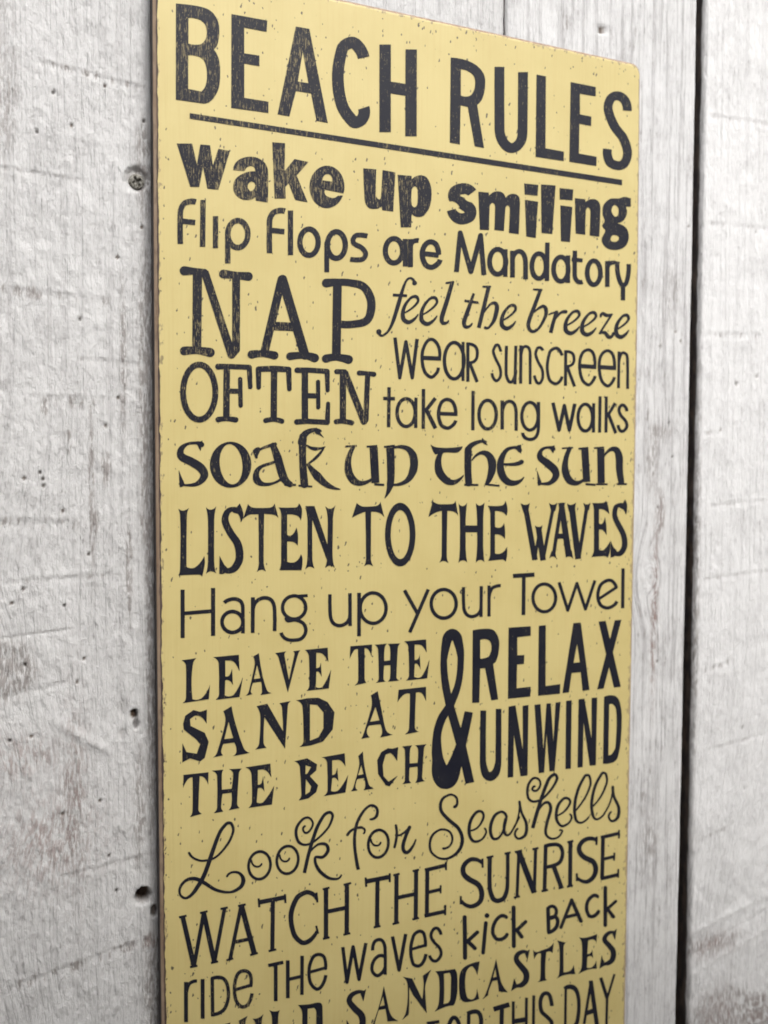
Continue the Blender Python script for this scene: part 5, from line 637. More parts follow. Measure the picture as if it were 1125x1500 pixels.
'3266,-1284 -18,-2 -28,-7 -25,-10 -27,-18 -22,-21 -18,-25 -12,-25 -8,-24 -5,-33 0,-28 6,-33 8,-26 13,-26 19,-27 20,-22 25,-19 32,-17 25,-9 29,-5 32,-1 32,5 25,8 24,13 26,20 20,23 17,28 9,22 7,29 3,32 -3,29 -7,30 -15,33 -14,23 -17,20 -24,22 -29,19 -29,12 -28,8 -29,3/3261,-1326 20,2 21,-2 21,-6 22,-9 21,-14 18,-16 14,-17 12,-20 10,-23 6,-26 2,-23 -1,-25 -7,-26 -8,-19 -11,-18 -17,-19 -19,-14 -18,-10 -18,-6 -25,-4 -21,1 -21,4 -22,7 -21,12 -18,14 -18,19 -13,19 -10,20 -8,22 -4,26 0,23 3,25 9,25 10,19 11,15 18,18 18,11 21,10',
'3762,-1288 1,-245 -4,-29 -5,-13 -7,-13 -11,-12 -11,-9 -15,-8 -14,-6 -15,-3 -15,-1 -25,4 -15,6 -11,6 -18,19 -15,27 -8,30 -5,65 -2,81 1,97 -4,2 -36,3 -3,-1 -2,-79 2,-81 5,-78 5,-30 11,-30 9,-16 13,-18 11,-12 14,-11 26,-13 33,-8 15,-2 22,1 22,5 14,5 19,8 18,13 1,-20 3,-2 37,-3 4,2 -1,364 -3,3',
'4022,-1276 -30,-2 -38,-10 -22,-8 -18,-12 -3,5 -1,16 -42,2 3,-368 2,-5 37,-2 5,1 -2,227 5,30 8,26 17,35 12,10 19,7 29,7 19,2 25,-2 1,4 4,33 -4,2',
'4484,-1158 -265,-4 -3,-1 4,-47 4,-2 118,1 2,-1 1,-457 50,-4 2,4 -1,458 124,2 2,2 -4,47 -3,2',
'4644,-1285 -20,-2 -27,-7 -28,-12 -26,-18 -20,-20 -18,-26 -12,-22 -8,-27 -5,-33 1,-30 5,-31 9,-27 12,-25 20,-29 22,-23 26,-20 31,-16 24,-9 27,-5 32,-1 31,4 33,11 22,13 24,18 20,23 17,26 11,30 6,27 2,27 -3,31 -7,31 -14,33 -14,22 -19,23 -25,24 -27,17 -31,14 -28,7 -32,3/4642,-1326 18,1 20,-2 19,-5 24,-10 20,-13 19,-17 14,-18 12,-18 11,-27 6,-24 2,-27 -2,-24 -4,-20 -9,-23 -14,-23 -14,-16 -21,-16 -15,-9 -20,-7 -24,-4 -23,1 -20,4 -20,7 -20,11 -21,16 -17,18 -12,18 -11,20 -9,28 -4,24 -1,23 4,27 7,23 10,20 12,16 19,19 18,12 21,10',
'5389,-1288 -114,-296 -4,2 -110,270 -9,9 -13,4 -12,-3 -8,-9 -108,-277 -112,298 -6,1 -37,-9 134,-358 6,-8 8,-5 12,-1 11,5 5,6 109,281 113,-276 6,-9 13,-5 12,1 8,5 4,6 134,352 -2,3',
'5607,-1282 -30,-5 -45,-18 -29,-17 -25,-22 -18,-28 -14,-34 -10,-41 -3,-35 4,-41 10,-36 14,-32 20,-29 24,-20 33,-18 39,-13 29,-5 26,1 25,4 27,8 31,14 34,23 14,15 14,20 -4,3 -38,19 -4,-1 -21,-26 -25,-17 -25,-11 -21,-6 -17,-3 -17,-1 -37,9 -27,12 -20,15 -15,22 -13,29 3,3 261,131 3,2 3,7 2,7 -2,7 -15,32 -19,25 -28,26 -23,15 -17,6 -29,5/5611,-1324 13,2 17,-2 13,-3 8,-5 17,-14 13,-14 12,-17 8,-14 -226,-115 -2,4 -1,25 5,38 10,30 18,34 16,17 20,13 28,12',
'5819,-1158 -3,-1 -1,-3 4,-506 2,-3 47,-3 2,4 -4,509',
]),
('LEAVE THE SAND AT THE BEACH', [
'399,-1885 -148,-11 2,-3 10,-5 11,-9 7,-8 8,-13 5,-14 1,-35 1,-141 -4,-170 -3,-14 -6,-14 -11,-13 -14,-10 1,-2 272,16 13,150 -1,3 -1,-6 -12,-31 -19,-35 -13,-20 -16,-19 -25,-24 -10,-5 -14,-5 -11,-2 -18,-2 -11,1 -17,4 -16,7 -1,3 -6,79 -2,66 1,67 4,69 7,60 7,39 5,14 7,11 9,11 11,11',
'851,-1884 -272,-5 21,-10 19,-18 13,-20 5,-15 1,-9 4,-137 -3,-193 -3,-14 -6,-14 -11,-14 -14,-10 1,-3 252,6 2,2 36,200 -2,6 -20,-54 -23,-45 -27,-45 -26,-33 -11,-7 -15,-5 -26,-2 -12,1 -17,6 -9,5 -7,6 6,154 1,3 12,4 9,-1 9,-2 10,-4 13,-12 10,-11 10,-16 7,-13 1,4 -9,171 -12,-37 -10,-20 -9,-14 -11,-7 -9,-2 -14,1 -7,3 0,167 2,2 58,-4 15,-6 14,-9 15,-15 16,-25 17,-31 14,-35 2,7 -6,166 -1,3',
'1072,-1884 -60,-31 -1,-3 10,-21 7,-30 0,-27 -5,-29 -25,-117 -35,-142 -5,-14 -7,-12 -12,-13 -10,-8 1,-1 3,-1 69,10 -8,7 -7,9 -4,13 -1,9 10,43 9,26 7,15 87,5 3,-5 5,-36 3,-60 -1,-15 -3,-9 -12,-19 2,-2 119,11 -16,6 -9,5 -12,9 -7,8 -9,16 -19,58 -21,74 -13,64 -17,93 -14,111/1053,-2013 36,-143 -3,-1 -66,-3 -2,2 33,140',
'1536,-1887 -81,-6 7,-7 7,-9 3,-9 0,-9 -64,-276 -26,138 -24,137 0,9 5,15 7,8 9,6 -4,2 -117,-9 -3,-2 12,-10 11,-12 9,-16 5,-12 104,-394 112,401 9,23 8,15 11,14 1,3',
'1850,-1883 -257,-5 -1,-3 11,-8 12,-13 14,-24 7,-22 2,-36 4,-131 -1,-164 -3,-15 -6,-15 -8,-11 -12,-12 3,-2 251,2 2,1 26,197 -2,7 -24,-57 -22,-44 -26,-43 -24,-33 -16,-9 -13,-2 -16,0 -19,5 -9,6 -6,5 6,166 6,4 6,1 10,-2 6,-4 18,-26 14,-32 2,6 -9,145 -3,3 -6,-27 -6,-14 -6,-6 -7,-4 -9,-2 -10,0 -7,2 0,168 4,1 35,-3 19,-7 19,-12 13,-14 18,-22 17,-28 13,-26 2,2 0,3 -7,151 -1,3',
'2380,-1886 -255,-1 -2,-2 -7,-140 26,55 26,38 10,8 16,4 17,-1 2,-2 1,-3 5,-171 0,-177 -4,-15 -8,-15 -12,-14 -17,-11 1,-2 7,0 132,17 -15,23 -5,15 -2,14 -1,343 2,1 6,0 17,-4 12,-7 10,-10 11,-16 11,-23 13,-42 2,10 7,124 -1,3',
'2722,-1898 -136,3 -3,-1 -1,-1 11,-11 7,-10 5,-9 4,-16 3,-73 -3,-69 -69,-3 -4,0 -1,3 -1,31 1,50 5,59 3,16 6,15 8,12 10,12 -1,1 -145,-3 14,-11 11,-13 8,-13 5,-16 7,-144 3,-135 0,-63 -4,-12 -8,-14 -8,-7 -15,-8 3,-1 118,3 -13,10 -6,7 -5,10 -3,13 2,88 5,56 2,3 71,-1 3,0 2,-2 1,-76 -4,-66 -3,-12 -6,-12 -17,-21 141,0 -17,10 -9,8 -9,16 -1,10 6,164 9,164 3,16 5,15 19,27',
'3053,-1877 -260,-1 -7,-2 16,-11 13,-13 12,-17 6,-13 4,-20 5,-79 5,-134 0,-115 -4,-16 -9,-15 -10,-12 -15,-12 265,3 4,0 2,3 26,203 -2,7 -21,-59 -23,-47 -27,-46 -25,-33 -8,-5 -10,-4 -18,-3 -14,0 -10,1 -18,6 -12,7 -4,3 -1,4 6,143 7,3 10,1 11,-2 7,-5 23,-31 15,-30 1,0 0,3 -12,175 -2,-20 -4,-13 -7,-15 -6,-9 -14,-8 -12,-3 -16,2 -3,3 -1,175 5,1 56,-4 10,-3 18,-8 14,-12 19,-24 16,-24 14,-27 3,7 -9,141 -2,4',
'511,-2441 -72,-16 -71,26 -83,-51 -2,-2 -23,-82 7,-60 133,-124 36,-53 -34,-92 -3,-4 -103,29 -2,1 -42,100 -2,-205 77,33 3,0 106,-44 48,30 1,2 43,165 -42,102 -147,89 -7,70 1,3 46,30 8,2 14,-1 23,-5 20,-11 24,-21 19,-26 9,-15 8,-19 2,6',
'769,-2433 -83,-42 -1,-3 13,-32 8,-35 1,-35 -4,-35 -12,-49 -20,-73 -55,-174 -5,-11 -9,-14 -11,-12 -17,-11 2,-1 99,10 3,2 -11,13 -4,9 -4,15 0,9 4,20 7,23 8,20 7,12 115,1 3,-4 7,-16 9,-28 4,-24 2,-24 -3,-17 -8,-14 -12,-12 -12,-6 3,-1 176,12 -22,12 -20,15 -16,19 -11,22 -39,111 -40,135 -27,104 -10,48 -10,60 -2,3/741,-2599 47,-176 -3,-2 -88,-1 -2,2 0,3 44,170',
'1416,-2441 -114,-10 0,-3 10,-10 11,-16 5,-16 2,-9 9,-155 3,-106 -177,323 -119,-15 17,-29 9,-18 8,-22 5,-22 3,-33 -1,-92 -5,-95 -9,-104 -7,-20 -9,-14 -14,-14 -12,-7 5,-2 119,5 -12,14 -10,14 -7,15 -4,18 0,75 3,90 7,107 2,3 229,-373 33,475 3,15 8,13 12,12 10,5 -3,2',
'1733,-2433 -117,6 -126,-13 16,-5 10,-5 22,-17 12,-15 6,-10 6,-16 1,-9 7,-95 3,-92 3,-196 -4,-19 -9,-16 -16,-15 -16,-8 3,-3 123,2 144,26 114,124 21,192 -81,124 -106,58/1649,-2501 2,1 82,-13 72,-90 1,-3 0,-179 -59,-94 -96,-26 -2,3',
'2457,-2427 -84,-40 9,-35 4,-38 -1,-35 -6,-37 -27,-94 -62,-185 -14,-33 -17,-26 3,-2 97,1 3,2 -14,14 -13,20 -7,19 -2,17 2,22 6,18 8,14 9,10 4,2 137,0 10,-23 7,-23 4,-19 2,-22 -2,-19 -5,-15 -8,-15 -12,-15 2,-1 149,13 9,2 -26,7 -27,16 -15,13 -9,10 -13,24 -12,43 -11,42 -30,152/2428,-2610 3,1 49,-155 -5,-2 -109,-5 0,4',
'3061,-2433 -341,-3 -3,-1 -13,-141 17,23 20,22 25,22 23,15 18,6 20,2 25,-4 7,-3 2,-3 -2,-198 -8,-204 -5,-19 -12,-21 -14,-13 -19,-12 2,-1 161,12 10,2 -18,9 -15,14 -11,17 -4,16 3,206 8,198 1,3 32,2 10,-2 18,-6 14,-9 12,-13 18,-27 13,-27 10,-29 2,5 -1,158 -2,4',
'520,-3113 -259,5 -5,-137 13,28 12,22 14,21 12,15 12,8 14,5 14,1 6,0 2,-2 1,-178 -3,-184 -3,-14 -6,-17 -8,-13 -11,-14 123,17 -2,4 -12,9 -10,12 -8,15 -2,15 7,175 9,175 6,1 17,-5 15,-8 15,-13 11,-16 11,-19 6,-16 6,-22 2,2 5,125 0,3',
'873,-3119 -118,9 -8,-2 14,-7 13,-14 9,-16 4,-15 -1,-42 -4,-41 -5,-38 -7,-37 -2,-3 -103,4 -1,72 1,101 3,14 3,9 10,16 -3,3 -118,4 25,-14 14,-14 12,-20 4,-18 2,-139 -4,-198 -4,-17 -6,-14 -10,-13 -15,-13 1,-1 99,4 0,3 -8,10 -9,16 -4,16 -1,9 7,82 8,53 3,3 95,0 2,-42 1,-33 -5,-62 -4,-14 -7,-14 -9,-12 -10,-9 1,-1 113,6 4,2 -13,14 -8,13 -4,15 -1,12 9,160 12,159 3,15 6,14 11,14 12,10',
'1193,-3105 -269,-8 15,-8 14,-10 13,-14 9,-13 4,-10 6,-15 3,-33 5,-127 -1,-156 -3,-15 -8,-17 -11,-16 -16,-13 2,-1 258,0 26,202 -1,4 -25,-43 -28,-41 -39,-50 -28,-30 -9,-5 -9,-2 -15,-1 -9,0 -19,6 -9,5 -5,6 13,146 6,5 11,3 15,-1 9,-4 9,-8 10,-12 10,-20 2,-8 1,5 -13,166 -3,-2 -2,-20 -6,-23 -6,-21 -5,-7 -7,-6 -14,-5 -9,0 -8,3 1,159 1,2 52,0 15,-5 15,-8 16,-12 18,-21 16,-24 14,-29 2,6 -10,146',
'1614,-3099 -133,-14 -9,-2 22,-12 19,-18 12,-19 5,-13 2,-10 10,-130 8,-179 -2,-15 -6,-17 -8,-14 -14,-14 2,-3 106,6 5,2 89,57 22,73 0,3 -95,115 74,55 8,67 -3,3 -110,79/1599,-3177 2,1 61,-27 -45,-68 -3,-2 -16,-2 -2,3/1601,-3334 0,3 3,-3 58,-85 1,-3 -16,-59 -49,-23 -2,2 0,3',
'2055,-3096 -272,-14 16,-4 16,-9 13,-11 9,-10 8,-14 3,-9 3,-32 5,-134 0,-99 -1,-62 -4,-15 -8,-14 -15,-17 -18,-10 3,-1 253,4 2,2 32,190 -2,4 -22,-42 -26,-40 -36,-46 -29,-30 -17,-7 -26,-3 -13,2 -16,4 -10,5 -6,5 13,139 6,4 9,2 10,0 10,-3 6,-4 14,-13 11,-17 5,-12 2,5 -12,148 -3,0 -9,-36 -9,-21 -4,-5 -8,-6 -9,-3 -10,-1 -7,2 -2,3 0,162 2,2 3,0 62,-3 16,-4 10,-5 15,-10 16,-18 17,-24 14,-26 2,5 -8,145',
'2277,-3103 -52,-43 -2,-3 8,-33 4,-32 0,-31 -4,-31 -23,-88 -40,-127 -12,-26 -18,-23 2,-3 74,2 0,3 -12,11 -6,10 -6,14 -1,9 2,19 5,24 8,24 8,15 80,2 6,-13 7,-26 3,-20 2,-25 -2,-16 -3,-12 -7,-15 -9,-11 3,-3 122,1 -18,9 -13,10 -20,20 -10,17 -13,40 -23,85 -20,100 -11,74 -7,89/2258,-3260 0,1 3,-3 25,-103 -64,-4 -1,3',
'2713,-3104 -68,-10 -58,12 -84,-35 -48,-86 12,-163 93,-143 46,-20 3,-1 2,1 97,106 -3,3 -106,-53 -4,2 -62,71 -9,135 35,113 55,12 4,-1 13,-9 22,-20 24,-35 24,-41 2,6 13,152',
'3072,-3112 -139,3 16,-14 11,-15 5,-10 4,-17 2,-38 -1,-42 -5,-51 -2,-20 -3,-3 -94,4 -4,3 0,77 5,83 3,12 5,12 8,12 9,9 -3,3 -3,0 -118,2 -1,-3 11,-9 11,-12 8,-15 3,-10 4,-119 -1,-231 -4,-13 -4,-9 -10,-11 -12,-8 1,-2 108,-3 1,3 -12,10 -8,12 -4,10 -2,10 0,58 2,48 3,32 1,2 3,0 95,-2 2,-3 3,-59 -3,-64 -3,-16 -5,-16 -10,-18 -9,-11 2,-2 124,4 -16,9 -14,16 -7,16 -2,13 9,164 12,167 4,16 6,12 11,13 14,10',
]),
('& RELAX UNWIND', [
'3386,-1775 -18,-3 -21,-8 -16,-9 -17,-13 -18,-20 -9,-15 -8,-16 -6,-25 -14,-102 -6,-84 -3,-112 4,-101 10,-101 12,-82 18,-86 29,-123 -61,-73 -23,-29 -20,-34 -23,-56 -18,-53 -14,-60 -12,-99 -5,-71 -1,-72 3,-49 4,-42 -5,-75 -1,-45 6,-53 10,-37 10,-28 17,-31 22,-33 18,-18 21,-17 22,-13 22,-8 36,-9 18,-2 18,0 40,8 25,12 18,12 12,11 19,24 21,40 15,45 16,73 6,17 4,0 54,-210 2,-4 112,6 2,2 -60,244 -55,208 5,33 24,89 28,119 31,149 -6,4 -103,27 -50,-196 -3,5 -36,105 -52,163 46,103 26,68 20,68 19,97 11,103 5,163 -4,59 -8,60 -18,89 -11,27 -20,30 -26,25 -18,12 -15,7 -32,10/3402,-1913 3,1 2,-1 9,-14 29,-76 16,-54 8,-33 6,-33 0,-49 -3,-71 -4,-52 -6,-48 -9,-48 -10,-39 -14,-41 -33,-73 -3,1 -14,58 -25,125 -12,102 -6,114 12,60 20,77 26,83/3355,-2806 4,-1 81,-266 25,-89 -33,-74 -36,-73 -36,-63 -17,-22 -4,0 -3,5 -36,80 -11,44 -10,53 -7,54 -4,46 -2,55 3,33 6,35 19,66 18,44 14,31',
'3833,-1803 -52,0 -52,-2 -51,-6 -3,-5 1,-867 93,-6 3,1 8,408 3,2 64,-1 89,-399 91,2 4,2 -74,432 2,4 22,14 18,22 15,35 11,36 7,36 6,66 1,36 -5,37 -13,41 -15,31 -19,28 -25,24 -21,13 -30,9 -30,4/3811,-1927 31,0 22,-5 26,-11 19,-16 10,-15 9,-27 4,-23 -2,-33 -5,-26 -8,-23 -15,-29 -9,-8 -23,-9 -40,-7 -23,-2 -26,2 -2,5 -3,217 2,3 8,3',
'4467,-1815 -302,3 2,-869 312,-3 4,3 4,115 -2,2 -198,0 3,288 1,3 4,0 85,1 4,0 2,2 5,107 -97,3 -2,2 -4,217 3,3 3,0 182,6 2,2 -2,111 -2,4',
'4685,-1815 -90,-2 -3,-2 3,-865 5,-2 310,-4 2,3 4,117 -4,1 -211,-6 -9,756 -2,3',
'5196,-1817 -94,1 -5,-1 -146,-866 4,-3 91,1 36,238 3,2 4,0 126,0 3,-3 32,-236 3,-1 99,2 2,4 -146,858 -2,3/5155,-2083 1,3 4,-12 41,-223 -4,-3 -86,-1 -2,5',
'5816,-1821 -85,0 -5,-2 -70,-236 -72,240 -5,1 -96,-4 -5,-2 123,-422 -130,-442 97,2 3,4 80,267 79,-271 3,-3 102,2 3,1 -133,453 121,408 -1,4',
'4001,-2789 -1,-3 3,-311 -1,-315 -4,-30 -7,-26 -9,-25 -13,-27 -8,-11 -11,-10 -11,-5 -11,-2 -4,0 -4,3 -10,11 -13,32 -18,55 -8,51 -4,304 1,300 -2,3 -4,0 -70,9 -3,-4 -2,-298 1,-326 5,-61 8,-41 11,-42 6,-17 15,-26 16,-18 23,-21 23,-13 26,-9 27,-4 34,7 29,15 27,22 15,20 11,24 11,37 8,49 2,40 -3,290 -5,362 -4,4',
'4454,-2787 -74,-3 -4,-3 10,-523 -2,-14 -110,554 -2,2 -92,-5 -3,-1 -1,-874 73,-4 5,2 2,507 2,10 100,-518 3,-4 94,-4 3,2 0,875',
'4919,-2794 -64,-4 -3,-3 -25,-498 -46,498 -2,4 -56,1 -4,-2 -35,-554 -4,3 -48,553 -4,3 -83,-1 75,-860 2,-4 71,-1 5,1 27,489 4,-28 47,-460 69,-2 4,0 2,2 73,863',
'5082,-2790 -73,0 -3,-3 5,-861 1,-2 4,-1 73,-4 2,4 -2,863 -2,4',
'5466,-2792 -75,2 -2,-2 10,-506 -2,-12 -117,522 -83,0 -4,-2 -1,-870 75,-3 2,1 4,570 105,-566 5,-2 84,-5 3,2 4,866 -1,4',
'5670,-2782 -26,0 -25,-3 -25,-5 -13,-5 0,-863 13,-4 30,-5 38,-2 56,3 25,5 17,6 17,11 15,13 12,16 8,17 13,45 18,84 11,88 8,149 0,150 -4,47 -7,50 -21,84 -9,26 -14,26 -19,23 -18,16 -19,12 -22,7 -30,6/5689,-2894 17,-3 8,-3 18,-13 16,-19 10,-15 13,-30 7,-61 4,-68 2,-71 -2,-103 -7,-138 -4,-43 -6,-24 -20,-33 -30,-34 -21,-8 -21,-1 -10,3 -1,4 0,652 10,6',
]),
('Look for Seashells', [
'741,-3676 -21,-1 -12,-3 -9,-6 -22,-19 -21,-21 -19,-23 -11,-17 -21,-41 -20,-47 -43,-109 -32,-87 -55,2 -20,5 -23,10 -38,23 -17,15 -17,21 -14,28 -3,4 -6,4 -5,0 -6,-2 -3,-3 -2,-7 2,-6 8,-16 11,-17 22,-24 27,-21 35,-20 31,-13 21,-4 40,-2 4,-2 -38,-100 -15,-33 -18,-36 -3,0 -35,19 -20,7 -26,5 -29,1 -25,-5 -24,-9 -22,-16 -20,-20 -15,-22 -9,-22 -5,-19 0,-18 2,-21 8,-25 12,-19 14,-15 11,-8 15,-8 11,-4 12,-2 17,2 29,11 31,21 29,27 59,77 38,-29 60,-50 35,-24 35,-18 27,-11 35,-13 27,-7 26,-5 36,-4 21,1 21,4 30,9 30,14 15,10 16,19 13,27 6,27 -4,24 -6,20 -16,27 -21,24 -23,18 -24,11 -18,4 -18,3 -24,-1 -15,-3 -16,-7 -13,-10 -10,-10 -6,-11 0,-6 4,-6 5,-4 6,0 5,3 8,11 8,7 18,10 18,3 27,-4 21,-8 19,-13 13,-16 10,-21 4,-22 -1,-27 -6,-20 -10,-17 -15,-12 -28,-15 -23,-9 -27,-6 -18,0 -9,2 -38,9 -47,19 -44,23 -32,22 -75,68 -30,23 22,41 16,36 22,55 26,72 29,8 23,11 26,16 34,28 38,39 36,43 20,31 17,33 13,34 10,31 2,21 -3,27 -9,28 -11,22 -6,8 -11,7/729,-3710 15,0 6,-2 5,-5 12,-26 6,-28 -1,-15 -4,-17 -12,-34 -14,-31 -17,-29 -14,-19 -25,-32 -29,-32 -30,-26 -23,-18 -21,-11 -17,-7 -2,1 0,3 54,152 17,44 19,45 13,22 17,24 31,31 8,7/328,-4249 19,-2 23,-6 20,-9 19,-12 -62,-89 -13,-16 -16,-15 -17,-11 -15,-7 -15,0 -17,8 -11,9 -7,8 -6,10 -4,12 -2,15 0,15 1,12 5,13 8,14 11,15 23,21 15,8 11,4 14,3',
'1066,-4045 -18,-1 -21,-6 -19,-8 -20,-15 -17,-19 -14,-21 -9,-20 -6,-23 -5,-27 0,-27 3,-27 7,-29 9,-23 11,-20 16,-21 19,-19 21,-15 21,-10 24,-7 25,-1 18,3 19,6 23,13 17,16 16,21 11,20 7,20 7,29 2,27 -2,28 -4,25 -7,23 -13,26 -14,22 -18,21 -19,15 -18,11 -24,9/1070,-4077 21,-3 15,-5 18,-11 12,-11 13,-13 12,-19 9,-22 6,-19 4,-22 1,-21 -1,-24 -6,-24 -6,-17 -9,-17 -14,-18 -15,-13 -13,-7 -15,-6 -18,-3 -19,1 -15,4 -12,6 -18,12 -15,15 -12,17 -9,17 -8,19 -5,22 -3,25 0,21 3,21 4,13 9,-25 12,-19 14,-15 19,-12 22,-7 18,0 18,6 14,12 7,14 -3,7 -3,4 -6,1 -7,-2 -5,-9 -9,-7 -12,-5 -12,0 -10,3 -18,9 -12,13 -8,13 -7,20 -3,16 -7,10 12,19 12,13 14,10 18,9 15,3',
'1381,-4036 -18,-1 -19,-5 -22,-11 -18,-14 -17,-18 -14,-22 -9,-20 -7,-24 -4,-27 -1,-27 3,-28 8,-29 9,-23 11,-20 15,-21 21,-21 18,-13 22,-11 25,-7 22,-1 25,4 19,7 19,12 18,15 16,22 11,20 7,20 7,30 2,28 -1,28 -5,25 -7,23 -12,27 -16,24 -20,21 -16,13 -18,11 -25,9/1387,-4068 19,-2 18,-7 14,-8 12,-10 15,-17 11,-17 11,-23 6,-20 3,-19 2,-25 -2,-24 -6,-24 -6,-17 -9,-17 -12,-17 -16,-14 -16,-10 -15,-5 -16,-3 -19,2 -16,4 -15,8 -13,8 -15,15 -12,17 -10,19 -9,23 -4,19 -3,22 0,21 4,24 3,13 7,-24 11,-20 13,-15 19,-13 15,-6 22,-3 19,5 15,11 6,8 4,12 -3,8 -6,4 -6,0 -4,-2 -9,-15 -10,-7 -6,-2 -6,-1 -13,2 -9,4 -12,7 -11,12 -8,14 -5,16 -2,18 -5,7 -7,2 2,5 13,20 12,13 13,10 19,9 13,4',
'1864,-3728 -13,-2 -19,-6 -25,-15 -22,-25 -34,-46 -28,-47 -20,-40 -54,-145 -28,-5 -26,1 -25,8 -13,8 -12,10 -15,17 -13,27 -9,32 -3,38 1,21 5,24 7,17 14,23 22,25 19,17 19,10 22,3 13,-1 13,-7 13,-13 11,-17 5,-13 2,-13 -2,-15 -7,-18 -16,-25 -13,-14 -15,-10 -10,-2 -6,0 -7,3 -5,7 -9,20 0,9 4,9 15,10 2,6 -1,6 -3,4 -6,4 -6,0 -13,-5 -9,-10 -5,-8 -2,-9 0,-16 7,-19 7,-14 8,-10 13,-9 13,-3 19,2 16,7 16,13 16,20 16,27 6,18 2,18 -4,22 -11,24 -15,20 -17,15 -16,8 -12,4 -19,1 -13,-2 -18,-5 -17,-8 -28,-23 -28,-32 -11,-17 -8,-17 -6,-20 -2,-12 -1,-25 1,-25 7,-34 12,-36 13,-24 21,-22 27,-17 25,-11 29,-4 35,2 1,-1 -29,-98 -20,-77 -27,-119 2,-4 35,-12 3,2 31,135 20,77 7,18 19,18 18,15 36,21 16,5 22,1 16,-2 20,-5 13,-6 6,-6 6,-10 5,-11 3,-19 -2,-12 -5,-12 -7,-11 -13,-15 -13,-10 -13,-6 -13,1 -35,9 -19,3 -13,-1 -10,-7 -6,-14 -1,-12 -1,-22 5,-29 8,-26 21,-47 22,-35 29,-33 39,-37 33,-25 19,-11 20,-9 39,-11 39,-5 13,1 10,2 20,10 8,8 10,14 4,12 -3,7 -6,4 -7,0 -10,-14 -7,-7 -12,-7 -17,-3 -29,6 -26,7 -20,9 -19,11 -29,22 -26,23 -19,20 -20,24 -22,33 -15,28 -10,23 -7,23 -3,29 0,6 2,2 48,-14 13,-2 13,0 13,3 16,8 19,13 13,14 16,25 5,15 2,12 -4,26 -7,20 -6,10 -15,19 -10,8 -13,7 -23,6 -29,3 -26,-2 -20,-6 -26,-15 -27,-20 -1,3 14,45 32,17 41,27 28,20 34,28 22,21 27,29 14,19 16,29 14,32 12,36 2,12 -3,19 -5,14 -6,10 -10,12 -7,6 -6,4 -13,4/1870,-3763 14,-1 6,-4 9,-15 2,-13 -6,-24 -11,-33 -20,-40 -11,-17 -15,-17 -41,-39 -45,-35 -36,-23 -12,-6 22,62 21,52 17,36 21,36 22,34 22,28 19,13',
'2373,-3725 -17,-3 -30,-14 -27,-18 -25,-24 -35,-42 -29,-46 -21,-47 -13,-46 -36,-12 -23,-12 -26,-23 -11,-14 -3,-5 1,-10 5,-7 8,-4 10,-1 6,4 15,20 15,14 26,15 4,2 2,-4 -5,-49 -3,-47 0,-51 3,-45 7,-64 14,-101 11,-56 12,-48 37,2 3,2 -14,57 -11,56 -16,101 -7,61 -2,45 1,60 4,47 6,40 4,2 10,1 37,-2 10,-3 13,-8 9,-9 3,-7 -2,-16 -4,-6 -7,-5 -2,-6 3,-7 7,-4 7,2 7,3 8,11 5,12 1,12 -3,13 -7,14 -10,11 -18,14 -14,7 -13,3 -33,0 -3,1 15,46 28,52 40,55 16,16 20,17 17,11 19,8 11,1 17,-5 13,-7 14,-11 7,-9 6,-13 2,-14 1,-16 -6,-24 -12,-21 -11,-8 -14,-6 -13,-2 -21,0 -3,-3 -3,-6 2,-7 2,-3 9,-5 21,-3 20,1 20,6 17,10 14,14 6,12 5,18 3,28 -3,23 -7,20 -12,20 -20,18 -20,12 -24,8',
'2467,-4023 -23,-2 -24,-8 -18,-9 -17,-14 -18,-19 -14,-23 -10,-24 -7,-25 -4,-24 -1,-29 3,-29 7,-30 9,-24 12,-21 15,-22 21,-20 20,-15 24,-11 23,-6 24,-1 26,5 22,9 17,11 17,15 17,23 13,24 8,24 6,25 2,29 -1,29 -5,26 -7,24 -12,28 -17,25 -16,18 -17,14 -24,15 -24,9/2472,-4057 19,-2 17,-6 14,-8 14,-11 14,-17 11,-18 8,-17 7,-24 4,-23 2,-26 -2,-22 -5,-25 -8,-21 -10,-18 -12,-17 -18,-16 -14,-9 -14,-5 -17,-3 -20,1 -14,3 -13,6 -17,12 -14,14 -12,16 -11,21 -8,21 -5,23 -2,22 0,23 4,25 3,-1 10,-23 17,-23 11,-9 10,-7 23,-9 21,-2 13,2 12,4 13,11 6,9 4,12 -1,5 -3,4 -7,4 -7,-1 -3,-2 -8,-15 -9,-7 -7,-3 -14,0 -10,2 -20,9 -11,10 -10,15 -8,20 -4,20 -9,11 15,24 13,15 13,11 20,10 14,4',
'2687,-4006 -7,-3 -4,-9 8,-40 4,-30 0,-35 -7,-5 -2,-7 2,-6 6,-8 -9,-53 -18,-65 1,-10 5,-7 9,-5 11,1 5,6 17,59 11,66 25,1 17,3 45,20 1,-2 -32,-79 -10,-32 -6,-34 2,-26 7,-24 7,-14 8,-13 10,-11 14,-10 14,-5 18,-2 10,2 14,5 18,13 13,14 22,29 13,21 12,24 15,43 -2,7 -4,4 -7,2 -6,-3 -16,-33 -18,-27 -31,-34 -22,-19 -15,-6 -10,1 -7,7 -6,11 -5,17 -1,16 2,19 6,29 23,64 10,24 16,33 24,42 1,7 -2,9 -6,8 -8,5 -11,2 -7,-1 -8,-7 -14,-24 -33,-23 -24,-14 -25,-10 -13,-3 -14,0 -2,3 0,26 -3,32 -10,50 -4,7 -5,4',
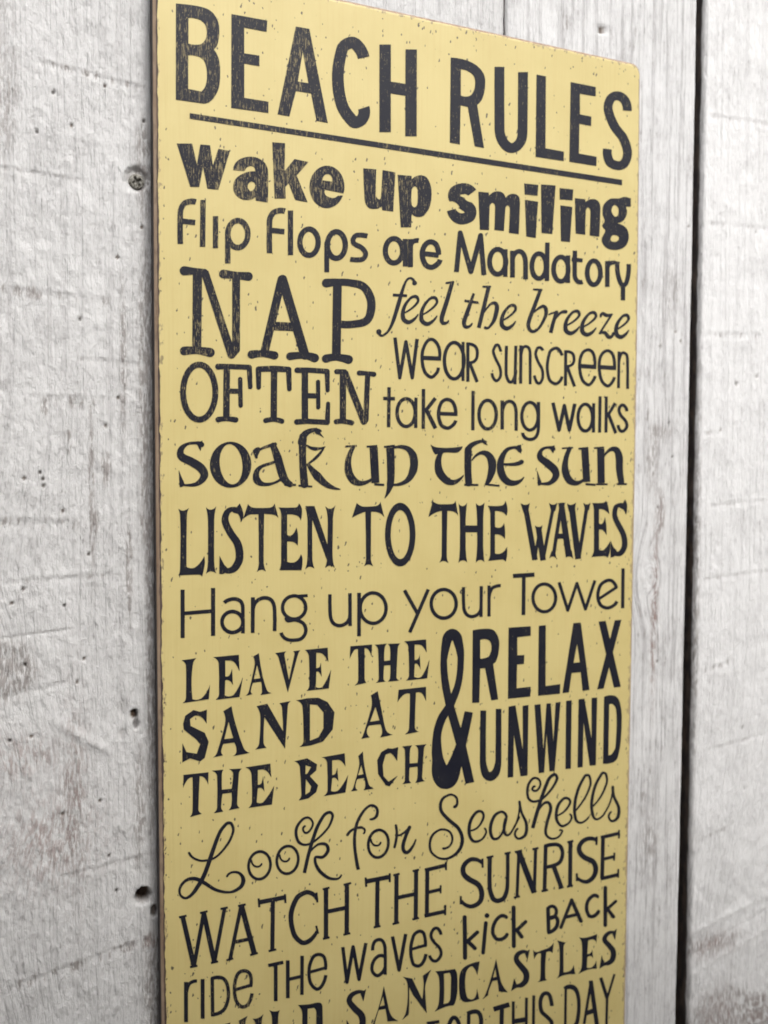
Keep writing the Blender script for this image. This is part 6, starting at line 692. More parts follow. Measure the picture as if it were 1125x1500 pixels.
'3401,-3743 -14,0 -18,-2 -44,-10 -28,-13 -22,-17 -9,-12 -10,-18 -10,-32 -3,-35 5,-34 5,-17 12,-25 14,-21 20,-26 69,-74 95,-84 18,-19 13,-19 21,-36 16,-43 6,-34 -1,-36 -3,-20 -7,-22 -8,-19 -12,-18 -29,-32 -18,-13 -22,-13 -43,-16 -26,-6 -18,-2 -22,1 -21,4 -22,6 -22,8 -18,9 -18,12 -32,27 -15,15 -13,16 -6,11 -8,18 -7,37 -1,24 1,22 8,35 8,22 9,16 21,22 25,16 29,12 25,6 29,-2 29,-8 33,-16 11,-8 11,-11 15,-22 11,-31 3,-27 -5,-29 -8,-18 -9,-13 -9,-9 -15,-9 -25,-7 -18,0 -22,3 -7,-3 -4,-8 3,-11 8,-6 15,-3 25,0 32,6 24,13 16,16 15,22 10,33 2,28 -5,31 -8,21 -9,18 -13,18 -11,12 -15,11 -15,9 -22,11 -21,7 -33,7 -21,1 -15,-2 -43,-12 -21,-11 -20,-12 -18,-17 -14,-17 -11,-21 -8,-29 -5,-35 0,-29 4,-31 8,-27 9,-21 15,-23 17,-19 22,-20 22,-17 32,-20 25,-12 25,-9 26,-6 25,-3 22,0 25,3 29,5 26,8 25,10 25,13 33,24 23,30 19,37 8,22 5,26 1,40 -8,44 -8,25 -10,25 -25,43 -18,26 -23,24 -95,84 -66,69 -16,19 -13,19 -13,31 -5,27 1,26 8,29 11,21 15,14 21,12 29,10 25,4 26,-5 25,-14 15,-14 10,-21 4,-27 -2,-23 -4,-7 -7,-7 -7,-5 -11,-3 -7,-5 -3,-10 4,-10 10,-9 7,-2 7,1 15,6 9,7 9,10 9,20 2,23 -3,30 -6,21 -4,11 -14,18 -22,19 -29,15',
'3776,-3996 -22,-3 -23,-10 -28,-24 -27,-29 -17,-24 -13,-28 -11,-35 -5,-33 -2,-40 2,-37 8,-31 9,-25 17,-29 15,-20 23,-18 11,-6 15,-6 22,-4 34,2 26,6 26,12 21,16 16,19 19,33 7,19 0,13 -8,25 -8,12 -11,10 -4,3 -7,2 -8,-3 -2,-7 2,-7 11,-12 6,-11 3,-11 -2,-13 -12,-22 -15,-21 -14,-14 -13,-9 -22,-7 -23,-4 -22,1 -19,4 -14,9 -12,12 -11,17 -8,16 -9,28 -4,31 1,1 34,2 26,5 26,10 20,12 24,21 23,26 22,35 13,30 2,23 -2,21 -7,18 -11,18 -12,12 -19,11 -18,6/3777,-4030 18,-1 15,-5 10,-11 7,-14 4,-18 -1,-16 -18,-41 -13,-22 -16,-21 -15,-14 -14,-12 -17,-8 -22,-7 -19,-3 -22,-1 -2,2 1,17 5,39 9,32 13,28 17,27 25,27 19,17',
'4082,-4050 -27,-3 -29,-9 -25,-13 -18,-14 -13,-15 -18,-31 -12,-25 -12,-36 -7,-36 -1,-23 1,-27 6,-31 12,-36 18,-31 15,-15 15,-8 16,-5 26,-2 23,4 15,6 25,20 28,36 4,2 9,-14 10,-13 12,-9 16,-8 15,-2 11,2 23,9 23,20 39,53 40,62 38,66 0,7 -7,8 -8,3 -9,-4 -52,-88 -49,-71 -16,-18 -14,-11 -12,-6 -15,-1 -10,9 -10,19 -3,10 0,27 2,31 14,49 8,39 5,40 -1,7 -8,11 -4,10 -8,13 -20,19 -14,10 -20,9 -16,4/4079,-4083 7,1 12,-2 11,-5 11,-7 12,-12 8,-18 8,-8 -2,-17 -6,-2 -6,-6 -11,-39 -8,-47 -3,-43 -10,-22 -16,-25 -12,-15 -19,-18 -9,-5 -13,-3 -12,-1 -15,3 -11,6 -12,18 -8,19 -8,28 -3,38 3,30 5,26 9,29 9,22 12,22 13,18 12,12 14,9 22,10',
'4345,-3963 -10,-3 -6,-10 8,-52 -1,-24 -5,-57 -12,-56 -11,-36 -15,-36 -20,-38 -22,-34 0,-6 2,-4 7,-5 5,-1 6,3 17,25 20,34 27,64 11,40 9,45 3,7 15,-39 38,-73 10,-23 9,-36 4,-42 -5,-40 -6,-20 -9,-19 -9,-9 -15,-9 -19,-6 -20,-4 -8,1 -8,2 -11,9 -13,15 -8,18 1,14 3,13 12,18 18,15 0,10 -7,8 -8,2 -5,0 -14,-8 -15,-15 -9,-15 -5,-20 -1,-14 4,-21 7,-15 17,-21 23,-18 16,-6 27,-2 31,3 31,12 20,13 14,18 8,23 6,27 2,31 -4,41 -9,40 -18,37 -37,64 -16,33 -19,68 -11,70 -9,10',
'4836,-3685 -24,-7 -28,-14 -26,-21 -19,-21 -46,-91 -61,-147 -3,-2 -36,-5 -31,0 -20,4 -24,13 -20,18 -10,17 -8,28 -4,28 0,24 3,31 7,30 7,16 11,19 16,18 22,18 12,4 16,0 15,-4 16,-7 10,-9 11,-15 6,-15 3,-18 -2,-16 -9,-20 -13,-16 -17,-14 -14,-3 -20,5 -8,5 -3,6 4,10 6,5 16,2 5,3 3,6 -3,11 -5,4 -8,3 -16,-1 -11,-4 -12,-11 -8,-14 -2,-13 5,-15 11,-12 18,-10 12,-4 16,-3 16,0 16,5 7,5 16,13 12,13 9,16 8,20 2,20 -2,14 -6,22 -13,22 -12,14 -20,15 -12,6 -24,7 -16,2 -15,-1 -12,-3 -12,-5 -24,-19 -26,-30 -17,-32 -9,-37 -3,-44 3,-38 8,-35 13,-25 24,-26 24,-17 28,-11 35,-5 45,1 -68,-197 -33,-108 2,-4 43,-17 4,2 68,212 35,41 24,19 16,8 16,5 12,1 12,-3 9,-6 9,-12 9,-26 1,-17 -2,-17 -9,-37 -32,-89 -18,-74 -7,-47 2,-42 4,-15 12,-21 11,-14 17,-17 21,-14 16,-9 20,-8 24,-6 25,-2 24,2 28,6 24,10 15,11 14,16 25,38 1,7 -7,15 -17,11 -20,6 -5,0 -11,-5 -5,-7 1,-4 4,-6 8,-3 12,2 4,-1 8,-4 1,-4 -22,-31 -18,-16 -24,-11 -29,-5 -32,1 -28,8 -25,15 -18,18 -10,14 -6,16 -2,25 1,24 7,34 19,70 32,85 9,30 6,38 -5,32 -6,18 -14,23 -20,19 -16,9 -16,5 -12,1 -16,-1 -12,-3 -20,-9 -23,-16 -1,4 17,46 37,22 33,23 32,27 32,30 27,28 24,28 19,28 18,33 5,13 2,17 -5,18 -14,24 -13,14 -15,10 -8,3/4847,-3725 5,1 9,-9 6,-12 2,-10 -12,-30 -16,-29 -27,-37 -32,-35 -42,-39 -36,-28 -2,2 1,4 27,65 51,107 12,16 16,14 19,13',
'5001,-4010 -20,-4 -28,-18 -32,-26 -24,-26 -13,-21 -11,-29 -7,-28 -5,-37 0,-28 4,-38 10,-33 11,-23 20,-27 20,-22 23,-17 14,-6 12,-4 25,-1 24,4 24,8 30,15 19,15 15,18 13,24 6,19 -1,14 -4,11 -10,16 -9,9 -12,9 -12,1 -7,-6 1,-7 2,-4 17,-17 6,-18 -2,-10 -11,-20 -16,-19 -17,-13 -32,-12 -29,-6 -20,3 -17,10 -20,22 -18,30 -9,26 -3,30 36,9 32,11 27,13 22,14 24,19 24,24 24,31 10,20 2,13 -3,18 -12,23 -11,13 -12,10 -25,12 -20,5/5014,-4043 12,-1 17,-5 12,-7 8,-8 5,-8 5,-14 0,-7 -7,-14 -14,-22 -18,-22 -38,-34 -20,-12 -24,-11 -45,-14 -1,3 0,10 5,34 9,34 11,26 15,22 28,27 24,19',
'5325,-3760 -20,-3 -16,-10 -50,-67 -34,-55 -20,-43 -23,-64 -14,-50 -10,-55 -5,-63 2,-60 10,-50 11,-44 10,-19 19,-21 23,-17 30,-12 16,-3 17,1 25,4 28,11 21,11 18,13 16,16 8,13 -1,4 -4,6 -5,2 -8,1 -33,-28 -33,-17 -20,-5 -21,-4 -13,2 -12,4 -13,7 -12,10 -13,18 -12,47 -7,44 1,14 45,39 41,40 38,44 30,38 19,29 22,39 31,74 4,20 0,32 -5,33 -15,44 -11,14 -17,10 -21,6/5332,-3793 19,-1 8,-6 15,-44 4,-22 0,-25 -3,-17 -11,-30 -30,-67 -35,-55 -55,-66 -64,-63 -2,6 1,21 9,79 16,65 20,60 20,43 31,53 45,64 6,4',
'5574,-3762 -12,-3 -13,-9 -58,-74 -34,-55 -20,-44 -17,-50 -14,-52 -11,-65 -3,-49 2,-43 8,-48 14,-59 14,-27 21,-24 13,-10 13,-7 17,-6 16,-1 17,2 23,7 23,11 19,11 19,15 14,16 8,13 -6,10 -4,2 -9,1 -4,-2 -14,-16 -15,-12 -25,-15 -21,-8 -21,-6 -13,-1 -8,3 -17,14 -15,24 -13,51 -9,55 0,4 3,3 44,32 38,34 31,33 23,27 26,39 22,40 22,47 14,37 3,25 -1,29 -7,33 -10,31 -9,13 -17,12 -17,8 -17,4/5584,-3796 15,-2 10,-5 4,-4 14,-44 4,-22 0,-22 -3,-17 -10,-27 -34,-74 -41,-62 -51,-57 -53,-44 -1,6 1,28 9,66 14,62 17,51 18,42 22,38 27,39',
'5731,-3967 -8,-5 -4,-9 1,-36 4,-36 -10,-52 -14,-45 -15,-37 -22,-40 -31,-45 -30,-35 -2,-7 2,-7 5,-3 8,-3 7,3 40,47 24,36 17,30 20,44 16,49 4,-1 16,-36 40,-70 13,-34 6,-30 1,-22 -2,-28 -6,-28 -11,-24 -9,-9 -13,-9 -16,-6 -17,-3 -8,1 -9,6 -9,8 -11,16 -8,22 2,14 6,14 25,21 0,7 -3,5 -4,4 -9,2 -17,-6 -18,-15 -11,-20 -4,-21 2,-15 8,-19 17,-25 22,-20 17,-8 13,-3 30,1 25,6 22,10 18,15 15,19 6,21 6,28 1,32 -4,37 -11,37 -19,39 -44,71 -13,31 -13,55 -3,65 -5,8 -8,6 -9,2',
]),
('WATCH THE SUNRISE', [
'713,-4605 -68,-2 -3,-2 3,-19 3,-3 15,0 1,-3 -86,-438 -87,441 2,1 15,2 -5,21 -1,2 -76,-5 -4,-2 4,-18 3,-4 11,1 0,-3 -80,-423 -3,-1 -88,424 4,2 12,1 -4,22 -2,1 -74,-4 -3,-3 5,-20 12,0 2,-4 108,-532 -2,-3 -14,0 3,-18 2,-5 75,-2 4,1 -4,20 -2,3 -10,1 82,427 84,-426 1,-3 -12,-1 4,-22 2,-2 71,2 4,2 -4,19 -3,3 -9,0 -1,2 107,544 3,2 15,1 -4,22 -2,1',
'909,-4609 -72,-2 -4,-2 4,-21 6,-1 2,-2 -1,-3 -117,-539 4,-4 -29,-3 7,-23 74,6 -5,21 -3,2 -3,0 -1,4 31,142 142,1 2,-4 35,-141 -1,-3 -15,-1 -2,-1 5,-20 3,-3 84,6 -5,22 -3,1 -6,0 -3,5 -134,536 2,2 15,1 1,3 -4,19 -3,2/869,-4729 1,1 65,-264 -3,-2 -120,0 -1,4',
'1361,-4588 -10,2 -2,-3 -1,-10 -268,-2 -4,2 -2,17 -19,2 -3,0 -1,-2 7,-93 3,-4 18,-2 3,1 -2,25 0,3 3,1 113,1 3,-1 1,-2 -8,-524 0,-3 -3,-2 -17,0 -2,-2 5,-20 2,-2 84,2 2,3 -6,21 -15,0 -3,2 0,3 8,522 2,3 102,1 3,-38 4,-2 18,-2 2,1 0,3 -5,97',
'1591,-4586 -41,-9 -32,-11 -29,-17 -18,-18 -29,-50 -13,-29 -11,-29 -13,-47 -5,-52 1,-52 8,-58 17,-71 9,-30 7,-17 23,-39 18,-25 19,-21 35,-32 13,-8 22,-8 22,-3 23,1 22,5 19,8 18,12 24,21 20,23 19,28 16,0 2,2 -22,93 -3,2 -19,-1 -2,-3 12,-53 0,-1 -7,3 -16,-23 -16,-17 -19,-17 -21,-13 -18,-9 -19,-6 -16,-2 -16,1 -9,5 -13,10 -16,16 -16,18 -12,18 -12,19 -13,31 -13,49 -10,52 -5,47 1,50 7,42 13,41 22,48 14,26 9,11 19,15 34,14 32,7 10,0 13,-3 12,-5 16,-9 16,-12 16,-15 13,-17 12,-21 5,-1 2,-3 2,-23 2,-3 23,-1 -3,31 2,6 -4,14 -6,60 -3,3 -21,2 -1,-10 -23,24 -13,9 -19,11 -32,13 -22,3',
'2133,-4591 -83,-5 -4,-2 5,-20 3,-3 6,0 3,-2 0,-3 -1,-228 -4,-2 -190,-1 -3,2 0,4 0,226 2,2 14,1 2,3 -5,20 -1,2 -3,0 -75,-6 -3,-3 6,-21 10,-1 1,-541 0,-3 -13,-1 6,-24 75,2 3,2 -6,23 -10,0 -3,3 0,259 0,3 3,1 193,1 1,-2 -1,-267 -2,-3 -14,0 5,-23 2,-2 3,0 76,2 3,2 -6,23 -10,0 -3,3 0,3 1,547 3,3 25,2 -6,23',
'2604,-4572 0,-16 -3,-2 -265,-1 -4,1 -1,2 -2,17 -20,2 -4,0 -1,-2 9,-104 0,-3 3,-2 22,-2 -2,38 98,1 4,-3 -4,-514 -1,-4 -14,0 -3,-2 6,-23 83,2 2,2 -6,23 -14,1 3,515 5,3 106,0 3,-4 1,-27 3,-2 21,-4 2,3 0,97 -3,4',
'2979,-4583 -71,-4 -3,-3 7,-23 15,0 -1,-239 -2,-4 -192,-3 -2,1 0,243 13,1 3,3 -5,18 -4,5 -75,-5 -3,-3 6,-22 10,0 2,-4 -2,-545 -1,-3 -21,-2 5,-21 3,-4 82,4 -5,24 -8,1 -2,4 1,257 3,2 193,3 1,-2 -1,-259 -2,-2 -17,-1 0,-4 6,-20 4,-2 78,3 4,1 -5,21 -3,4 -7,0 -4,2 2,548 2,4 8,1 3,2 -6,21 -2,3',
'3333,-4559 -3,-2 0,-17 -4,-3 -240,-12 -11,1 -4,-2 -9,-1 11,-44 -2,-501 -1,-3 -10,-1 10,-41 2,-4 248,2 3,-1 1,-4 0,-14 26,-6 1,2 3,119 -2,2 -22,5 -5,-1 -1,-54 -4,-2 -195,-1 -2,2 1,228 3,2 133,4 3,-5 0,-20 23,-5 1,4 2,92 -1,4 -22,4 -2,-3 -1,-30 -136,-4 -3,3 0,228 206,11 2,-34 26,-5 0,100 -3,3',
'3682,-4563 -30,-4 -30,-11 -33,-20 -22,-20 -17,-27 -8,-22 -3,-30 3,-27 6,-25 10,-21 15,-21 16,-18 25,-23 45,-36 67,-42 15,-11 13,-12 14,-18 17,-28 11,-33 4,-38 -5,-33 -5,-16 -9,-15 -9,-8 -13,-9 -27,-9 -26,-5 -18,0 -15,3 -23,8 -26,14 -15,11 -15,13 -22,28 -7,-3 -3,2 -2,48 -3,3 -22,4 -3,-3 1,-94 0,-3 2,-2 30,-5 29,-28 20,-14 18,-11 34,-15 26,-6 34,-3 41,7 30,10 26,15 21,23 15,32 7,32 2,34 -4,34 -9,32 -16,35 -25,37 -13,16 -19,17 -23,16 -64,39 -59,49 -14,15 -9,15 -6,18 -2,17 1,17 3,13 6,12 12,15 18,14 22,12 19,7 15,0 26,-5 37,-12 27,-15 26,-23 5,2 3,-4 2,-44 28,-5 -4,112 -4,2 -23,3 -2,-4 0,-10 -2,-2 -22,18 -34,20 -41,13 -23,5',
'4209,-4583 -61,0 -6,-3 6,-24 15,-1 1,-2 3,-216 -2,-133 -3,-54 -6,-34 -7,-22 -13,-29 -10,-18 -9,-9 -12,-7 -16,-5 -19,-2 -15,1 -12,4 -15,9 -12,12 -14,26 -14,37 -10,33 -5,24 -4,52 -3,123 3,200 0,3 3,2 19,1 1,3 -5,20 -4,4 -87,-4 -5,-3 6,-21 3,-3 8,0 2,-3 -2,-128 2,-153 3,-75 8,-52 18,-58 16,-37 8,-15 10,-12 14,-13 23,-16 15,-8 31,-10 26,-2 35,4 23,8 19,10 17,16 12,22 14,35 9,36 6,51 1,215 -4,193 15,1 3,3 -5,21 -2,3',
'4625,-4591 -87,-4 7,-25 2,-2 16,1 2,-3 -8,-391 -168,403 8,2 -8,26 -102,-4 6,-25 3,-2 16,0 11,-31 -16,-509 -1,-4 -22,0 -3,-2 7,-26 82,2 3,4 -7,23 -12,1 -3,4 13,411 1,-7 3,-2 171,-416 4,-4 36,5 19,-4 6,8 10,2 1,3 -13,30 0,4 10,502 22,3 -6,22',
'4849,-4572 -60,4 -64,-4 -14,-2 3,-7 -1,-3 -5,0 0,-3 -8,-560 -2,-5 -16,0 -3,-2 7,-25 94,0 2,3 -5,22 -3,3 -16,0 -3,5 3,251 4,2 68,0 4,-5 105,-261 -2,-3 -8,-2 9,-23 2,-3 73,7 0,3 -8,23 -4,5 -107,265 37,8 26,12 20,18 15,22 13,30 8,33 1,39 -5,33 -11,29 -13,24 -10,12 -20,18 -25,16 -28,12 -25,6/4832,-4618 42,-4 20,-5 25,-12 11,-9 7,-8 13,-23 8,-33 1,-32 -7,-30 -8,-20 -10,-16 -12,-13 -13,-7 -24,-7 -48,-6 -36,-2 -40,0 -2,5 3,220 3,2 12,1',
'5139,-4584 -86,-4 7,-26 2,-2 8,0 4,-4 3,-540 -18,-2 -3,-2 8,-26 86,2 3,3 -6,23 -2,2 -8,1 -1,2 -3,542 3,2 14,2 -7,24',
'5362,-4578 -33,-2 -34,-9 -33,-16 -29,-23 -18,-22 -12,-26 -4,-25 2,-32 8,-26 11,-23 17,-24 28,-30 27,-23 25,-18 93,-49 13,-10 13,-14 15,-28 7,-30 1,-32 -8,-31 -14,-26 -11,-11 -14,-10 -19,-9 -25,-9 -12,-2 -17,1 -21,5 -25,10 -30,16 -29,24 -4,0 -4,-2 -2,3 -1,47 -2,3 -5,1 -20,3 -5,-2 2,-97 4,-2 25,-5 4,7 26,-20 33,-20 38,-16 30,-8 29,-2 17,2 21,6 37,16 28,20 21,25 15,29 10,31 3,32 -2,29 -9,33 -18,36 -19,26 -21,20 -18,13 -25,15 -60,29 -33,23 -22,18 -14,16 -11,16 -8,16 -4,18 -1,18 3,14 8,13 14,15 21,14 23,11 21,5 21,2 25,-2 29,-5 23,-8 15,-10 12,-9 1,-40 26,-5 6,0 1,57 3,7 -3,4 0,40 -5,3 -25,4 -3,-3 -1,-14 -27,15 -28,11 -38,7',
'5837,-4563 -2,-5 0,-18 -2,-2 -269,-11 -3,-1 11,-41 -4,-502 2,-18 5,-5 5,-19 4,-3 245,5 4,-1 1,-9 4,-4 26,-5 1,112 -4,4 -26,5 -1,-51 -2,-3 -202,-5 -3,5 2,201 134,6 2,-4 0,-25 24,-6 5,1 5,100 -3,4 -27,5 -3,-33 -138,-5 2,244 3,4 201,8 2,-5 1,-33 2,-3 26,-4 2,3 -3,108',
]),
('ride the waves', [
'368,-5333 -20,0 -18,-3 -22,-8 -15,-9 0,7 -3,2 -37,9 -2,-2 -3,-431 2,-5 37,-9 3,1 2,316 7,34 11,33 6,11 6,6 11,6 24,6 11,0 18,-3 2,2 1,32',
'429,-5343 -2,-2 -2,-428 1,-5 38,-9 2,0 1,3 2,430 -2,3',
'594,-5342 -30,0 -20,-3 -8,-3 -2,-2 2,-4 -1,-2 -3,0 3,-420 1,-3 35,-9 3,3 21,-2 23,2 18,4 21,7 27,15 18,19 18,34 14,41 9,40 2,57 -4,53 -4,25 -8,32 -7,20 -10,21 -11,17 -9,11 -12,13 -12,9 -18,10 -21,8/590,-5381 27,-4 30,-11 10,-6 8,-7 14,-21 13,-28 8,-32 6,-44 1,-46 -3,-39 -7,-31 -13,-34 -10,-22 -7,-10 -18,-14 -25,-11 -23,-5 -27,0 -2,4 -2,360',
'885,-5334 -28,-2 -19,-6 -20,-14 -12,-17 -15,-32 -11,-40 -6,-35 -2,-51 3,-52 5,-41 9,-39 12,-30 19,-32 12,-15 12,-12 21,-16 12,-6 12,-3 21,-1 18,4 13,5 15,12 18,26 15,31 10,31 6,32 -3,3 -34,12 -10,-41 -14,-34 -21,-31 -7,-5 -12,-4 -12,-1 -9,2 -6,2 -9,7 -12,12 -9,12 -9,14 -8,16 -6,20 -6,29 -5,35 -2,25 3,2 149,11 9,-5 9,-1 6,2 4,5 3,14 3,36 -2,44 -10,45 -9,20 -16,21 -15,13 -12,8 -21,10/884,-5373 18,-2 16,-6 16,-13 11,-14 8,-27 4,-28 2,-28 -2,-24 -3,-2 -143,-10 1,26 5,39 8,29 10,25 10,18 9,8 12,6',
'1323,-5336 -157,0 7,-39 56,-1 3,-2 0,-391 0,-3 2,-2 38,-8 2,1 1,403 3,2 66,0 -6,37 -3,3',
'1540,-5324 -3,-4 -1,-212 0,-4 -3,0 -117,0 -3,3 0,190 -3,2 -38,8 -2,-1 0,-427 2,-3 37,-9 4,1 0,195 3,3 117,0 3,-2 0,-3 -1,-182 1,-2 35,-8 4,1 3,445',
'1739,-5333 -26,-1 -25,-9 -15,-11 -13,-19 -19,-37 -14,-41 -6,-36 -2,-50 1,-41 6,-42 10,-37 10,-24 18,-30 24,-28 29,-24 9,-5 13,-3 17,0 19,5 17,11 18,18 17,28 12,25 11,33 6,30 -3,3 -33,12 -1,0 -13,-48 -19,-40 -18,-25 -10,-7 -13,-6 -7,-1 -6,1 -23,19 -12,14 -10,14 -13,26 -8,23 -5,27 -5,39 1,18 159,8 3,0 10,-7 10,-2 9,4 4,8 3,35 -4,45 -9,43 -10,26 -16,22 -10,9 -16,12 -26,12/1740,-5371 15,-1 20,-8 13,-10 11,-12 8,-24 7,-33 3,-30 0,-19 -2,-2 -156,-8 1,29 7,30 10,29 13,26 10,16 8,8 15,7',
'2302,-5333 -63,-303 -52,283 -5,10 -10,9 -10,2 -10,-3 -6,-6 -50,-267 -34,274 -3,2 -37,4 -1,-3 50,-417 4,-10 8,-9 10,-4 9,0 7,5 4,6 52,282 4,-1 50,-273 6,-11 11,-8 7,-1 7,0 9,8 85,414 -4,3',
'2477,-5313 -21,-1 -20,-6 -18,-10 -9,-11 -13,-24 -7,-24 -3,-22 1,-29 2,-3 3,0 34,-4 2,1 -1,23 3,22 7,21 9,15 10,8 14,4 14,1 17,-4 10,-8 10,-13 7,-13 7,-20 7,-43 2,-66 -1,0 -18,7 -13,4 -24,2 -14,-2 -16,-5 -25,-15 -24,-24 -16,-25 -11,-33 -4,-35 0,-20 5,-20 8,-21 9,-15 14,-19 17,-17 20,-14 14,-6 17,-2 21,4 20,10 21,14 3,-13 38,-9 1,1 1,140 -2,140 -3,43 -4,30 -6,21 -9,21 -11,19 -16,20 -11,9 -14,8 -14,5/2505,-5546 21,-6 13,-7 6,-6 1,-104 -13,-26 -19,-22 -18,-13 -13,-6 -11,-3 -7,2 -11,7 -13,13 -9,11 -8,15 -4,14 -2,13 3,32 11,33 8,15 11,14 12,10 15,8 13,5',
'2802,-5328 -61,-307 -3,9 -60,292 -4,3 -40,0 86,-420 6,-12 13,-8 7,-2 7,1 6,4 5,7 82,416 -5,4',
'2993,-5317 -29,-5 -24,-11 -19,-13 -15,-20 -14,-37 -14,-53 -7,-41 -2,-42 2,-44 6,-44 14,-55 13,-40 11,-15 20,-17 25,-13 25,-8 25,-2 14,3 20,9 16,13 17,23 16,30 11,30 6,29 -41,15 -2,-3 -11,-40 -14,-30 -17,-23 -19,-13 -14,-3 -25,7 -18,10 -6,6 -4,8 -12,39 -8,38 -6,41 -2,33 4,3 154,9 18,-4 10,3 6,8 0,44 -6,47 -10,45 -6,21 -6,13 -14,18 -22,17 -25,10/2996,-5358 11,0 14,-6 12,-8 6,-9 8,-24 8,-38 4,-34 1,-30 -144,-10 -3,1 9,58 11,37 11,30 7,9 14,12 14,7',
'3209,-5324 -14,-1 -14,-5 -12,-7 -16,-20 -11,-18 -6,-18 -3,-20 1,-20 4,-14 8,-19 11,-20 21,-32 16,-20 43,-45 15,-21 10,-22 5,-17 2,-18 -2,-16 -8,-17 -13,-15 -23,-17 -10,-2 -18,7 -16,13 -14,20 -11,29 -37,1 2,-11 7,-21 11,-19 15,-20 17,-16 15,-10 14,-6 15,-4 18,-1 14,4 16,9 17,14 13,14 9,14 7,19 2,20 -1,20 -5,21 -8,22 -10,18 -19,28 -41,42 -13,16 -25,38 -12,26 -2,14 0,10 8,24 10,15 10,11 9,4 7,1 7,-1 7,-4 14,-15 12,-22 5,-15 3,-14 3,-3 33,-3 4,1 -4,21 -8,22 -12,22 -15,20 -10,10 -14,10 -15,6',
]),
('kick back', [
'3593,-5260 -7,-2 -7,-5 -5,-7 -1,-7 11,-501 2,-11 7,-11 9,-8 12,-4 11,0 7,3 6,6 3,9 -4,177 5,-1 90,-96 15,-6 8,0 8,2 6,6 3,6 0,10 -3,8 -84,92 0,3 110,69 6,6 2,10 -3,10 -10,12 -15,6 -12,-1 -126,-80 -1,5 -7,272 -4,11 -9,10 -12,5',
'3902,-5295 -11,-2 -10,-5 -6,-9 -1,-14 5,-11 8,-10 12,-8 15,-3 11,1 10,6 5,9 1,14 -5,11 -7,9 -12,8/3884,-5391 -11,-5 -5,-9 -35,-368 2,-11 5,-7 7,-7 12,-5 11,0 7,3 6,6 2,7 34,365 -2,11 -8,11 -14,8',
'4110,-5345 -23,-3 -27,-11 -26,-17 -19,-18 -17,-22 -15,-28 -11,-29 -6,-29 -1,-31 3,-24 7,-23 14,-30 16,-23 18,-21 22,-16 19,-8 23,-6 27,-1 23,1 22,5 21,10 15,11 13,14 9,16 -1,10 -6,10 -12,8 -12,3 -11,-4 -19,-22 -23,-13 -31,-4 -27,3 -15,6 -12,11 -16,22 -11,23 -5,18 -2,21 1,20 5,23 10,26 12,22 11,16 13,13 25,17 16,7 11,2 12,-2 15,-6 8,-5 13,-12 10,-6 8,-1 8,1 6,3 5,6 1,10 -4,11 -13,14 -11,9 -16,9 -15,7 -16,4',
'4271,-5270 -8,-3 -6,-5 -4,-13 10,-489 2,-11 5,-8 12,-10 12,-4 11,1 8,4 5,6 2,6 -3,181 1,1 4,-4 64,-87 8,-7 8,-3 12,-1 8,2 7,7 2,7 -3,14 -59,82 -1,3 106,69 6,6 3,10 -4,11 -9,10 -12,6 -12,0 -114,-73 -14,-1 -3,4 -5,260 -4,11 -12,12 -12,5',
'4824,-5365 -20,-1 -24,-8 -20,-12 -6,-11 15,-305 8,-24 8,-8 13,-6 24,-1 35,7 29,11 28,16 17,17 14,23 8,23 4,27 -1,25 -9,30 -11,18 -19,20 11,23 4,24 -2,25 -10,26 -19,26 -12,12 -12,9 -17,8 -12,4/4828,-5408 21,-2 8,-4 10,-9 9,-12 5,-11 2,-11 0,-14 -5,-17 -11,-16 -4,-1 -29,1 -20,-2 -5,91 8,4/4870,-5557 6,2 12,-5 5,-5 6,-12 3,-25 -6,-31 -10,-19 -15,-15 -22,-13 -24,-8 -3,3 0,4 -5,117 6,2 24,0',
'5123,-5339 -8,-3 -8,-8 -2,-14 -149,-312 -2,-10 3,-8 4,-5 9,-7 8,-3 8,-1 8,2 6,6 53,110 5,2 157,2 41,-83 6,-8 13,-8 12,-3 13,3 8,9 1,11 -2,7 -149,303 -6,8 -8,6 -8,3/5133,-5426 0,1 4,-3 55,-113 0,-4 -114,0 -1,2',
'5467,-5341 -23,-4 -23,-10 -28,-16 -17,-15 -13,-15 -11,-19 -10,-27 -4,-25 -1,-32 3,-29 9,-32 11,-25 15,-25 18,-21 16,-13 13,-6 17,-5 21,-3 26,1 16,3 21,8 31,19 14,16 9,16 -2,11 -10,13 -13,7 -13,1 -10,-5 -18,-21 -22,-14 -21,-7 -26,0 -9,3 -8,6 -11,16 -11,20 -10,34 -2,44 8,38 7,16 10,13 24,20 20,11 16,5 8,0 13,-3 22,-14 12,-4 16,3 7,10 0,10 -3,8 -21,19 -17,9 -17,6',
'5640,-5270 -13,-5 -4,-7 -2,-7 10,-500 2,-8 5,-8 9,-8 13,-6 8,-1 11,3 7,6 3,7 -3,174 0,4 4,3 81,-100 12,-6 13,-2 9,2 8,7 2,9 -3,12 -87,107 -1,4 113,66 5,6 1,7 -4,12 -10,8 -13,4 -8,0 -119,-68 -4,2 -6,258 -4,9 -9,9 -13,6',
]),
('BUILD SANDCASTLES', [
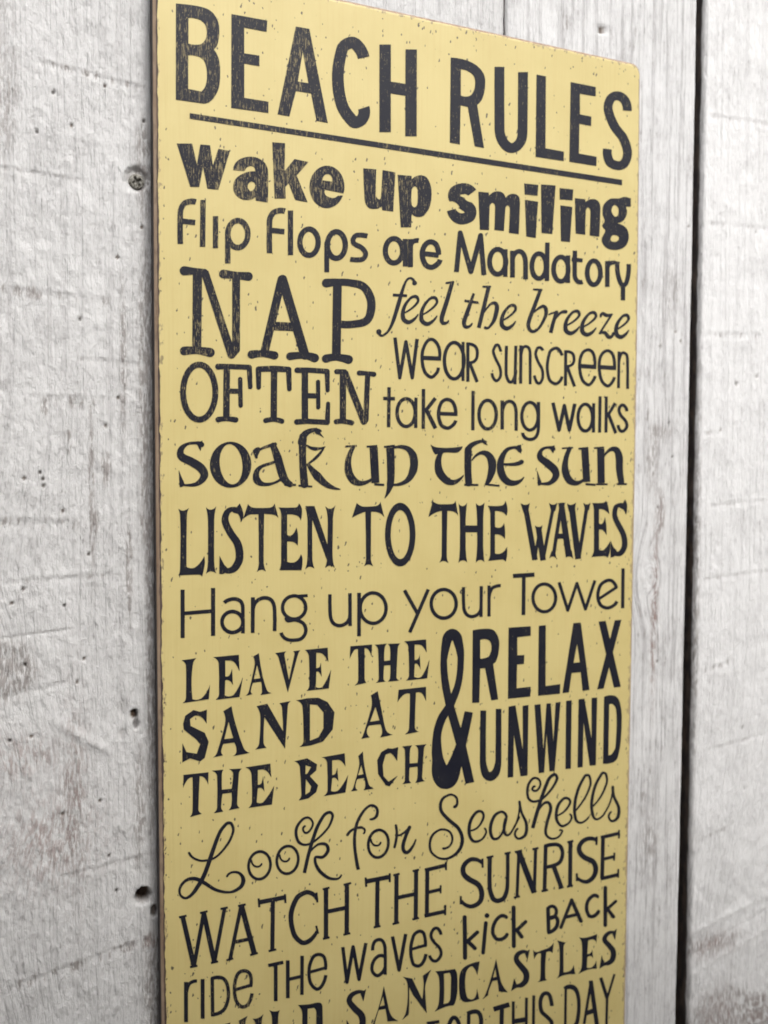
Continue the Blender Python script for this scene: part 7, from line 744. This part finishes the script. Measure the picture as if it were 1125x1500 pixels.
'465,-5897 -47,3 -41,1 -49,-2 -26,-4 22,-18 18,-22 14,-28 5,-16 2,-12 4,-134 -1,-190 -2,-14 -5,-14 -10,-13 -11,-9 2,-1 49,-2 41,2 38,4 35,8 18,8 18,13 13,18 8,22 3,20 2,30 -3,31 -4,32 -3,10 -6,13 -27,47 -5,13 -2,10 1,6 5,11 22,24 7,14 3,35 -1,19 -3,16 -9,23 -8,11 -8,10 -9,6 -15,9 -17,6/443,-5967 10,-2 14,-7 7,-5 6,-8 4,-10 2,-9 -1,-24 -6,-17 -8,-10 -10,-8 -15,-6 -8,0 -9,3 -1,4 0,93 1,3 5,2/444,-6113 14,-1 14,-7 6,-7 5,-10 4,-13 3,-16 0,-51 -5,-38 -5,-14 -6,-14 -5,-6 -12,-6 -9,-1 -15,2 -5,3 -2,3 1,166 1,3 4,4',
'930,-5872 -92,-28 -1,-3 8,-32 4,-32 4,-47 -3,-103 -7,-100 -9,-65 -6,-8 -9,-6 -21,-5 -27,1 -6,2 -9,6 -9,9 -9,13 -4,10 -2,10 -2,141 0,153 6,29 12,25 -3,3 -94,-4 -1,-3 10,-21 8,-23 3,-16 2,-18 -2,-76 -9,-190 -1,-34 2,-25 6,-26 12,-24 17,-22 21,-16 18,-9 15,-3 39,0 30,4 25,9 15,8 12,12 9,17 6,24 5,44 18,352 8,35 15,30 -1,3',
'1111,-5895 -28,-18 -30,-10 -16,-2 -12,1 -18,3 -13,5 -2,-1 12,-12 10,-18 6,-16 1,-13 0,-201 -3,-154 -7,-38 -7,-20 -10,-19 2,-3 109,2 1,3 -8,14 -6,17 -4,17 -1,19 3,213 4,163 5,30 13,34 0,3',
'1182,-5864 -2,-2 11,-18 10,-24 8,-33 1,-19 2,-134 -3,-286 -6,-23 -9,-14 -13,-12 3,-3 230,-4 -4,127 -1,3 -2,3 -10,-22 -13,-19 -15,-15 -19,-13 -16,-4 -22,-2 -25,5 -6,3 -1,3 -1,197 1,202 6,40 12,34 -1,2 -3,0 -18,-4 -16,0 -28,4 -25,10',
'1736,-5908 -17,2 -55,-1 -19,1 -67,10 -67,13 20,-27 16,-29 10,-31 4,-32 -4,-185 -12,-196 -3,-18 -8,-20 -12,-20 -14,-15 3,-2 41,11 48,4 52,-4 29,-5 26,-7 19,1 20,8 12,12 21,43 14,41 4,21 2,22 3,146 -4,195 -5,24 -6,12 -6,8 -10,7 -10,5/1691,-5957 7,-2 15,-20 8,-20 3,-17 -2,-199 -5,-148 -3,-9 -8,-14 -8,-7 -11,-6 -67,2 -2,5 4,438 4,1',
'2326,-5887 -27,-12 -27,13 -34,10 -30,3 -37,-4 -27,-8 -20,-11 -19,-18 -11,-20 -6,-21 0,-16 3,-17 8,-21 19,-34 44,-61 16,-20 41,-45 11,-16 9,-19 4,-14 3,-17 1,-19 -2,-26 -4,-18 -9,-17 -13,-13 -10,-4 -13,-1 -37,1 -14,4 -5,3 11,10 -1,3 -62,121 2,-173 2,-4 20,18 3,1 14,-12 13,-9 24,-10 43,-11 20,-3 15,1 23,6 12,8 18,18 13,20 6,15 6,21 4,38 -3,43 -5,21 -7,21 -12,22 -16,24 -58,60 -50,62 -17,26 -4,11 -1,7 3,12 7,11 8,8 10,7 15,6 19,5 23,2 17,0 3,-5 34,-99 4,5 31,127',
'2548,-5898 -19,-95 -22,-76 -29,-91 -44,-117 -26,-65 -21,-44 -21,-24 -28,-20 130,-18 6,1 -21,19 -14,19 -8,19 -3,26 5,25 24,83 25,75 5,9 83,-5 1,-2 16,-82 9,-75 133,-22 0,3 -16,10 -18,12 -28,27 -22,31 -16,33 -10,29 -8,31 -20,97/2541,-6021 20,-113 -57,1 -4,2',
'3151,-5842 -103,-47 11,-59 3,-54 -8,-105 -8,-60 -4,-4 -129,278 -117,47 -5,1 16,-14 17,-20 12,-19 8,-19 5,-17 4,-31 3,-73 -1,-59 -4,-72 -6,-45 -7,-42 -8,-34 -7,-18 -18,-29 -20,-22 4,-2 79,42 1,3 6,101 -1,227 53,-109 178,-261 1,2 -12,100 -8,102 -6,101 1,23 8,42 22,62 21,45 26,37 -3,4',
'3475,-5899 -110,7 -73,9 -76,12 -5,-1 17,-17 15,-20 10,-19 8,-22 8,-59 3,-84 -3,-114 -4,-39 -6,-36 -6,-22 -9,-21 -16,-20 -18,-16 3,-3 72,16 72,10 45,0 55,-9 9,7 10,11 6,15 15,48 11,48 4,40 1,67 -2,82 -4,55 -6,25 -9,22 -13,26/3396,-5929 6,-1 3,-1 4,-8 9,-22 6,-25 -1,-152 -5,-113 -5,-16 -6,-12 -13,-14 -7,-5 -58,-1 -3,5 6,66 2,74 -2,114 -4,112 5,2',
'3811,-5877 -53,1 -41,-2 -53,-7 -33,-8 -30,-12 -21,-14 -16,-17 -14,-24 -12,-38 -5,-46 0,-95 9,-97 8,-32 12,-27 16,-20 12,-12 12,-7 18,-9 27,-6 67,-7 49,2 47,8 1,3 -31,129 -4,-42 -7,-29 -10,-25 -11,-13 -12,-6 -11,-3 -19,1 -11,3 -19,10 -11,8 -12,11 -6,8 -8,19 -14,54 -7,53 -3,65 3,67 8,53 8,18 12,18 16,17 13,7 19,4 12,-1 11,-4 8,-6 19,-27 15,-28 13,-30 9,-30 2,0 30,161',
'4040,-5901 -24,-90 -20,-64 -63,-178 -35,-78 -18,-27 -23,-22 2,-3 76,33 3,3 0,27 6,26 33,75 17,33 3,1 62,-2 4,-2 15,-77 7,-70 123,-40 6,0 -29,34 -29,41 -27,48 -15,35 -12,40 -58,249/4030,-6011 21,-111 -4,-2 -42,0 -3,2',
'4518,-5880 -31,-10 -32,18 -28,9 -28,3 -23,-2 -20,-4 -23,-9 -17,-13 -14,-18 -6,-12 -4,-24 3,-25 6,-18 12,-24 14,-20 84,-111 13,-18 6,-12 6,-19 1,-28 -4,-20 -5,-13 -7,-9 -10,-8 -29,-15 -43,-1 -4,5 -29,74 -4,3 -40,-144 -1,-4 4,-2 62,23 24,0 51,-13 24,1 29,10 22,12 16,12 15,20 10,30 5,34 -4,39 -9,27 -13,23 -15,21 -104,125 -12,19 -3,18 2,10 5,9 18,14 28,7 16,1 15,-1 4,-4 37,-90 4,6 20,76 10,39',
'4872,-5865 -14,-16 -18,-14 -20,-11 -20,-8 -36,-8 -68,-4 -52,-10 -20,1 -8,2 -12,6 -17,13 -8,10 -8,14 -1,-1 19,-127 4,3 7,19 10,15 22,21 16,5 16,-1 16,-6 6,-3 1,-4 -3,-168 1,-95 -3,-53 -2,-10 -5,-9 -12,-12 -16,-7 3,-2 124,-5 8,2 -12,9 -10,13 -4,12 -1,14 -2,75 0,67 4,87 7,84 9,4 12,2 20,-1 12,-3 12,-6 13,-8 16,-18 17,126',
'4926,-5846 -1,-3 15,-24 9,-20 5,-19 5,-26 7,-83 2,-135 -1,-71 -6,-63 -12,-26 -9,-12 -12,-12 2,-2 33,10 33,7 57,4 70,-6 84,-18 -28,128 -8,-26 -9,-16 -11,-12 -16,-11 -28,-8 -26,-2 -33,4 -16,5 -5,3 -6,273 1,60 3,13 5,11 9,11 17,11',
'5534,-5886 -84,-11 -84,-2 -47,5 -33,10 -26,11 -5,0 17,-21 12,-21 9,-19 5,-23 7,-63 3,-133 -2,-68 -6,-60 -13,-33 -17,-22 -16,-14 3,-3 66,15 80,9 55,-2 34,-5 43,-10 3,2 -9,102 -5,0 -8,-21 -16,-22 -20,-17 -18,-8 -21,-4 -26,2 -29,11 -3,2 0,4 5,132 8,6 12,4 17,0 13,-3 13,-7 10,-8 14,-18 2,-9 1,5 -16,113 -4,-1 -4,-13 -7,-13 -14,-11 -13,-5 -12,-1 -13,2 -9,3 9,167 2,3 16,7 25,3 25,-3 22,-7 17,-13 11,-14 8,-16 3,-22',
'5839,-5878 -39,-22 -30,10 -31,5 -25,0 -26,-6 -35,-17 -19,-18 -9,-13 -5,-10 -4,-17 0,-15 6,-19 9,-16 16,-22 48,-53 47,-61 6,-12 5,-20 2,-33 -8,-35 -14,-15 -36,-18 -44,-5 -4,4 -36,97 -4,-8 -29,-154 2,-5 51,19 21,4 13,1 56,-10 24,3 32,11 21,11 19,17 8,13 10,34 3,33 -4,37 -9,28 -8,16 -19,26 -48,56 -53,54 -11,15 -1,8 3,10 5,10 20,18 25,10 16,3 15,0 45,-92 4,9 22,127 1,4',
]),
('FOR THIS DAY', [
'3251,-6480 -148,16 6,-39 2,-2 7,0 2,-4 0,-487 1,-5 40,-11 3,1 1,249 5,2 84,-7 4,2 -8,38 -84,8 -1,1 0,205 3,2 105,-10 1,1 -5,35 -3,4',
'3464,-6473 -26,-3 -18,-10 -15,-17 -15,-27 -10,-25 -8,-31 -7,-36 -5,-43 -1,-77 3,-45 5,-42 7,-39 8,-33 12,-37 15,-31 15,-25 21,-21 20,-13 8,-3 26,-2 22,8 18,16 12,17 11,25 11,31 7,36 6,36 3,40 1,44 -6,80 -6,43 -9,41 -10,31 -11,30 -17,32 -19,24 -22,17/3467,-6525 5,1 4,-3 13,-17 9,-15 10,-27 9,-29 8,-36 6,-39 5,-76 -4,-78 -5,-36 -7,-32 -8,-25 -10,-22 -11,-15 -8,-6 -7,-2 -10,9 -11,16 -11,23 -10,30 -8,33 -7,36 -4,38 -3,42 2,77 10,69 7,28 10,25 11,18',
'3755,-6466 -33,4 -31,0 -33,-4 -17,-4 -3,-3 8,-15 -1,-513 45,-12 1,237 1,3 3,2 26,-7 34,-4 3,-4 81,-248 2,-2 42,1 5,2 -82,256 21,7 14,8 12,14 9,19 6,29 3,48 -1,38 -6,32 -14,42 -15,23 -11,14 -15,14 -20,12 -18,8/3758,-6519 17,-4 11,-10 13,-19 8,-23 5,-29 2,-31 -3,-44 -5,-23 -4,-9 -6,-7 -26,-9 -19,-1 -19,0 -19,4 -19,5 -2,4 1,198 33,2',
'4218,-6487 -209,-7 -4,-2 20,-61 73,2 3,-2 1,-3 -6,-450 4,-4 51,-14 3,3 7,468 0,3 3,1 84,3 -19,61 -4,3',
'4465,-6484 -2,-3 1,-246 -4,-2 -142,14 -2,3 -2,220 -3,3 -31,7 -4,1 -2,-1 2,-521 3,-4 36,-9 2,2 -1,235 3,3 138,-14 4,0 3,-4 1,-222 4,-4 31,-8 4,-1 3,3 -3,536 -3,3',
'4572,-6479 -3,0 -1,-3 3,-534 41,-11 -2,535 -2,5',
'4763,-6470 -20,1 -25,-5 -14,-8 -14,-14 -15,-25 -10,-29 -5,-27 -1,-32 2,-32 6,-34 10,-34 11,-24 10,-15 17,-19 45,-43 56,-60 12,-17 6,-16 3,-22 1,-25 -4,-28 -5,-23 -5,-10 -9,-9 -12,-7 -15,-6 -12,-1 -8,2 -13,6 -8,6 -9,13 -9,16 -11,36 -49,9 -4,-1 3,-22 9,-27 13,-24 13,-18 16,-17 17,-12 16,-9 20,-7 21,-2 24,3 30,12 18,14 14,17 7,20 6,31 2,35 -2,29 -5,22 -5,16 -8,16 -24,31 -50,53 -55,54 -12,17 -9,27 -6,26 -3,33 0,32 4,23 8,23 13,22 7,6 16,3 13,-2 8,-4 8,-8 10,-16 19,-61 12,-67 2,-2 4,-1 50,-7 -7,44 -11,46 -13,42 -13,28 -19,26 -17,14 -18,10',
'5112,-6461 -25,0 -25,-4 -24,-9 -8,-5 17,-22 1,-559 4,-4 6,-2 2,-10 9,-3 46,-10 24,-1 25,0 25,4 23,7 28,18 21,28 15,36 12,66 7,63 1,98 -4,69 -11,64 -12,43 -9,23 -13,25 -15,21 -22,23 -15,12 -17,11 -16,7 -29,8/5115,-6520 14,-3 17,-6 30,-17 22,-25 18,-33 13,-46 10,-56 5,-67 -1,-46 -6,-64 -11,-59 -9,-30 -13,-23 -20,-20 -29,-12 -33,-4 -33,2 -3,3 0,3 -2,500 1,3 3,1',
'5474,-6490 -21,2 -17,6 -5,-3 -15,0 7,-48 -89,-498 0,-3 2,-2 34,-13 4,1 20,112 4,1 93,5 4,-5 31,-175 3,-3 55,-7 6,1 -111,628/5443,-6665 0,2 5,-3 34,-200 -73,-5 -2,4',
'5802,-6473 -90,-243 -4,8 -80,224 -2,4 -5,0 -38,-2 -4,-2 104,-293 6,-9 -5,-428 0,-4 4,-3 35,-10 1,4 4,439 107,299',
]),
]
def letter(loops, parent):
    cu = bpy.data.curves.new('letter', 'CURVE'); cu.dimensions = '2D'; cu.fill_mode = 'BOTH'; cu.extrude = 0.00006
    for lp in loops:
        sp = cu.splines.new('POLY'); sp.points.add(len(lp) - 1)
        for q, (a, b) in zip(sp.points, lp): q.co = (a, b, 0, 1)
        sp.use_cyclic_u = True
    tmp = bpy.data.objects.new('letter', cu)
    me = bpy.data.meshes.new_from_object(tmp)
    bpy.data.objects.remove(tmp); bpy.data.curves.remove(cu)
    me.name = 'letter'
    me.materials.clear(); me.materials.append(m_ink)
    return link(bpy.data.objects.new('letter', me), parent)
for text, glyphs in SLOGANS:
    L = []
    for g in glyphs:
        loops = []
        for lp in g.split('/'):
            a = np.array([[int(v) for v in t.split(',')] for t in lp.split()])
            loops.append(np.cumsum(a, axis=0) / 20000.0)
        L.append(loops)
    allp = np.concatenate([l for g in L for l in g]); c = (allp.min(0) + allp.max(0)) / 2
    if text == 'RULE':
        par = sign
    else:
        par = empty('slogan', Vector((c[0], 0.0, c[1])) - SO, sign)
        par['label'] = 'black words ' + text
    for loops in L:
        o = letter([l - c for l in loops], par)
        o.rotation_euler = (R(90), 0, 0)
        o.location = (0, -0.00012, 0) if text != 'RULE' else Vector((c[0], -0.00012, c[1])) - SO
        if text == 'RULE': o.name = 'underline'
bpy.context.view_layer.update()
